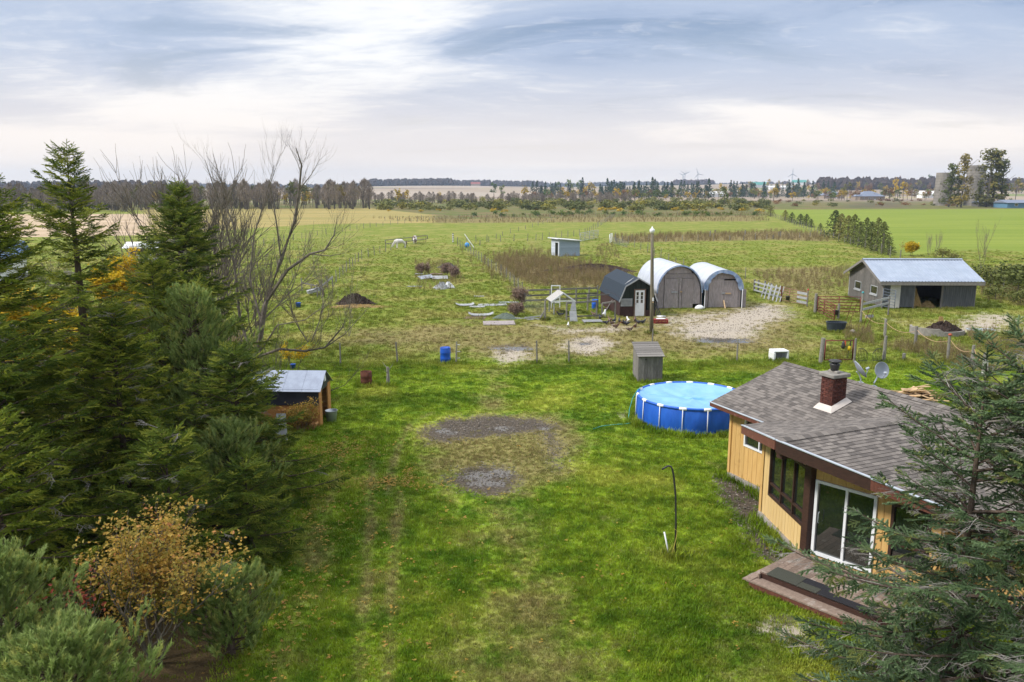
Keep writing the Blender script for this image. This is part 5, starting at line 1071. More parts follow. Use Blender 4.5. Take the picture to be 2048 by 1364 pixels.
for x0, x1, fl, l in ((1716, 1734, 1, 'nearer the small red gate'), (1744, 1761, -1, 'nearer the tall split post')):
    a, b = G(x0, 725), G(x1, 725); o = thing('bed_rail', 'black curved iron rail panel standing in the grass, ' + l, 'railing', a, 0, 'curved iron rail panels'); w_ = (b - a).length; hh = lambda f: .80 - .35 * max(0, (f if fl > 0 else 1 - f) - .45) ** 1.5 * 2
    MB().tube([(w_ * f, 0, hh(f)) for f in np.linspace(0, 1, 9)], .018, 5).build('top_rail', M_BLACK, o); MB().tube([(0, 0, .12), (w_, 0, .12)], .015, 5).build('bottom_rail', M_BLACK, o)
    for k in range(7): f = k / 6; MB().tube([(w_ * f, 0, 0), (w_ * f, 0, hh(f))], .011, 4).build('bar', M_BLACK, o)
# rope fence towards the right
rp = [((1767, 724), 1.5), ((1769, 676), 1.25), ((1830, 694), 1.3), ((1895, 722), 1.5), ((1943, 733), 1.2), ((1966, 750), 1.2)]
rfence = thing('rope_fence', 'fence of stout grey posts strung with buff rope behind the house', 'fence', G(1769, 676)); RO = rfence.location.copy(); tops = []
for i, (p, h) in enumerate(rp):
    o = bpy.data.objects.new('post', PM_THICK[i % 4]); link(o, rfence); o.location = G(*p) - RO; o.scale = (1.1 if i != 3 else .9, 1.1, h / 1.35); tops.append(G(*p) - RO + Vector((0, -.09, h * .82)))
MB().lathe([(0, 0), (.10, 0), (.11, .07), (0, .13)], 9, G(1895, 722) - RO + Vector((0, 0, 1.48))).build('post_cap', M_ORC, rfence, smooth=True)
chain = [G(1721, 646) - RO + Vector((0, -.08, .9)), tops[1], tops[2], tops[3], tops[4], tops[5]]
for a, b in zip(chain, chain[1:]):
    mb = MB(); mb.tube([a.lerp(b, f) - Vector((0, 0, .35 * 4 * f * (1 - f))) for f in np.linspace(0, 1, 9)], .014, 5, cap=False); mb.build('rope', M_ROPE, rfence)
o = MB().tube([(0, 0, -.05), (0, 0, .45)], [.10, .085], 9).build('post_stub', M_POST, loc=G(1807, 722)); tag(o, 'short broken post stub in the long grass behind the dishes', 'stump')
M_BIRCH = pm('white birch bark', (.55, .54, .51), (.40, .38, .35), 4, .8, .2, c3=(.08, .07, .06), f3=.6, sc3=5, rnd=0)
o = MB().tube([(0, 0, -.05), (.03, 0, .45), (.0, 0, .85)], [.16, .13, .12], 10).build('birch_stump', M_BIRCH, loc=G(1968, 752)); tag(o, 'pale birch stump at the end of the rope fence', 'stump')
# manure heap in its concrete ring
M_DUNG = pm('dark manure', (.060, .042, .034), (.034, .024, .020), 9, .95, .1, bump=1.0, c3=(.105, .078, .058), f3=.6, sc3=3, rnd=0, bd=.08)
heap('manure_heap', 'dark brown manure heap inside the broken concrete ring', 'heap', G(1885, 668), 1.55, 1.0, .75, M_DUNG, 7, .3, 34, 12)
mb = MB(); V = []
for j in range(21):
    q = R(150 + 190 * j / 20); 
    for r_, z in ((1.75, 0), (1.75, .5), (1.6, .5), (1.6, 0)): V.append((r_ * math.cos(q), r_ * .75 * math.sin(q), z - (.18 if j > 11 else 0)))
mb.add(V, [(4 * j + k, 4 * j + 4 + k, 4 * j + 4 + (k + 1) % 4, 4 * j + (k + 1) % 4) for j in range(20) for k in range(4)]); o = mb.build('concrete_ring', M_CONC, loc=G(1882, 667) + Vector((-.3, 0, 0))); tag(o, 'broken concrete ring holding the manure heap', 'ring')
o = MB().slab([(-.25, 0, 0), (.25, 0, 0), (.12, .12, .6), (-.12, .12, .6)], -.04).build('straw_block', M_HAY, loc=G(1884, 668) + Vector((0, .25, .55))); tag(o, 'upright straw-coloured board stuck in the manure heap', 'board')
o = MB().bx(-.9, .9, -.3, .3, .0, .05).build('metal_sheet', M_GALV, loc=G(1962, 660)); o.rotation_euler = (R(6), 0, R(-8)); tag(o, 'pale metal sheet lying beside the manure heap', 'sheet')
# lumber heap behind the house
lh = thing('lumber_heap', 'heap of fresh splintered lumber on the lawn behind the house', 'lumber', G(1835, 797), R(-12)); lr = random.Random(3)
for k in range(46):
    z = .05 + .55 * (k / 46) * lr.random(); s_ = 1 - z; l_ = lr.uniform(.5, 1.7)
    MB().box((0, 0, 0), (l_, lr.choice((.09, .14, .24)), lr.choice((.02, .04)))).build('offcut', M_RAWWOOD, lh, loc=(lr.gauss(0, .55) * s_, lr.gauss(0, .3), z)).rotation_euler = (lr.uniform(-.35, .35), lr.uniform(-.35, .35) * (1 if l_ < 1.2 else .5), lr.uniform(-.9, .9))
# ------------------------------------------------------------------ lilac-grey run-in shed
M_LILAC = pm('pale blue-grey boards', (.33, .40, .50), (.27, .33, .42), 4, .75, .25, bump=.2, stretch=(1, 1, 8), rnd=.1); M_LILW = pm('faded white-blue boards', (.52, .56, .62), (.44, .48, .54), 4, .75, .25, bump=.2, stretch=(1, 1, 8), rnd=.1)
rs_ = thing('run_in_shed', 'small pale blue-grey run-in shed with a slanted white roof', 'shed', G(1118, 513), R(22)); sw, sdp = 3.35, 2.7
nbd = 9
for k in range(nbd):
    h0 = 2.3 / nbd; z = h0 * k
    MB().bx(0, sw, 0, .03, 0, h0 - .012).build('board', M_LILAC, rs_, loc=(0, 0, z)); MB().bx(0, sw, sdp - .03, sdp, 0, h0 - .012).build('board', M_LILAC, rs_, loc=(0, 0, z)); MB().bx(sw - .03, sw, 0, sdp, 0, h0 - .012).build('board', M_LILAC, rs_, loc=(0, 0, z)); MB().bx(0, .03, 1.35, sdp, 0, h0 - .012).build('board', M_LILW, rs_, loc=(0, 0, z))
MB().bx(-.02, .06, -.02, .32, 0, 2.3).build('corner_post', M_LILW, rs_); MB().bx(0, .03, .32, 1.35, 1.95, 2.3).build('lintel', M_LILW, rs_)
mb = MB(); mb.slab([(-.45, -.35, 2.62), (-.45, sdp + .3, 2.62), (sw + .15, sdp + .3, 2.26), (sw + .15, -.35, 2.26)][::-1], .1); mb.build('roof', M_WHITE, rs_)
mb = MB(); mb.add([(0, 0, 2.28), (sw, 0, 2.28), (0, 0, 2.55)], [(0, 1, 2)]); mb.add([(0, sdp, 2.28), (sw, sdp, 2.28), (0, sdp, 2.55)], [(2, 1, 0)]); mb.add([(0, 0, 2.28), (0, sdp, 2.28), (0, sdp, 2.55), (0, 0, 2.55)], [(3, 2, 1, 0)]); mb.build('gable_fill', M_LILAC, rs_)
# corral gates beyond
gate('grey panel gate right of the lilac shed', G(1160, 484), G(1196, 476), 1.6, 6, M_GREYTRIM, .05, stiles=(0, .25, .5, .75, 1)); gate('white zigzag painted gate end beyond the lilac shed', G(1219, 487), G(1224, 484), 1.6, 7, M_WHITE, .05, stiles=(0, 1)); gate('low grey mesh gate in front of the brown weed strip', G(1226, 487), G(1254, 496), 1.1, 6, M_BLUEPIPE, .02, stiles=(0, .5, 1))
gate('grey bar gate behind the white horse', G(771, 497), G(855, 486), 1.35, 2, M_GREYWOOD, .06, z0=.75, stiles=(0, .33, .62, 1)); gate('rusty mesh gate beside the brown and white horse', G(826, 487), G(852, 486), 1.35, 2, M_RUST, .03, stiles=(0, 1), grid=8)
zp = post('post wrapped in white bands at the lane corner', (906, 485), 1.7, .12, mat=M_GREYWOOD)
for k in range(4): MB().lathe([(.135, 0), (.135, .18)], 9, (0, 0, .15 + k * .4)).build('band', M_WHITE, zp)
o = MB().bar((0, 0, .0), (-1.6, .6, 2.2), .16, .05).build('leaning_plank', M_WHITE, loc=G(948, 495)); tag(o, 'white plank leaning beside the blue ball', 'plank')
o = MB().lathe([(.42 * math.sin(a), .42 - .42 * math.cos(a)) for a in np.linspace(0, math.pi, 12)], 18).build('play_ball', pm('sky blue rubber', (.04, .30, .72), None, 3, .4, .5, rnd=0), loc=G(934, 495), smooth=True); tag(o, 'bright blue ball lying by the lane fence', 'ball')
# ------------------------------------------------------------------ animals: one continuous skinned body each
def skin(name, verts, edges, rad, mat, parent=None, sub=2, root=0):
    me = bpy.data.meshes.new(name); me.from_pydata(verts, edges, []); me.materials.append(mat); o = bpy.data.objects.new(name, me); link(o, parent)
    md = o.modifiers.new('skin', 'SKIN'); md.use_smooth_shade = True
    for i, v in enumerate(me.skin_vertices[0].data):
        r_ = rad[i]; v.radius = (r_, r_) if not hasattr(r_, '__len__') else r_; v.use_root = (i == root)
    s = o.modifiers.new('sub', 'SUBSURF'); s.levels = sub; s.render_levels = sub; return o
M_WHORSE = pm('white horse coat', (.66, .63, .60), (.56, .53, .50), 3, .8, .2, rnd=0); M_PAINT = pm('brown and white coat', (.66, .63, .60), (.60, .57, .54), 3, .8, .2, c3=(.13, .065, .04), f3=.50, sc3=1.1, rnd=0); M_TAIL = pm('grey-brown tail hair', (.16, .12, .10), (.11, .08, .07), 8, .9, .1, rnd=0)
def horse(label, loc, rz, coat):
    h = thing('horse', label, 'horse', loc, rz, 'horses grazing in the lane')
    V = [(.62, 0, 1.12), (.25, 0, 1.10), (-.25, 0, 1.10), (-.62, 0, 1.16), (.92, 0, 1.14), (1.16, 0, .82), (1.36, 0, .48), (1.50, 0, .20)]      # trunk, neck down to a grazing head
    E_ = [(0, 1), (1, 2), (2, 3), (0, 4), (4, 5), (5, 6), (6, 7)]; rd = [.36, .40, .40, .38, (.20, .27), (.15, .21), (.13, .17), (.09, .11)]
    for s in (-1, 1):
        b = len(V); V += [(.62, s * .16, .80), (.64, s * .17, .45), (.63, s * .17, .10), (.68, s * .17, .02)]; E_ += [(0, b), (b, b + 1), (b + 1, b + 2), (b + 2, b + 3)]; rd += [.17, .10, .075, .085]
        b = len(V); V += [(-.58, s * .17, .82), (-.74, s * .18, .50), (-.66, s * .18, .12), (-.61, s * .18, .02)]; E_ += [(3, b), (b, b + 1), (b + 1, b + 2), (b + 2, b + 3)]; rd += [.23, .11, .08, .085]
        b = len(V); V += [(1.22, s * .06, .84)]; E_ += [(5, b)]; rd += [.03]
    skin('body', V, E_, rd, coat, h, 2, 1)
    MB().tube([(-.86, 0, 1.24), (-.96, 0, 1.0), (-.95, 0, .7), (-.92, 0, .42)], [.05, .08, .09, .03], 8).build('tail', M_TAIL, h, smooth=True); MB().tube([(.72, 0, 1.42), (.98, 0, 1.28), (1.20, 0, .98), (1.28, 0, .80)], [.03, .06, .05, .02], 6).build('mane', M_WHORSE, h, smooth=True)
    return h
horse('white horse grazing sideways by the grey bar gate', G(802, 496), R(198), M_WHORSE); horse('brown and white horse seen from behind at the mesh gate', G(830, 488), R(98), M_PAINT)
M_DK = [pm('black and white duck plumage', (.018, .018, .024), (.03, .03, .04), 6, .6, .3, c3=(.70, .69, .68), f3=.55, sc3=5, rnd=.05), pm('brown duck plumage', (.14, .085, .055), (.08, .05, .035), 9, .7, .2, c3=(.60, .57, .52), f3=.54, sc3=5, rnd=.2), pm('white duck plumage', (.74, .74, .73), (.66, .66, .66), 6, .6, .3, rnd=.03), pm('dark duck plumage', (.015, .018, .028), (.03, .028, .035), 6, .5, .4, rnd=.1)]
M_BEAK = pm('orange-red beak', (.45, .12, .04), None, 5, .6, .3, rnd=0)
def duck(label, px, rz, k, s=1.0, cat='duck', name='duck', group='ducks flocking before the poultry shed'):
    d = thing(name, label, cat, G(*px), rz, group); d.scale = (s, s, s)
    V = [(-.34, 0, .30), (-.18, 0, .23), (.02, 0, .22), (.17, 0, .25), (.25, 0, .36), (.29, 0, .46), (.36, 0, .465), (.02, .07, .08), (.02, -.07, .08), (.03, .07, .01), (.03, -.07, .01)]
    skin('body', V, [(0, 1), (1, 2), (2, 3), (3, 4), (4, 5), (5, 6), (2, 7), (2, 8), (7, 9), (8, 10)], [(.05, .02), .10, .14, .11, .055, .065, .02, .03, .03, .02, .02], M_DK[k], d, 1, 2); MB().box((.40, 0, .45), (.09, .045, .025)).build('beak', M_BEAK, d)
    return d
for i, (x, y, rz, k, l) in enumerate(((1212, 649, 0, 0, 'black and white duck at the flock edge next to the pallet'), (1220, 643, 120, 1, 'brown and white duck at the back of the flock, nearest the pen'), (1228, 646, 60, 3, 'dark duck behind the pallet end of the flock'), (1224, 650, 200, 1, 'brown duck in front of the dark duck by the pallet'), (1239, 646, 90, 3, 'dark upright duck in the middle of the flock'), (1247, 650, 30, 1, 'brown duck in the middle front of the flock'), (1256, 645, 100, 2, 'white duck standing tall behind the flock'), (1253, 651, 170, 0, 'black and white duck in front of the tall white duck'), (1231, 657, 10, 1, 'pale-breasted duck ahead of the flock on the grass'), (1270, 645, 80, 1, 'brown duck behind the pair near the light pole'), (1277, 648, 150, 3, 'dark duck of the pair near the light pole'), (1285, 648, 20, 0, 'black and white duck nearest the light pole'), (1270, 656, 60, 1, 'brown duck out on the grass under the door'), (1259, 663, 350, 1, 'small brown duck farthest out on the grass'))): duck(l, (x, y), R(rz), k, U(.78, .98))
duck('white goose standing at the pen gate', (1208, 635), R(70), 2, 1.2, 'goose', 'goose', None); duck('black hen inside the pen near the shelter', (1121, 634), R(200), 3, .95, 'hen', 'hen', None); duck('reddish hen under the poultry shed eave', (1213, 622), R(30), 1, .85, 'hen', 'hen', None); duck('brown hen behind the pen bottom rail', (1188, 632), R(150), 1, .8, 'hen', 'hen', None); duck('small white hen on the dirt below the pallet', (1136, 654), R(80), 2, .7, 'hen', 'hen', None); duck('black hen beside the white goose', (1200, 639), R(100), 3, .85, 'hen', 'hen', None)
# ------------------------------------------------------------------ scrap on the pasture
def sheet(label, px, w, d, rz, mat, z=.05, tilt=(0, 0), name='scrap_sheet', t=.03, curl=0.0):
    g = G(*px); o = thing(name, label, 'sheet', g, rz, 'scrap sheets lying on the pasture'); V = []; n = 8
    for i in range(n + 1):
        f = i / n - .5
        for y in (-d / 2, d / 2): V.append((w * f, y + U(-.04, .04), z + curl * (f * 2) ** 4 + tilt[0] * f * w + tilt[1] * y))
    mb = MB(); mb.add(V, [(2 * i, 2 * i + 2, 2 * i + 3, 2 * i + 1) for i in range(n)]); p = mb.build('board', mat, o); s = p.modifiers.new('s', 'SOLIDIFY'); s.thickness = t; return o
sheet('flat greyish plywood sheet lying near the dirt yard', (998, 647), 2.3, 1.5, R(4), M_PLY, .07, (0, .02), t=.08)
sheet('bare brown board in the grass beyond the plywood sheet', (950, 636), 1.6, 1.3, R(-10), M_TRIM, .03)
sheet('curled grey roofing sheet lying on the brown board', (962, 632), 1.9, .6, R(5), M_GREYTRIM, .12, (0, .1), curl=.15)
sheet('pale panel with a dark roll at the near end of the scrap row', (930, 611), 1.5, 1.0, R(8), M_GREYTRIM, .08, curl=.12); sheet('long pale panel in the middle of the scrap row', (955, 613), 1.3, 1.1, R(-5), M_GREYTRIM, .04); sheet('bluish pale panel farther along the scrap row', (985, 610), 2.4, 1.2, R(3), M_GREYTRIM, .04, (.02, 0)); sheet('narrow blue-grey strip by the pen fence', (1017, 605), 1.7, .7, R(0), M_DISH, .04)
sheet('small pale slab alone in the grass behind the scrap row', (958, 593), .9, .5, R(0), M_GREYTRIM, .05); sheet('whitish boards in the middle of the weedy scrap heap', (880, 557), 1.7, 2.2, R(6), M_GREYTRIM, .15, (0, .05)); sheet('pinkish board behind the whitish boards', (873, 549), 1.4, 1.0, R(0), M_TRIM, .1); sheet('bluish slats leaning in the weedy scrap heap', (852, 557), 1.5, 1.6, R(20), M_DISH, .2, (.1, .1)); sheet('dark thin strip in the grass below the scrap heap', (829, 573), 1.5, .5, R(0), M_DISH, .04); sheet('pale strip at the far end of the scrap heap', (838, 549), .9, .7, R(0), M_GREYTRIM, .1); sheet('short pale stick in the grass above the scrap row', (917, 601), 1.0, .15, R(-8), M_TRIM, .05)
heap('tarp_heap', 'black crumpled tarp heap on the pasture', 'tarp', G(896, 536), 1.25, .9, .55, M_BLACK, 11, .35); heap('straw_heap', 'dark straw and manure heap on the grass near the bare tree', 'heap', G(708, 609), 1.7, .9, .7, M_DUNG, 13, .55, 40, 12); heap('straw_patch', 'scattered tan straw around the dark heap', 'straw', G(716, 613), 2.7, 1.1, .12, M_HAY, 15, .9)
heap('mesh_heap', 'grey-green bundle of wire mesh beside the plywood sheet', 'mesh', G(1012, 637), .95, .6, .42, pm('grey-green mesh', (.12, .15, .12), (.08, .10, .08), 30, .8, .3, bump=1, rnd=0), 17); heap('rubbish_heap', 'small white and brown rubbish heap in the weeds', 'rubbish', G(883, 577), .9, .7, .5, M_GREYTRIM, 19, .5); heap('rubbish_heap', 'second white rubbish bundle next to the first', 'rubbish', G(897, 576), .6, .6, .5, M_WHITE, 21, .5); heap('soil_heap', 'low bare soil heap behind the brown weeds', 'heap', G(1185, 541), 5.5, 2.6, .7, M_DUNG, 23, .3, 34, 10)
# ------------------------------------------------------------------ small pen near the bare trees
sp = thing('corner_pen', 'corner of grey posts and rail with a white trough, behind the bare tree', 'fence', G(604, 583)); SO = sp.location.copy()
for x, y, h in ((604, 583, 1.3), (623, 589, .9), (635, 595, 1.2), (641, 590, 1.35), (645, 588, 1.4), (655, 577, 1.2), (665, 573, 1.1)): MB().tube([G(x, y) - SO, G(x, y) - SO + Vector((0, 0, h))], .06, 7).build('post', M_POST, sp)
MB().bar(G(604, 583) - SO + Vector((0, 0, .85)), G(635, 595) - SO + Vector((0, 0, 1.05)), .05, .12).build('rail', M_GREYWOOD, sp); MB().bar(G(641, 590) - SO + Vector((0, 0, .7)), G(666, 573) - SO + Vector((0, 0, .95)), .04, .18).build('rail', M_GREYTRIM, sp)
o = MB().bx(-.7, .7, -.25, .25, .3, .62).build('white_trough', M_GREYTRIM, loc=G(632, 590), bevel=.03); o.rotation_euler = (0, R(-12), R(30)); tag(o, 'white trough tipped against the corner pen posts', 'trough')
bucket('blue bucket on the grass beyond the bare tree', G(597, 615), M_BLUEPL, 1.3); bucket('second blue bucket low among the branches behind the small shed', G(586, 738), M_BLUEPL, .9)
# ------------------------------------------------------------------ small shed by the trees
M_ROOFM = pm('pale steel roof', (.34, .38, .46), (.28, .31, .38), 3, .4, .5, metal=.5, rnd=.03); M_DKMET = pm('dark navy sheet', (.040, .044, .062), (.028, .031, .046), 3, .5, .4, metal=.2, c3=(.06, .065, .085), f3=.6, rnd=.03)
ls = thing('tool_shed', 'small shed with metal roof and raw strand-board door jambs beside the spruces', 'shed', (-7.85, 32.3, 0), R(178))
# local: x runs along the ridge into the trees (left), the open gable end is at x = 0, width along y
LW_, LL, LE, LP = 1.75, 2.9, 1.55, 2.12
ls.rotation_euler = (0, 0, R(178))
def lsb(n, x0, x1, y0, y1, z0, z1, m): return MB().bx(x0, x1, y0, y1, z0, z1).build(n, m, ls)
lsb('door_jamb', -.03, .03, -LW_ / 2, -LW_ / 2 + .42, 0, LE, M_OSB); lsb('door_jamb', -.03, .03, LW_ / 2 - .38, LW_ / 2, 0, LE, M_OSB)
for k in range(7): lsb('cladding_board', .0, LL, LW_ / 2 - .02, LW_ / 2 + .01, .13 * k, .13 * k + .12, M_OSB); lsb('cladding_board', .0, LL, -LW_ / 2 - .01, -LW_ / 2 + .02, .21 * k, .21 * k + .2, M_OSB)
lsb('upper_panel', -.0, LL, LW_ / 2 - .01, LW_ / 2 + .03, .93, LE + .05, M_DKMET); lsb('rear_wall', LL - .03, LL, -LW_ / 2, LW_ / 2, 0, LE, M_OSB)
mb = MB(); mb.add([(-.02, -LW_ / 2, LE - .1), (-.02, LW_ / 2, LE - .1), (-.02, LW_ / 2, LE), (-.02, 0, LP), (-.02, -LW_ / 2, LE)], [(0, 1, 2, 3, 4)]); mb.build('gable_panel', M_DKMET, ls)
MB().bx(-.05, -.025, -.16, .04, LE + .18, LE + .42).build('white_notice', M_WHITE, ls)
for s in (-1, 1):
    for k in range(4):
        x0 = -.12 + (LL + .25) * k / 4; x1 = -.12 + (LL + .25) * (k + 1) / 4 - .015; mb = MB(); P4 = [(x0, 0, LP + .05), (x1, 0, LP + .05), (x1, s * (LW_ / 2 + .12), LE - .04), (x0, s * (LW_ / 2 + .12), LE - .04)]; mb.slab(P4[::-1] if s > 0 else P4, .02); mb.tube([P4[1], P4[2]], .018, 5); mb.build('roof_sheet', M_ROOFM, ls)
bucket('grey metal bucket standing in the small shed doorway', Vector((-7.85, 32.3, 0)) + Matrix.Rotation(R(178), 3, 'Z') @ Vector((-.25, -.05, .0)), M_GALV, 1.5)
fw = thing('firewood_stack', 'orange-brown firewood stacked along the small shed side', 'firewood', (-9.2, 31.25, 0), R(-2)); M_LOG = pm('split firewood', (.36, .20, .085), (.24, .125, .05), 9, .9, .15, bump=.3, rnd=.35)
for row in range(6):
    for k in range(9 - row // 2):
        rr_ = U(.055, .085); MB().tube([(0, -.18, 0), (U(-.02, .02), .18, U(-.01, .01))], [rr_, rr_ * U(.85, 1)], 7).build('log', M_LOG, fw, loc=(-.15 + k * .16 + (row % 2) * .08 + U(-.015, .015), U(-.05, .05), .07 + row * .135))
o = MB().slab([(-.3, 0, 0), (.3, 0, 0), (.2, .25, 1.0), (-.15, .25, 1.0)], -.03).build('leaning_board', M_GREYTRIM, loc=G(560, 880)); tag(o, 'white board leaning by the shed, half hidden in the spruce', 'board')
# ------------------------------------------------------------------ near trees
M_BARK = pm('spruce bark', (.115, .085, .065), (.065, .048, .038), 7, .95, .1, bump=.6, stretch=(4, 4, .8), rnd=.1); M_TWIG = pm('grey dead twigs', (.27, .25, .225), (.18, .165, .15), 9, .9, .15, rnd=.2)
M_BARE = pm('bare grey-brown bark', (.185, .160, .130), (.115, .098, .080), 6, .92, .15, bump=.4, c3=(.17, .14, .06), f3=.62, sc3=1.5, rnd=.1)
L_SPR = leaf_mat('spruce needles', (.066, .108, .012), (.215, .275, .028), (.380, .400, .052), .9, .55, .2, .56)
L_SPR2 = leaf_mat('dark spruce needles', (.062, .108, .014), (.195, .262, .034), (.340, .370, .055), .9, .55, .2, .57)
L_BLU = leaf_mat('blue spruce needles', (.066, .112, .048), (.200, .285, .140), (.265, .290, .09), 1.0, .55, .2, .64)
L_PIN = leaf_mat('pine needles', (.160, .228, .055), (.325, .41, .13), (.41, .43, .12), 1.2, .6, .3, .60)
L_ORA = leaf_mat('orange autumn leaves', (.26, .22, .04), (.46, .28, .05), (.50, .22, .08), 1.6, .6, .35, .66); L_YEL = leaf_mat('yellow autumn leaves', (.46, .33, .02), (.72, .50, .025), (.34, .33, .04), .8, .6, .45, .62); L_RED = leaf_mat('red autumn leaves', (.26, .045, .035), (.38, .10, .05), None, 1, .6, .35)
def needle_twig(L, stations, per, nl, nw, seed, fwd=.65, flat=.55, droop=0.0):
    r = random.Random(seed); mb = MB()
    for i in range(stations):
        x = L * (i + .5) / stations
        for k in range(per):
            a = 2 * math.pi * (k + r.random()) / per; y, z = math.cos(a), math.sin(a) * flat + .15
            f = fwd * r.uniform(.7, 1.3); d = Vector((f, y, z)).normalized() * nl * r.uniform(.75, 1.15) * (1 - .35 * (i / stations) ** 3)
            s = Vector((-y * .2, -z, y)); s = (s - d * (s.dot(d) / d.length_squared)).normalized() * nw; b = Vector((x, 0, -droop * (i / stations) ** 2 * L))
            mb.add([b - s, b + s, b + d], [(0, 1, 2)])
    mb.tube([(0, 0, 0), (L, 0, -droop * L)], [.005, .003], 3, cap=False); return mb
def spray_twig(seed, mat, L=.36, nl=.030, nw=.0062):
    r = random.Random(seed); mb = needle_twig(L, 17, 8, nl, nw, seed, .75, .8)
    for k in range(4):
        x = L * (.10 + .17 * k); s = 1 if k % 2 else -1; sub = needle_twig(L * (.58 - .09 * k), 9, 8, nl, nw, seed + 10 + k, .75, .8); M = Matrix.Rotation(s * r.uniform(.6, .9), 3, 'Z') @ Matrix.Rotation(r.uniform(-.1, .25), 3, 'Y')
        mb.add([M @ Vector(v) + Vector((x, 0, 0)) for v in sub.v], sub.f)
    return proto(mb, 'spray', mat)
SPR = [spray_twig(100 + k, L_SPR) for k in range(3)]; SPR2 = [spray_twig(200 + k, L_SPR2) for k in range(3)]; BLU = [spray_twig(300 + k, L_BLU, .32, .032, .0062) for k in range(3)]
def dead_twig(seed, mat):
    r = random.Random(seed); mb = MB()
    def br(p, d, L, rad, dep):
        q = p + d * L * .5 + Vector((0, 0, r.uniform(-.02, .01))); e = q + d * L * .5 + Vector((r.uniform(-.03, .03), r.uniform(-.03, .03), -.02)) ; mb.tube([p, q, e], [rad, rad * .8, rad * .4], 3, cap=False)
        if dep:
            for k in range(4):
                f = r.uniform(.2, .95); b = p.lerp(e, f); a = r.choice((-1, 1)) * r.uniform(.5, 1.1); dd_ = Matrix.Rotation(a, 3, 'Z') @ d; dd_.z += r.uniform(-.35, .15); br(b, dd_.normalized(), L * r.uniform(.35, .6), rad * .65, dep - 1)
    br(Vector((0, 0, 0)), Vector((1, 0, 0)), .42, .007, 2); return proto(mb, 'dead_twig', mat)
DEAD = [dead_twig(k, M_TWIG) for k in range(4)]
PIN = []
for k in range(3):
    r = random.Random(400 + k); mb = MB()
    for i in range(46):
        x = .20 * r.random(); a = r.uniform(0, 6.28); sp_ = r.uniform(.25, .75); d = Vector((math.cos(sp_), math.sin(sp_) * math.cos(a), math.sin(sp_) * math.sin(a))) * r.uniform(.06, .105); s = d.cross(Vector((r.uniform(-1, 1), r.uniform(-1, 1), 1))).normalized() * .0062; b = Vector((x, 0, 0)); mb.add([b - s, b + s, b + d], [(0, 1, 2)])
    mb.tube([(0, 0, 0), (.22, 0, 0)], [.006, .004], 3, cap=False); PIN.append(proto(mb, 'pine_shoot', L_PIN))
def rot_from(d, roll): return (roll, -math.asin(max(-1, min(1, d.z))), math.atan2(d.y, d.x))
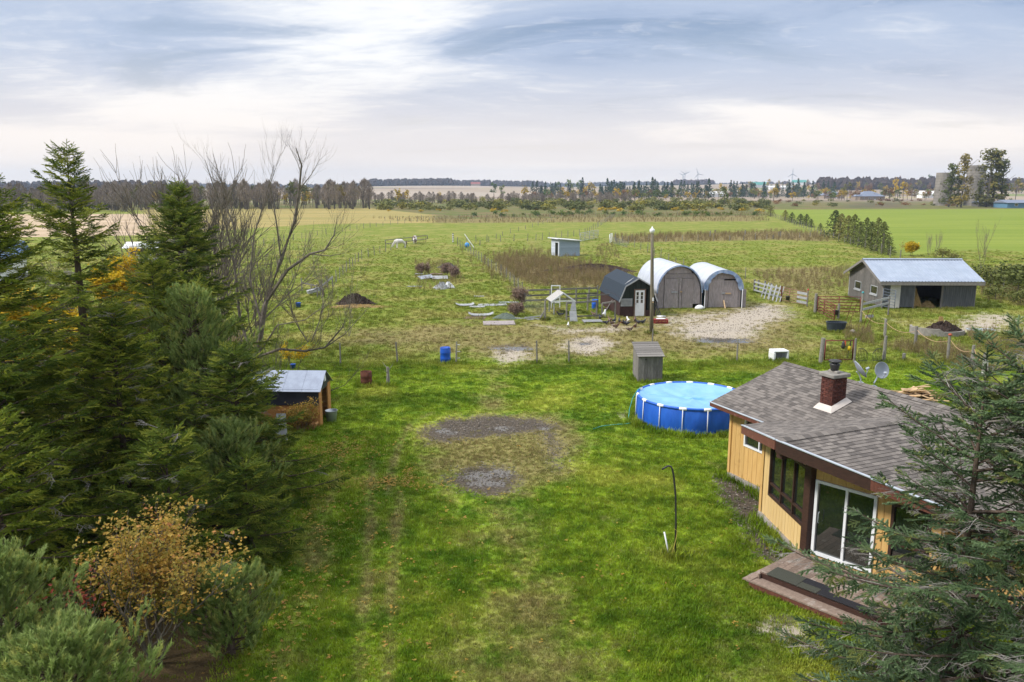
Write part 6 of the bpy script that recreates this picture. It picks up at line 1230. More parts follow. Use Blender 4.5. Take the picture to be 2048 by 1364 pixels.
def conifer(name, label, loc, H, R0, seed, protos, z0=.6, expo=.75, step=.34, per=6, drp=.25, dense=1.0, dead=.0, irregular=.25, lean=(0, 0), trunk_r=None, tw=1.0, gaps=0.0, group=None, asym=None):
    r = random.Random(seed); tree = thing(name, label, 'tree', loc, 0, group); tr_ = trunk_r or H * .016
    def axis(z): return Vector((lean[0] * z / H, lean[1] * z / H, z))
    MB().tube([axis(-.1), axis(H * .35), axis(H * .7), axis(H - .25)], [tr_ * 1.2, tr_ * .9, tr_ * .5, .012], 9).build('trunk', M_BARK, tree, smooth=True)
    P, RO_, S, VA = [], [], [], []; DP, DR, DS, DV = [], [], [], []; bm = MB(); z = z0
    while z < H - .15:
        fr = (H - z) / (H - z0); k = max(3, int(per * (.55 + .45 * fr) + r.random())); a0 = r.uniform(0, 6.28)
        for i in range(k):
            if r.random() < gaps: continue
            a = a0 + 6.283 * i / k + r.uniform(-.25, .25); L = max(.14, R0 * fr ** expo * r.uniform(1 - irregular, 1 + irregular * .7))
            if asym: L *= asym(a, z)
            el = .85 * (1 - fr) ** 1.5 * 1.1 - drp * fr + r.uniform(-.08, .08)
            zz_ = z + r.uniform(-.5, .5) * step; p0 = axis(zz_); pts = [p0]; d = Vector((math.cos(a) * math.cos(el), math.sin(a) * math.cos(el), math.sin(el))); n = max(3, int(L / .22)); h = Vector((math.cos(a), math.sin(a), 0))
            for q in range(n):
                f = (q + 1) / n; dd_ = (d + Vector((0, 0, -.28 * drp * math.sin(f * 3.0) + .42 * f * f * fr))).normalized(); pts.append(pts[-1] + dd_ * (L / n))
            rb_ = .006 + .011 * L; bm.tube(pts, [rb_ * (1 - .8 * q / n) for q in range(n + 1)], 4, cap=False)
            side = Vector((-h.y, h.x, 0)); t_ = .10 if fr < .3 else .22
            while t_ < 1:
                i0 = min(n - 1, int(t_ * n)); b = pts[i0].lerp(pts[i0 + 1], t_ * n - i0); dl = (pts[i0 + 1] - pts[i0]).normalized()
                for s in (-1, 1):
                    sl_ = min(.9, (.42 * L * (1 - t_) + .14)) * r.uniform(.6, 1.15); sd2 = (dl * .75 + side * s * r.uniform(.6, 1.0) + Vector((0, 0, r.uniform(-.22, .05) - .12 * fr))).normalized(); q = 0.0
                    isd = r.random() < dead * (1.5 - t_)
                    while q < sl_:
                        c = b + sd2 * q - Vector((0, 0, .10 * q * q))
                        if isd: 
                            if q < .3: DP.append(c); DR.append(rot_from(sd2, r.uniform(-.5, .5))); DS.append(r.uniform(.7, 1.3)); DV.append(r.randrange(4))
                            q += .3
                        else:
                            if r.random() < dense: P.append(c); RO_.append(rot_from((sd2 + Vector((r.uniform(-.2, .2), r.uniform(-.2, .2), r.uniform(-.25, .12)))).normalized(), r.uniform(-.6, .6))); S.append(tw * r.uniform(.72, 1.15)); VA.append(r.randrange(len(protos)))
                            q += .24 * tw
                t_ += .18 * tw / max(L, .3) * (1.0 if L > .5 else .8)
            P.append(pts[-1] - (pts[-1] - pts[-2]) * .5); RO_.append(rot_from((pts[-1] - pts[-2]).normalized(), 0)); S.append(tw); VA.append(0)
        z += step * (.48 + .48 * fr) * r.uniform(.85, 1.15)
    for q in range(5): P.append(axis(H - .12 - q * .12)); RO_.append(rot_from(Vector((r.uniform(-.3, .3), r.uniform(-.3, .3), 1)).normalized(), 0)); S.append(.8); VA.append(0)
    bm.build('branches', M_BARK, tree); scatter('foliage', P, RO_, S, protos, VA, tree)
    if DP: scatter('dead_twigs', DP, DR, DS, DEAD, DV, tree)
    return tree
GL = 'conifers of the windbreak'
conifer('spruce_tree', 'tall dark spruce with a forked spiky leader rising above the horizon', (-13.2, 24.2, 0), 10.6, 2.9, 1, SPR, .8, .62, .42, 6, .30, 1.0, .05, .45, gaps=.04, group=GL, asym=lambda a, z: .62 if 6.3 < z < 8 else (1.15 if z < 5 else 1))
_tops = [(-.26, .05, .35), (.05, .1, 0.0), (.24, -.05, .15), (-.42, -.1, 1.1), (.55, .05, 1.2), (.40, .2, 1.0)]
_st = bpy.data.objects['spruce_tree']; P, RO_ = [], []
for dx, dy, dz in _tops:
    prev = None
    for q in range(10):
        f = q / 9; p = Vector((dx * (1 - (1 - f) ** 2), dy * f, 9.7 - dz * .6 + (1.25 - dz * .35) * f * f + .25 * f - .2)); 
        if prev is not None: P.append(prev); RO_.append(rot_from((p - prev).normalized(), q))
        prev = p
LEADER = proto(needle_twig(.16, 8, 8, .035, .007, 900, .7, 1.0), 'leader_shoot', L_SPR)
scatter('leader_shoots', P, RO_, [1.0] * len(P), [LEADER], [0] * len(P), _st)
conifer('spruce_tree', 'dense broad spruce in front of the bare trees', (-14.0, 34.0, 0), 9.75, 3.7, 2, SPR2, .6, .72, .34, 7, .25, 1.0, .02, .42, group=GL)
conifer('spruce_tree', 'dark spruce cut off by the photo edge beside the tall forked one', (-13.0, 19.6, 0), 9.9, 3.3, 3, SPR, .6, .6, .36, 7, .3, 1.0, .05, .42, group=GL)
conifer('spruce_tree', 'spruce in front of the small shed, leaning over the lawn edge', (-8.3, 23.2, 0), 4.9, 2.4, 4, SPR2, .25, .65, .32, 7, .15, 1.0, .03, .45, group=GL)
conifer('spruce_tree', 'middle spruce with light green tips below the tall forked one', (-10.6, 20.8, 0), 6.6, 2.4, 5, SPR, .4, .65, .34, 7, .25, 1.0, .04, .42, group=GL)
conifer('spruce_tree', 'ragged spruce filling the gap under the edge spruce', (-11.8, 17.6, 0), 6.8, 2.6, 41, SPR2, .4, .6, .36, 7, .25, 1.0, .05, .45, group=GL)
conifer('spruce_tree', 'ragged dark spruce just left of the soft pine', (-12.4, 27.4, 0), 7.2, 2.7, 42, SPR, .4, .62, .36, 7, .25, 1.0, .03, .45, group=GL)
conifer('spruce_tree', 'low dark spruce behind the orange-leaved tree', (-8.2, 18.0, 0), 3.9, 2.1, 6, SPR2, .2, .6, .32, 6, .15, .95, .04, .25, group=GL); conifer('spruce_tree', 'spruce filling the shade behind the leftmost pine', (-10.8, 15.8, 0), 5.0, 2.3, 7, SPR, .3, .6, .36, 6, .25, .9, .05, .3, group=GL); conifer('spruce_tree', 'young spruce at the lawn edge below the shed', (-6.9, 19.6, 0), 2.7, 1.5, 8, SPR2, .15, .65, .28, 6, .1, 1.0, 0, .25, group=GL)
conifer('spruce_tree', 'spruce standing between the broad spruce and the small shed', (-11.6, 29.0, 0), 6.3, 2.5, 21, SPR2, .4, .68, .34, 6, .2, 1.0, .02, .42, group=GL)
conifer('blue_spruce', 'blue-green spruce with grey dead twigs, its crown cut by the photo edge', (9.15, 12.7, 0), 7.35, 3.5, 11, BLU, .3, .50, .40, 6, .20, .97, .34, .42, trunk_r=.11, gaps=.10, tw=1.1, group='blue spruces beside the house'); conifer('blue_spruce', 'blue-green spruce with a pointed top in front of the house roof', (8.25, 13.5, 0), 6.55, 3.2, 12, BLU, .2, .52, .42, 6, .18, .96, .34, .46, trunk_r=.09, gaps=.14, tw=1.1, group='blue spruces beside the house', asym=lambda a, z: (.6 if (math.cos(a) < .3 and 2.6 < z < 4.4) else 1.0) * (.62 if z > 5.8 else 1))
def pine(label, loc, H, R0, seed, z0=.5, n=150):
    r = random.Random(seed); tree = thing('pine_tree', label, 'tree', loc, 0, 'soft pines in the windbreak'); P, RO_, S, VA = [], [], [], []; bm = MB(); bm.tube([(0, 0, -.1), (r.uniform(-.1, .1), r.uniform(-.1, .1), H * .9)], [.09, .03], 7)
    for i in range(n):
        f = (i + .5) / n; z = z0 + (H - z0) * f; a = i * 2.39996 + r.uniform(-.3, .3); prof = math.sin(min(1, (1 - f) * 1.6 + .12) * 1.57) * r.uniform(.30, 1.12); L = R0 * prof
        e = Vector((L * math.cos(a), L * math.sin(a), z + L * .35)); s = Vector((0, 0, max(.1, z - L * .25))); m_ = s.lerp(e, .55) - Vector((0, 0, .06 * L)); bm.tube([s, m_, e], [.018, .012, .005], 3, cap=False); ax = (e - m_).normalized()
        for k in range(15):
            c = m_.lerp(e, r.uniform(.35, 1.08)) + Vector((r.gauss(0, .085), r.gauss(0, .085), r.gauss(0, .06))); d = (ax * .7 + Vector((0, 0, .75)) + Vector((r.uniform(-.6, .6), r.uniform(-.6, .6), r.uniform(-.2, .4)))).normalized(); P.append(c); RO_.append(rot_from(d, r.uniform(0, 6))); S.append(r.uniform(.8, 1.3)); VA.append(r.randrange(3))
    bm.build('branches', M_BARK, tree); scatter('foliage', P, RO_, S, PIN, VA, tree); return tree
pine('soft blue-green pine just beyond the middle spruce', (-10.7, 26.2, 0), 6.2, 2.1, 1, .8, 170); pine('rounded pine beside the small shed', (-10.0, 25.4, 0), 4.6, 1.7, 2, .5, 130); pine('light green pine in the middle of the lawn edge', (-8.0, 21.6, 0), 3.0, 1.35, 3, .3, 110); pine('pale green pine filling the photo corner', (-7.2, 11.3, 0), 2.55, 1.7, 4, .3, 150); pine('pale green pine at the photo edge above the corner pine', (-8.9, 12.6, 0), 3.3, 1.4, 5, .5, 130); pine('small pine at the foot of the orange-leaved tree', (-5.9, 15.2, 0), 1.7, 1.0, 6, .2, 70)
# leafy and bare trees
def leaf_clump(seed, mat, n=7, sz=.05, sp_=.09, fz=1.0):
    r = random.Random(seed); mb = MB()
    for i in range(n):
        c = Vector((r.uniform(-sp_, sp_), r.uniform(-sp_, sp_), r.uniform(-sp_, sp_) * fz)); q = Euler((r.uniform(-.9, .9) * fz, r.uniform(-.9, .9) * fz, r.uniform(0, 6.28))).to_matrix(); s = sz * r.uniform(.7, 1.25)
        mb.add([c + q @ Vector(v) for v in ((-s * 1.2, 0, 0), (-.3 * s, -s * .75, .12 * s), (s * .7, -s * .5, .1 * s), (s * 1.3, 0, -.1 * s), (s * .7, s * .5, .1 * s), (-.3 * s, s * .75, .12 * s))], [(0, 1, 2, 3), (0, 3, 4, 5)])
    return proto(mb, 'leaf_clump', mat)
ORA = [leaf_clump(k, L_ORA, 5, .036, .12) for k in range(3)]; YEL = [leaf_clump(10 + k, L_YEL, 8, .055, .14) for k in range(3)]; REDL = [leaf_clump(20 + k, L_RED, 1, .04, .1) for k in range(2)]
def grow(mb, ends, r, p, d, L, rad, dep, up=.12, spread=.6, nb=3, wig=.18, sides=5):
    n = 4; pts = [p]; dd_ = d.copy()
    for i in range(n): dd_ = (dd_ + Vector((r.uniform(-wig, wig), r.uniform(-wig, wig), r.uniform(-wig, wig) * .6 + up * .5))).normalized(); pts.append(pts[-1] + dd_ * L / n)
    mb.tube(pts, [rad * (1 - .55 * i / n) for i in range(n + 1)], sides if rad > .012 else 3, cap=False)
    if dep <= 0: ends.append((pts[-1], dd_)); ends.append((pts[2], dd_)); return
    for k in range(nb):
        f = r.uniform(.35, 1.0) if k else 1.0; i0 = min(n - 1, int(f * n)); b = pts[i0].lerp(pts[i0 + 1], f * n - i0); a = Vector((r.uniform(-1, 1), r.uniform(-1, 1), r.uniform(-.6, 1))).normalized(); nd = (dd_ + a * spread * (1 if k else .45) + Vector((0, 0, up))).normalized()
        grow(mb, ends, r, b, nd, L * r.uniform(.55, .85), rad * (.54 + (.08 if not k else r.uniform(0, .1))), dep - 1, up, spread, nb, wig, sides)
def leafy(name, label, loc, H, seed, leaves, lsc=1.0, stems=3, rad=.05, dep=4, spread=.6, per=2, bark=None, group=None, up=.15, jit=.1, nb=3):
    r = random.Random(seed); tree = thing(name, label, 'tree', loc, 0, group); mb = MB(); ends = []
    for s in range(stems):
        a = 6.28 * s / stems + r.uniform(-.4, .4); t_ = .12 if stems == 1 else .42; grow(mb, ends, r, Vector((.08 * math.cos(a), .08 * math.sin(a), -.05)), Vector((math.cos(a) * t_, math.sin(a) * t_, 1)).normalized(), H * .40, rad, dep, up, spread, nb)
    mb.build('branches', bark or M_BARE, tree)
    if leaves:
        P, RO_, S, VA = [], [], [], []
        for e, d in ends:
            for k in range(per):
                if r.random() < .93: P.append(e + Vector((r.gauss(0, jit), r.gauss(0, jit), r.gauss(0, jit)))); RO_.append((r.uniform(-.5, .5), r.uniform(-.5, .5), r.uniform(0, 6.28))); S.append(lsc * r.uniform(.7, 1.3)); VA.append(r.randrange(len(leaves)))
        scatter('leaves', P, RO_, S, leaves, VA, tree)
    return tree
leafy('orange_leaved_tree', 'small tree with orange and yellow autumn leaves at the lawn edge', (-7.35, 14.9, 0), 3.1, 3, ORA, .85, 5, .04, 4, .85, 2, group=None, up=.10, jit=.16)
leafy('red_berry_bush', 'nearly bare bush with a few red leaves beside the corner pine', (-8.6, 14.3, 0), 2.3, 4, REDL, .8, 4, .025, 3, .7, 1)
for i, (px, Y, H, sd_, l) in enumerate((((265, 600), 44, 5.4, 5, 'yellow-leaved tree glowing between the two tallest spruces'), ((90, 700), 34, 4.6, 6, 'yellow-leaved tree seen through the dark spruce at the edge'), ((300, 640), 40, 4.0, 7, 'golden bush below the yellow tree'), ((20, 760), 30, 3.8, 8, 'yellow bush low behind the edge spruce'), ((180, 760), 32, 3.6, 9, 'yellow bush behind the tall spruce trunk'))):
    g = AY(px[0], px[1], Y); leafy('yellow_leaved_tree', l, (g.x, Y, 0), H, sd_, YEL, 1.5, 3, .05, 4, .6, 3, group='yellow trees behind the spruces')
g = G(605, 860); leafy('yellow_vine_bush', 'orange-yellow bush scrambling before the shed jambs', (g.x, g.y - .2, 0), 1.2, 11, ORA, .9, 4, .012, 3, .8, 2)
g = G(590, 745); leafy('golden_sapling', 'golden-leaved sapling behind the shed roof', (g.x, g.y, 0), 1.7, 12, YEL, .8, 2, .02, 3, .6, 1)
# big bare tree: hand-laid limbs, then grown twigs
bt = thing('bare_tree', 'large bare tree with long limbs reaching over the lawn', 'tree', (0, 0, 0)); r = random.Random(77); mb = MB(); ends = []; base = G(508, 772); bt.location = base
def W3(px, py, Y): return AY(px, py, Y) - base
limbs = [([(508, 772, base.y), (516, 700, base.y + .1), (530, 610, base.y + .2), (562, 520, base.y + .4), (590, 440, base.y + .5), (598, 380, base.y + .4), (603, 330, base.y + .2), (592, 296, base.y)], .17, .018, 3),
         ([(535, 600, base.y + .2), (575, 540, base.y - .4), (620, 508, base.y - .8), (650, 500, base.y - 1.1), (668, 470, base.y - 1.2), (676, 430, base.y - 1.3)], .085, .012, 3), ([(620, 508, base.y - .8), (660, 512, base.y - 1.3), (690, 506, base.y - 1.6)], .03, .006, 2),
         ([(512, 715, base.y), (560, 698, base.y - 1.5), (610, 702, base.y - 2.6), (650, 695, base.y - 3.2), (685, 655, base.y - 3.4), (700, 610, base.y - 3.5), (702, 570, base.y - 3.6)], .07, .009, 3), ([(650, 695, base.y - 3.2), (690, 668, base.y - 3.8), (740, 612, base.y - 4)], .03, .006, 2), ([(514, 712, base.y), (555, 650, base.y - .6), (610, 640, base.y - 1), (665, 600, base.y - 1.2)], .04, .008, 2),
         ([(514, 740, base.y), (480, 640, base.y + 1.2), (470, 540, base.y + 1.4), (452, 450, base.y + 1.2), (430, 380, base.y + 1), (410, 320, base.y + .8)], .09, .012, 3), ([(524, 650, base.y + .2), (500, 560, base.y + .8), (508, 470, base.y + 1), (530, 400, base.y + 1.1), (548, 330, base.y + 1.2)], .06, .010, 3), ([(562, 520, base.y + .4), (552, 440, base.y), (540, 370, base.y - .3), (560, 310, base.y - .4)], .045, .008, 3), ([(598, 380, base.y + .4), (622, 350, base.y), (640, 318, base.y)], .03, .006, 2),
         ([(512, 730, base.y), (540, 760, base.y - 1.6), (590, 780, base.y - 2.6), (640, 790, base.y - 3.4), (690, 770, base.y - 3.8), (720, 735, base.y - 4)], .045, .007, 2)]
for pts, r0, r1, dep in limbs:
    V = [W3(*p) for p in pts]; k = len(V); mb.tube(V, [r0 + (r1 - r0) * i / (k - 1) for i in range(k)], 7)
    for i in range(1, k):
        for q in range(4 if i < k - 1 else 6):
            f = r.random(); b = V[i - 1].lerp(V[i], f); d = ((V[i] - V[i - 1]).normalized() + Vector((r.uniform(-1, 1), r.uniform(-1, 1), r.uniform(-.2, 1))) * .8).normalized(); rr_ = (r0 + (r1 - r0) * i / (k - 1)) * .32; grow(mb, ends, r, b, d, r.uniform(.5, 1.2), max(.006, min(.022, rr_)), dep - 1, .18, .6, 3, .2, 4)
mb.build('limbs', M_BARE, bt)
def bare_stems(label, px, Y, H, seed, stems, rad, group='bare trees behind the windbreak', spread=.62, dep=4):
    g = AY(px, 700, Y); return leafy('bare_tree', label, (g.x, Y, 0), H, seed, None, 1, stems, rad, dep, spread, group=group, up=.08, nb=4)
bare_stems('tall bare multi-stemmed tree behind the broad spruce', 425, 44, 11.0, 31, 4, .10, spread=.55); bare_stems('bare slender tree between the broad spruce and the big bare tree', 485, 40, 8.2, 32, 2, .07); bare_stems('bare tree whose fine crown rises left of the big limbs', 365, 46, 9.6, 33, 2, .08); bare_stems('small bare tree left of the tall spruce trunk', 195, 60, 5.6, 34, 2, .06)
bare_stems('slim bare sapling beyond the big bare tree', 620, 50, 5.2, 35, 2, .05)
for i, (x, Y, l) in enumerate(((600, 33.5, 'wiry leafless shrub beside the small shed'), (545, 36, 'wiry leafless shrub behind the small shed'), (700, 52, 'sparse leafless sapling in front of the straw heap'))):
    g = AY(x, 760, Y); leafy('bare_shrub', l, (g.x, Y, 0), (2.0, 3.0, 3.2)[i], 50 + i, None, 1, 4, .018, 4, .6, up=.2, group='wiry shrubs around the shed')
# fallen leaves on the lawn
FL = [leaf_clump(60 + k, L_ORA, 3, .035, .10, .2) for k in range(2)]; P = []
for cx, cy, sx_, sy_, n in ((660, 905, .8, .9, 260), (700, 900, 1.0, 1.0, 160), (780, 968, .8, .35, 190), (815, 955, .12, .6, 90), (640, 1010, .8, 2.0, 200), (760, 1180, 1.2, 4, 130), (1000, 1130, 4, 5, 160), (600, 1200, .6, 2.0, 160)):
    g = G(cx, cy)
    for k in range(n): P.append((g.x + rnd.gauss(0, sx_), g.y + rnd.gauss(0, sy_), .05))
o = scatter('fallen_leaves', P, [(U(-.2, .2), U(-.2, .2), U(0, 6)) for _ in P], [U(.5, 1.0) for _ in P], FL, [rnd.randrange(2) for _ in P]); tag(o, 'fallen orange leaves scattered on the lawn near the trees', kind='stuff')
# ------------------------------------------------------------------ weeds
M_WEED = leaf_mat('dry brown weeds', (.17, .125, .06), (.26, .20, .10), (.18, .17, .05), .5, .8, .2, .62)
def weed_mb(seed, h, n, spread, w=.008):
    r = random.Random(seed); mb = MB()
    for i in range(n):
        a = r.uniform(0, 6.28); d = spread * r.random(); p = Vector((d * math.cos(a), d * math.sin(a), -.02)); t_ = p + Vector((r.uniform(-.25, .25) * h, r.uniform(-.25, .25) * h, h * r.uniform(.5, 1.1))); s = Vector((math.cos(a + 1.5), math.sin(a + 1.5), 0)) * w
        mb.add([p - s, p + s, t_ + s * .5, t_ - s * .5], [(0, 1, 2, 3)])
        for k in range(4): b = p.lerp(t_, r.uniform(.4, 1)); e = b + Vector((r.uniform(-.12, .12), r.uniform(-.12, .12), r.uniform(.0, .14))) * (.6 + h); mb.add([b - s, b + s, e], [(0, 1, 2)])
    return mb
WD = [proto(weed_mb(k, .95, 14, .28, .010), 'weed', M_WEED) for k in range(3)]
def weeds(label, polys, n, sc, seed, kind='brown_weeds'):
    r = np.random.RandomState(seed); P = []
    for poly, w in polys:
        W_ = [G(*p) for p in poly]; x0, x1, y0, y1 = min(p.x for p in W_), max(p.x for p in W_), min(p.y for p in W_), max(p.y for p in W_); m = int(n * w); X = r.uniform(x0, x1, m * 3); Y = r.uniform(y0, y1, m * 3); k = poly_mask(poly, .01, X=X, Y=Y) > .5; P += list(zip(X[k][:m], Y[k][:m]))
    P = [(x, y, 0) for x, y in P]; o = scatter(kind, P, [(0, 0, r.uniform(0, 6.28)) for _ in P], [sc * r.uniform(.5, 1.2) for _ in P], WD, [r.randint(0, 3) for _ in P]); return tag(o, label, kind='stuff')
weeds('tall dry brown weeds beyond the poultry pen', [(WEED[0][0], 1), ([(960, 512), (1060, 498), (1150, 512), (1250, 535), (1275, 570), (1190, 590), (1060, 584), (985, 560)], .45)], 700, 1.0, 1); weeds('strips of dry brown weeds between the far paddocks', [(WEED[1][0], 1), (WEED[2][0], 1.6)], 1100, .95, 2)
weeds('rough dry grass clumps around the fences and the scrap', [([(1500, 545), (1700, 535), (1700, 575), (1560, 590)], 1), ([(830, 520), (915, 525), (930, 560), (900, 582), (830, 580)], .5), ([(1740, 690), (1900, 690), (2000, 740), (1980, 760), (1860, 720)], .5), ([(1680, 655), (1740, 660), (1745, 690), (1690, 680)], .2), ([(1935, 660), (2060, 670), (2060, 720), (1940, 700)], .4), ([(1195, 490), (1230, 490), (1240, 520), (1190, 515)], .3), ([(916, 495), (945, 512), (1015, 562), (1040, 592), (1030, 596), (940, 530)], .35), ([(1960, 570), (2060, 580), (2060, 615), (1960, 600)], .4)], 420, .62, 3)
M_BURD = leaf_mat('dry seed heads', (.20, .135, .105), (.30, .215, .165), None, 2, .8, .2); BD_ = [leaf_clump(80 + k, M_BURD, 8, .035, .12) for k in range(2)]
for i, (x, y, h, l) in enumerate(((1040, 614, 1.5, 'large dried seed-head bush at the pen corner'), (1033, 632, .95, 'smaller dried seed-head bush in front of the pen corner'), (845, 553, 1.5, 'dried weed bush on the near side of the scrap heap'), (893, 553, 1.4, 'dried weed bush on the far side of the scrap heap'), (909, 556, 1.1, 'low dried weed bush next to the scrap heap'))): leafy('dry_bush', l, G(x, y), h, 90 + i, BD_, 1.0, 5, .014, 3, .65, 3, group='dried bushes on the pasture')
# ------------------------------------------------------------------ trees and shrubs of the middle distance: individuals sharing a few meshes
M_FTR = pm('far grey trunks', (.15, .13, .115), (.10, .09, .08), 3, .95, .1, rnd=.15)
def far_leaf(name, *a, **k): return leaf_mat(name, *a, sc=.35, rough=.8, sub=.15, **k)
FL_OLV = far_leaf('olive far foliage', (.085, .105, .028), (.155, .15, .045), (.22, .17, .04)); FL_GRN = far_leaf('green far foliage', (.06, .11, .024), (.12, .17, .035), (.16, .18, .04)); FL_YEL = far_leaf('yellow far foliage', (.34, .24, .02), (.50, .34, .03)); FL_RST = far_leaf('rusty far foliage', (.16, .085, .04), (.25, .13, .05)); FL_RED = far_leaf('crimson far foliage', (.14, .02, .035), (.22, .035, .05)); FL_CON = far_leaf('dark far conifers', (.016, .036, .024), (.040, .068, .036)); FL_GRY = far_leaf('grey leafless crowns', (.19, .155, .125), (.27, .225, .185)); FL_CED = leaf_mat('cedar foliage', (.042, .062, .015), (.11, .125, .03), (.16, .15, .04), .9, .8, .15); FL_SHR = far_leaf('olive shrub foliage', (.08, .095, .026), (.16, .165, .042), (.26, .23, .035))
def blob_tree(seed, kind, n=170, q=.11):
    """unit-height tree: trunk material 0, foliage 1"""
    r = random.Random(seed); mb = MB(); mb.k = 0
    if kind == 'bare':
        for i in range(9):
            a = r.uniform(0, 6.28); e = Vector((.18 * math.cos(a) * r.random(), .18 * math.sin(a) * r.random(), r.uniform(.7, 1.0))); b = Vector((e.x * .35, e.y * .35, 0)); mb.tube([b, b.lerp(e, .5) + Vector((r.uniform(-.03, .03), 0, 0)), e], [.010, .007, .003], 3, cap=False)
        mb.k = 1
        for i in range(n):
            a = r.uniform(0, 6.28); z = .25 + .75 * r.random() ** .8; rad = .24 * math.sin(min(1, (z - .12) * 1.2) * 2.9) * math.sqrt(r.random()); c = Vector((rad * math.cos(a), rad * math.sin(a), z)); d = Vector((r.uniform(-.4, .4), r.uniform(-.4, .4), 1)).normalized() * r.uniform(.06, .14); s = Vector((r.uniform(-1, 1), r.uniform(-1, 1), 0)).normalized() * .009; mb.add([c - s, c + s, c + d], [(0, 1, 2)])
        return mb
    tk = {'round': .02, 'poplar': .016, 'cone': .016, 'shrub': .02, 'cedar': .03}[kind]; top = {'shrub': .5}.get(kind, .9)
    mb.tube([(0, 0, -.02), (r.uniform(-.02, .02), 0, .5 * top), (r.uniform(-.03, .03), 0, top)], [tk, tk * .7, tk * .2], 5, cap=False)
    if kind in ('round', 'poplar'):
        for i in range(7): a = r.uniform(0, 6.28); z = r.uniform(.25, .7); mb.tube([(0, 0, z), (.16 * math.cos(a), .16 * math.sin(a), z + .2)], [tk * .4, tk * .12], 3, cap=False)
    mb.k = 1; lobes = []
    for i in range({'round': 11, 'poplar': 26, 'shrub': 9, 'cone': 0, 'cedar': 0}[kind]):
        a = r.uniform(0, 6.28)
        if kind == 'round': z = r.uniform(.38, .88); rad = .26 * math.sin((z - .2) / .75 * 3.0) * r.uniform(.4, 1); lobes.append((Vector((rad * math.cos(a), rad * math.sin(a), z)), r.uniform(.10, .17)))
        elif kind == 'poplar': z = r.uniform(.10, .96); rad = .13 * r.random() * (1.15 - .75 * z); lobes.append((Vector((rad * math.cos(a), rad * math.sin(a), z)), r.uniform(.05, .10)))
        else: rad = .42 * math.sqrt(r.random()); lobes.append((Vector((rad * math.cos(a), rad * math.sin(a), .55 - rad * .7 + r.uniform(-.1, .1))), r.uniform(.22, .38)))
    for i in range(n):
        if lobes: c0, R_l = lobes[r.randrange(len(lobes))]; v = Vector((r.gauss(0, 1), r.gauss(0, 1), r.gauss(0, 1))).normalized() * R_l * r.random() ** .4; c = c0 + v; v.normalize()
        else:
            z = r.random() ** 1.15; rad = (.20 if kind == 'cone' else .27) * (1 - z) ** (.85 if kind == 'cone' else .62) * (r.random() ** .35) * (1 + .15 * math.sin(z * 55)); a = r.uniform(0, 6.28); c = Vector((rad * math.cos(a), rad * math.sin(a), .04 + z * .95)); v = Vector((math.cos(a), math.sin(a), .35))
        if c.z < .01: c.z = .01 + r.random() * .05
        e1 = v.cross(Vector((r.uniform(-1, 1), r.uniform(-1, 1), r.uniform(-1, 1)))).normalized(); e2 = (v.cross(e1) + v * r.uniform(-.6, .6)).normalized(); s = q * r.uniform(.5, 1.1) * (.6 if kind in ('poplar', 'cone') else 1)
        mb.add([c - e1 * s * .5, c + e2 * s * .35, c + e1 * s * .5, c - e2 * s * .35], [(0, 1, 2, 3)])
    return mb
KM = {}
def far_meshes(kind, mat, k=3, **a):
    key = (kind, mat.name)
    if key not in KM: KM[key] = [blob_tree(100 * len(KM) + i, kind, **a).mesh(kind + '_tree', [M_FTR, mat]) for i in range(k)]
    return KM[key]
def far_tree(name, label, kind, mat, px, py, h, w=1.0, group=None, cat='tree', zoff=0.0, **a):
    ms = far_meshes(kind, mat, **a); g = G(px, py); o = bpy.data.objects.new(name, ms[rnd.randrange(len(ms))]); link(o); o.location = (g.x, g.y, float(ground_z(g.x, g.y)) - .05); s = h * U(.85, 1.15); o.scale = (s * w * U(.85, 1.2), s * w * U(.85, 1.2), s); o.rotation_euler = (0, 0, U(0, 6.28)); return tag(o, label, cat, group)
# wood on the left
for i in range(260):
    x = U(190, 742); y = U(408, 419) - (4 if x < 380 else 0); kd = rnd.random()
    if kd < .55: far_tree('bare_wood_tree', 'grey leafless tree of the wood across the golden field', 'bare', FL_GRY, x, y, U(9, 13), 1.25, 'leafless trees of the far wood', n=400)
    elif kd < .93: far_tree('olive_wood_tree', 'olive-leaved tree of the wood across the golden field', 'round', FL_OLV, x, y - 2, U(9.5, 13.5), .85, 'olive trees of the far wood')
    else: far_tree('yellow_wood_tree', 'yellow-leaved tree of the wood across the golden field', 'round', FL_YEL, x, y - 2, U(7, 10), .8, 'yellow trees of the far wood')
for i in range(80): far_tree('bare_wood_tree', 'grey leafless tree in the thin belt beyond the tan field', 'bare', FL_GRY, U(-20, 300), U(414, 424), U(7, 11), 1.3, 'leafless trees beyond the tan field', n=400)
for i in range(44): far_tree('olive_wood_tree', 'dull olive tree in the thin belt beyond the tan field', 'round', FL_OLV, U(-20, 300), U(408, 420), U(6, 9), .9, 'olive trees beyond the tan field')
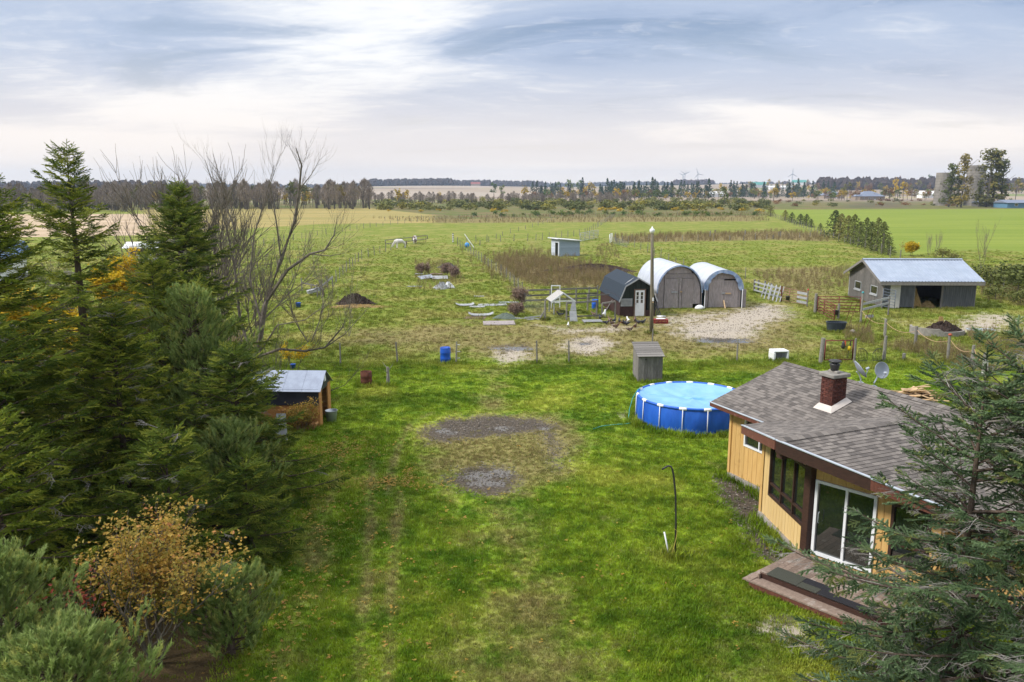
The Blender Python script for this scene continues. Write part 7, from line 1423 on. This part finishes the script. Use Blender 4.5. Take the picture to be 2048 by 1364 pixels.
# thicket behind the paddocks
for i in range(290):
    x = U(750, 1540); y = U(400, 421); far_tree('thicket_shrub', 'rounded olive shrub in the thicket behind the paddocks', 'shrub', FL_SHR, x, y, U(2.6, 5.0), 1.5, 'olive shrubs of the thicket', cat='shrub', n=150, q=.2)
for i in range(26): far_tree('yellow_shrub', 'low yellow shrub at the front of the thicket', 'shrub', FL_YEL, U(740, 1560), U(418, 425), U(1.2, 2.2), 1.5, 'yellow shrubs of the thicket', cat='shrub', n=150, q=.2)
for i in range(40): far_tree('green_shrub', 'leafy green shrub along the paddock back fence', 'shrub', FL_GRN, U(930, 1530), U(427, 434), U(1.2, 2.4), 1.3, 'green shrubs along the back fence', cat='shrub', n=150, q=.2)
for i in range(130): far_tree('bare_thicket_tree', 'grey leafless tree standing in the thicket', 'bare', FL_GRY, U(745, 1260), U(400, 408), U(4, 7.5), 1.5, 'leafless trees of the thicket', n=400)
for x, y, h, l in ((797, 410, 12, 'taller bright yellow tree at the start of the thicket'), (815, 409, 11, 'second bright yellow tree touching the taller one'), (879, 404, 9, 'small yellow tree alone behind the olive shrubs'), (1050, 402, 13, 'yellow tree left of the conifer clump'), (1182, 394, 20, 'broad yellow crown among the green trees'), (1170, 396, 16, 'narrower yellow crown beside the broad one')): far_tree('yellow_tree', l, 'round', FL_YEL, x, y, h, .95)
for x, y, h, l in ((988, 396, 19, 'tall green tree standing alone before the tan slope'), (1004, 397, 16, 'green tree next to the tall lone one'), (1115, 392, 24, 'green tree over the conifers, nearer the lone tree'), (1140, 391, 27, 'highest green tree of the middle group'), (1160, 391, 26, 'green tree right of the highest one'), (1270, 402, 13, 'light green tree at the edge of the dark conifers'), (1448, 410, 13, 'rounded olive tree alone in the rough field')): far_tree('green_tree', l, 'round', FL_GRN, x, y, h, .9)
for i in range(85): far_tree('far_conifer', 'dark conifer of the plantation behind the thicket', 'cone', FL_CON, U(1065, 1420) + 0, U(392, 397), U(11, 20), 1.5, 'dark conifers of the plantation', n=200, q=.13)
for i in range(48): far_tree('far_conifer', 'dark conifer in the row before the far farm', 'cone', FL_CON, rnd.choice((U(1460, 1510), U(1560, 1600), U(1600, 1680), U(1500, 1560))), U(392, 396), U(9, 20), 1.4, 'dark conifers before the far farm', n=200, q=.13)
for i in range(150): far_tree('hedge_tree', ('rusty', 'olive', 'yellow')[i % 3] + '-leaved tree in the hedgerow near the grey-roofed houses', 'round', (FL_RST, FL_OLV, FL_YEL)[i % 3], U(1440, 2080), U(386, 393), U(8, 17), 1.0, ('rusty', 'olive', 'yellow')[i % 3] + ' hedgerow trees near the houses')
for i in range(70): far_tree('scrub_shrub', 'low ' + ('olive', 'rusty', 'dull green')[i % 3] + ' shrub in the rough ground beyond the green crop', 'shrub', (FL_SHR, FL_RST, FL_OLV)[i % 3], U(1290, 2060), U(402, 414), U(1.4, 3.2), 1.6, ('olive', 'rusty', 'dull green')[i % 3] + ' low shrubs of the rough ground', cat='shrub', n=150, q=.2)
for x, y, h, m, l in ((1790, 398, 19, FL_YEL, 'yellow tree beside the nearer grey-roofed house'), (1806, 400, 17, FL_YEL, 'golden bushy tree right of the grey-roofed house'), (1796, 388, 26, FL_RED, 'crimson tree behind the grey-roofed house'), (1836, 390, 25, FL_OLV, 'olive tree left of the lower silo'), (1858, 388, 27, FL_GRN, 'dark green tree against the sky left of the lower silo'), (1764, 388, 24, FL_RST, 'rusty tree behind the house roof'), (1694, 400, 15, FL_OLV, 'olive tree between the two grey-roofed houses'), (2030, 402, 19, FL_OLV, 'olive tree at the photo edge right of the silos'), (2008, 404, 14, FL_RST, 'rusty tree at the foot of the tall poplars')): far_tree('farm_tree', l, 'round', m, x, y, h, .8)
for x, y, h, l in ((1897, 414, 26, 'poplar in front of the lower silo'), (1914, 414, 21, 'short poplar between the silos'), (1922, 415, 31, 'tallest poplar between the two silos'), (1972, 414, 29, 'poplar at the far flank of the higher silo'), (1985, 414, 28, 'tall poplar right of the higher silo'), (2000, 414, 23, 'last poplar of the silo row'), (1957, 414, 17, 'short poplar in front of the higher silo')): far_tree('poplar_tree', l, 'poplar', FL_OLV, x, y, h, 1.35, 'poplars by the silos', n=900, q=.075)
for i in range(170): k_ = i % 4; far_tree('autumn_tree', ('rusty', 'olive', 'greenish', 'yellowish')[k_] + ' autumn tree in the mixed belt behind the thicket', 'round', (FL_RST, FL_OLV, FL_GRN, FL_YEL if i % 8 == 3 else FL_OLV)[k_] if k_ < 3 else FL_YEL, U(1060, 1900) if k_ != 3 else U(1100, 1880), U(393, 402), U(5, 11), 1.25, ('rusty', 'olive', 'greenish', 'yellowish')[k_] + ' trees of the mixed belt')
# cedar row along the fence
for i, (x, y, h, w) in enumerate(((1541, 433, 3.0, 1.5), (1570, 441, 3.3, 1.5), (1583, 445, 3.2, 1.4), (1600, 449, 2.8, 1.4), (1612, 452, 2.8, 1.3), (1622, 455, 2.4, 1.3), (1640, 462, 2.0, 1.2), (1668, 476, 5.0, 1.15), (1680, 479, 4.6, 1.1), (1694, 483, 4.6, 1.1), (1706, 487, 5.2, 1.0), (1718, 490, 4.4, 1.1), (1730, 494, 5.0, 1.0), (1741, 498, 5.0, 1.0), (1752, 502, 4.6, 1.05), (1764, 506, 4.6, 1.0), (1776, 510, 3.2, 1.0))):
    far_tree('cedar_tree', ('low rounded cedar in the far stretch of the fence row' if i < 7 else 'tall dense cedar in the near stretch of the fence row'), 'cedar', FL_CED, x, y, h, w * 1.55, ('low cedars far along the fence row' if i < 7 else 'tall cedars of the fence row'), n=700, q=.055)
for i, (x, y, h) in enumerate(((1955, 560, 3.0), (1980, 575, 3.4), (2005, 570, 3.8), (2035, 585, 4.0), (2060, 575, 4.2), (1990, 598, 2.2), (2040, 610, 2.2), (1905, 522, 2.2), (1885, 516, 2.4))): far_tree('barn_shrub', 'dense olive shrub in the hedge right of the barn', 'shrub', FL_CED, x, y, h * .85, 1.25, 'shrubs right of the barn', cat='shrub', n=600, q=.09)
for x, y, h, sd_, l in ((1962, 535, 5.5, 61, 'bare sapling rising behind the barn roof end'), (1872, 512, 3.4, 62, 'slender bare sapling behind the barn ridge'), (1858, 510, 3.0, 63, 'thin bare sapling beside the slender one')): leafy('bare_sapling', l, G(x, y), h, sd_, None, 1, 3, .03, 4, .45, up=.3, group='bare saplings behind the barn')
leafy('yellow_bush', 'small yellow-leaved bush behind the barn ridge', G(1822, 512), 1.9, 64, YEL, 2.2, 3, .02, 3, .7, 2); leafy('orange_sapling', 'orange-topped sapling in front of the green crop', G(1801, 514), 2.6, 65, ORA, 1.6, 1, .02, 2, .3, 1)
for i, (x, y) in enumerate(((1546, 478), (1560, 474), (1490, 470), (1430, 468), (1420, 474))): o = MB().tube([(0, 0, -.05), (.05, 0, U(.7, 1.3))], [.16, .11], 7).build('field_stump', M_POST, loc=G(x, y)); tag(o, 'grey stump standing in the far paddock grass', 'stump', 'stumps in the far paddock')
# ------------------------------------------------------------------ silos, houses, turbines
M_SILO = pm('stained concrete stave', (.27, .245, .215), (.19, .175, .155), .5, .92, .1, bump=.3, stretch=(1, 1, .4), c3=(.20, .18, .16), f3=.58, sc3=.25, rnd=.03)
for x, h, rr_, l in ((1884, 19.0, 4.6, 'lower concrete silo beside the poplars'), (1946, 23.2, 4.9, 'higher concrete silo behind the poplars')):
    g = G(x, 411); s_ = thing('silo', l, 'silo', g, 0, 'concrete silos'); MB().lathe([(rr_ * 1.08, 0), (rr_ * 1.06, h * .3), (rr_, h), (rr_ * .93, h), (rr_ * .93, h - 1.5), (0, h - 1.5)], 26).build('shaft', M_SILO, s_, smooth=False)
    for k in range(int(h / 1.6)): MB().lathe([(rr_ * (1.085 - .085 * k * 1.6 / h), 0), (rr_ * (1.10 - .085 * k * 1.6 / h), .06), (rr_ * (1.085 - .085 * k * 1.6 / h), .12)], 26, (0, 0, 1 + 1.6 * k)).build('hoop', M_FTR, s_)
M_HROOF = pm('blue-grey house roof', (.20, .23, .30), (.165, .19, .25), 1, .8, .2, rnd=.05); M_HWALL = pm('tan brick house wall', (.34, .28, .22), (.28, .22, .17), 2, .85, .2, rnd=.1); M_TEALR = pm('teal metal roof', (.06, .26, .22), (.05, .21, .18), 1, .5, .4, rnd=.05)
def far_house(label, px, py, w, d, hw, hr, roof_m, wall_m, name='farm_house', gable=False, cat='house', rz=.1, nw=4):
    g = G(px, py); h = thing(name, label, cat, (g.x, g.y, float(ground_z(g.x, g.y))), rz); MB().bx(-w / 2, w / 2, 0, d, -.3, hw).build('wall', wall_m, h)
    o = .6; mb = MB(); A = [(-w / 2 - o, -o, hw), (w / 2 + o, -o, hw), (w / 2 + o, d + o, hw), (-w / 2 - o, d + o, hw)]; ins = 0 if gable else d * .55; V = A + [(-w / 2 - (o if gable else -ins), d / 2, hw + hr), (w / 2 + (o if gable else -ins), d / 2, hw + hr)]
    mb.add(V, [(0, 1, 5, 4), (1, 2, 5), (2, 3, 4, 5), (3, 0, 4), (3, 2, 1, 0)]); mb.build('roof', roof_m, h)
    for k in range(nw): x = -w / 2 + w * (k + .7) / (nw + .4); f = MB().bx(-.85, .85, -.06, -.01, 0, 1.3).build('window', M_WHITE, h, loc=(x, 0, 1.0)); MB().bx(-.72, .72, -.085, -.062, .12, 1.18).build('pane', M_GLASS, f)
    if nw: MB().bx(-.55, .55, -.07, -.01, 0, 2.1).build('door', M_WHITE, h, loc=(w * .12, 0, .1))
    return h
far_house('nearer grey-roofed bungalow left of the yellow trees', 1744, 400, 23, 15, 3.2, 4.6, M_HROOF, M_HWALL); far_house('farther grey-roofed bungalow left of the nearer one', 1668, 397, 22, 15, 3.2, 4.2, M_HROOF, M_HWALL)
far_house('teal-roofed barn in the far farm group', 1522, 387, 34, 18, 6, 6, M_TEALR, M_WHITE, 'far_barn', True, 'barn', .3, 0); far_house('second teal-roofed barn farther along the farm group', 1598, 386, 32, 18, 6, 6, M_TEALR, M_WHITE, 'far_barn', True, 'barn', -.2, 0); far_house('long low white farm building behind the conifers', 1570, 388, 60, 14, 4, 3, M_WHITE, M_WHITE, 'far_barn', True, 'barn', 0, 0); far_house('white farm building seen between the conifers', 1431, 394, 22, 12, 3.5, 3, M_WHITE, M_WHITE, 'far_barn', True, 'barn', .1, 0); far_house('long white barn on the ridge under the lone turbine', 1597, 383, 70, 20, 8, 5, M_WHITE, M_WHITE, 'far_barn', True, 'barn', 0, 0); far_house('pale blue shed at the photo edge right of the silos', 2045, 416, 16, 12, 2.6, 1.5, M_HROOF, pm('blue shed wall', (.12, .24, .36), None, 2, .7, .3, rnd=0), 'far_shed', True, 'shed', 0, 2); far_house('white roof showing between the silos and the hedge', 1868, 396, 26, 12, 4, 3.5, M_WHITE, M_WHITE, 'far_barn', True, 'barn', 0, 0); far_house('low open shed at the foot of the poplars', 1982, 413, 14, 7, 2.2, .8, M_HROOF, M_BARNW, 'far_shed', True, 'shed', 0, 0)
far_house('small red barn on the distant slope', 951, 384, 30, 18, 7, 6, pm('faded red roof', (.30, .09, .07), None, 2, .8, .2, rnd=0), M_HWALL, 'far_barn', True, 'barn', 0, 0)
far_house('white building with blue-grey roof behind the edge spruce', -52, 568, 7.5, 6, 2.6, 1.6, pm('blue roof', (.10, .17, .32), None, 2, .6, .3, rnd=0), M_WHITE, 'neighbour_house', True, 'house', .35, 3); far_house('white shed shining through the yellow leaves', 286, 526, 3.4, 3, 2.0, .7, M_WHITE, M_WHITE, 'neighbour_shed', True, 'shed', .15, 2)
def turbine(label, px, hub_py, Y, rl_, a0):
    top = AY(px, hub_py, Y); gz = float(ground_z(top.x, Y)); t_ = thing('wind_turbine', label, 'turbine', (top.x, Y, gz), 0, 'wind turbines on the horizon'); H = top.z - gz
    MB().tube([(0, 0, -1), (0, 0, H)], [2.6, 1.5], 10).build('tower', M_GREYTRIM, t_); MB().box((0, 2, H), (4, 10, 4)).build('nacelle', M_GREYTRIM, t_); MB().lathe([(0, 0), (2, .5), (2, 3), (0, 3.2)], 10, (0, -6, H), Matrix.Rotation(R(-90), 3, 'X')).build('hub', M_GREYTRIM, t_)
    for k in range(3): a = R(a0 + 120 * k); mb = MB(); d = Vector((math.sin(a), 0, math.cos(a))); s = Vector((math.cos(a), 0, -math.sin(a))); o = Vector((0, -5, H)); mb.slab([o - s * 1.4, o + s * 1.4, o + d * rl_ * .3 + s * 2.2, o + d * rl_ + s * .4, o + d * rl_ - s * .2, o + d * rl_ * .3 - s * 1.6], .7); mb.build('blade', M_GREYTRIM, t_)
turbine('lone wind turbine above the long white barn', 1585, 348, 4600, 36, 0); turbine('wind turbine right of the ridge trees with a level blade', 1396, 348, 4600, 36, -20); turbine('nearer-looking turbine of the close pair on the ridge', 1370, 348, 4600, 34, 62); turbine('farther turbine of the close pair on the ridge', 1366, 350, 5200, 34, 50)
# ------------------------------------------------------------------ distant woods on the rising ground
def far_wood(name, label, spans, seed, mat, h=(13, 24)):
    r = random.Random(seed); mb = MB()
    for x0, x1, Y, n, rows in spans:
        for i in range(n):
            px = r.uniform(x0, x1); YY = Y * r.uniform(.97, 1.05 + .02 * rows); X = (px - 1024) / FPX * YY * math.cos(PITCH); z = float(ground_z(X, YY)) - .5; hh = r.uniform(*h); w = hh * r.uniform(.3, .55); k = 7; V = []
            cone = r.random() < .45
            for q, (f, s) in enumerate(((0, .5), (.3, 1.0), (.7, .55 if cone else .9), (1, .06 if cone else .35))):
                for j in range(k): a = 6.283 * j / k + q * .4; e = s * w * r.uniform(.75, 1.2); V.append((X + e * math.cos(a), YY + e * math.sin(a), z + hh * f * r.uniform(.94, 1.06)))
            mb.add(V, [(q * k + j, q * k + (j + 1) % k, (q + 1) * k + (j + 1) % k, (q + 1) * k + j) for q in range(3) for j in range(k)] + [tuple(3 * k + j for j in range(k))])
    o = mb.build(name, mat); return tag(o, label, kind='stuff')
FL_FAR = far_leaf('distant wood', (.012, .022, .022), (.026, .034, .028), (.06, .036, .03))
far_wood('distant_wood', 'distant wooded ridge along the horizon', [(-120, 330, 2700, 520, 3), (-120, 330, 1500, 240, 2), (735, 905, 2500, 420, 3), (905, 1085, 2900, 420, 3), (1080, 1360, 4300, 420, 2), (1420, 1700, 4300, 300, 2), (1480, 2160, 3300, 620, 3), (1640, 2160, 1500, 260, 1), (290, 760, 3600, 420, 2)], 3, FL_FAR)
far_wood('ridge_wood', 'reddish clump of trees on the ridge under the turbine pair', [(1345, 1425, 3000, 90, 1), (1560, 1640, 3000, 70, 1), (1655, 1720, 2600, 50, 1)], 5, far_leaf('ridge wood', (.045, .025, .028), (.07, .04, .035)), (14, 22))
# ------------------------------------------------------------------ air
hzb = MB(); hzb.bx(-6600, 6600, -3300, 6500, -6, 150); hm = new_mat('haze'); t = NT(hm); v = t.n('ShaderNodeVolumePrincipled'); v.inputs['Color'].default_value = (.62, .78, 1.0, 1); v.inputs['Density'].default_value = HAZE; v.inputs['Anisotropy'].default_value = 0.0
t.t.links.new(v.outputs[0], t.n('ShaderNodeOutputMaterial').inputs['Volume'])
if HAZE > 0: hz_o = hzb.build('haze', hm); tag(hz_o, 'pale blue distance haze over the fields', kind='stuff')
# ------------------------------------------------------------------ longer grass that the mower leaves around things
TP = []
def ring(x, y, r0, n, j=.10):
    for k in range(n): a = U(0, 6.283); d = r0 + abs(rnd.gauss(0, j)); TP.append((x + d * math.cos(a), y + d * math.sin(a), 0))
def edge(a, b, n, j=.10):
    for k in range(n): p = Vector(a).lerp(Vector(b), rnd.random()); TP.append((p.x + rnd.gauss(0, j), p.y + rnd.gauss(0, j), 0))
ring(PC.x, PC.y, pr_ + .12, 420, .16)
for p, r0, n in (((891, 726), .3, 40), ((733, 771), .3, 70), ((776, 770), .1, 30), ((1300, 764), .72, 90), ((1562, 720), .5, 50), ((1675, 662), .65, 80), ((1350, 1112), .05, 40), ((1303, 667), .15, 25), ((1705, 668), .2, 25)): g = G(*p); ring(g.x, g.y + (.6 if n == 90 else 0), r0, n)
for o in [q for q in bpy.data.objects if q.name.startswith('post') and q.type == 'MESH']:
    w = o.matrix_basis.translation + (o.parent.matrix_basis.translation if o.parent else Vector()); 
    if 15 < w.y < 75: ring(w.x, w.y, .06, 12)
for a, b in ((( -.1, -.12), (3.0, -.12)), ((2.9, -1.5), (5.5, -2.4))): A_, B_ = HM @ Vector((*a, 0)), HM @ Vector((*b, 0)); edge(A_, B_, 70, .14)
edge(BM @ Vector((4.9, -.2, 0)), BM @ Vector((7.4, -.2, 0)), 60, .15); edge(BM @ Vector((-.15, 0, 0)), BM @ Vector((-.15, 7, 0)), 90, .15); edge((-8.0, 31.3, 0), (-10.5, 31.3, 0), 70, .15)
m = len(TP); X = np.array([p[0] for p in TP]); Y = np.array([p[1] for p in TP]); z = zones(X, Y)
o = scatter('long_grass', TP, [(U(-.15, .15), U(-.15, .15), U(0, 6.28)) for _ in TP], [U(.8, 1.9) for _ in TP], tufts[4:], [rnd.randrange(2) for _ in TP], extra={'zn': np.stack([z['worn'] * .5, z['past'], z['weed'] * 0, np.ones(m)], 1)}); tag(o, 'longer unmown grass around posts, pool and sheds', kind='stuff')
# ------------------------------------------------------------------ rainwater puddles and loose grit on the bare ground
M_GRIT = pm('grit', (.24, .215, .185), (.12, .105, .09), 8, .95, .1, rnd=.5); GR = []
for k in range(3):
    r = random.Random(k); mb = MB(); P6 = [Vector(v) * r.uniform(.7, 1.2) for v in ((1, 0, 0), (0, .8, 0), (-1, 0, 0), (0, -.8, 0), (0, 0, .6), (0, 0, -.4))]; mb.add([v * .03 for v in P6], [(0, 1, 4), (1, 2, 4), (2, 3, 4), (3, 0, 4), (1, 0, 5), (2, 1, 5), (3, 2, 5), (0, 3, 5)]); GR.append(proto(mb, 'pebble', M_GRIT))
rs2 = np.random.RandomState(4); X = np.concatenate([rs2.uniform(-6, 7, 26000), rs2.uniform(-4, 24, 26000), rs2.uniform(5.5, 8.5, 3000)]); Y = np.concatenate([rs2.uniform(21, 34, 26000), rs2.uniform(44, 66, 26000), rs2.uniform(17, 26, 3000)]); z = zones(X, Y); k = rs2.rand(len(X)) < np.clip(np.maximum(z['dirt'], z['mud']) * 1.1 + z['worn'] * .10 - .2, 0, 1); X, Y = X[k], Y[k]; m = len(X)
o = scatter('gravel', np.stack([X, Y, np.full(m, .02)], 1), np.stack([rs2.uniform(-.4, .4, m), rs2.uniform(-.4, .4, m), rs2.uniform(0, 6, m)], 1), rs2.uniform(.35, 1.25, m) ** 1.6, GR, rs2.randint(0, 3, m)); tag(o, 'loose grit and small stones on the bare patches', kind='stuff')
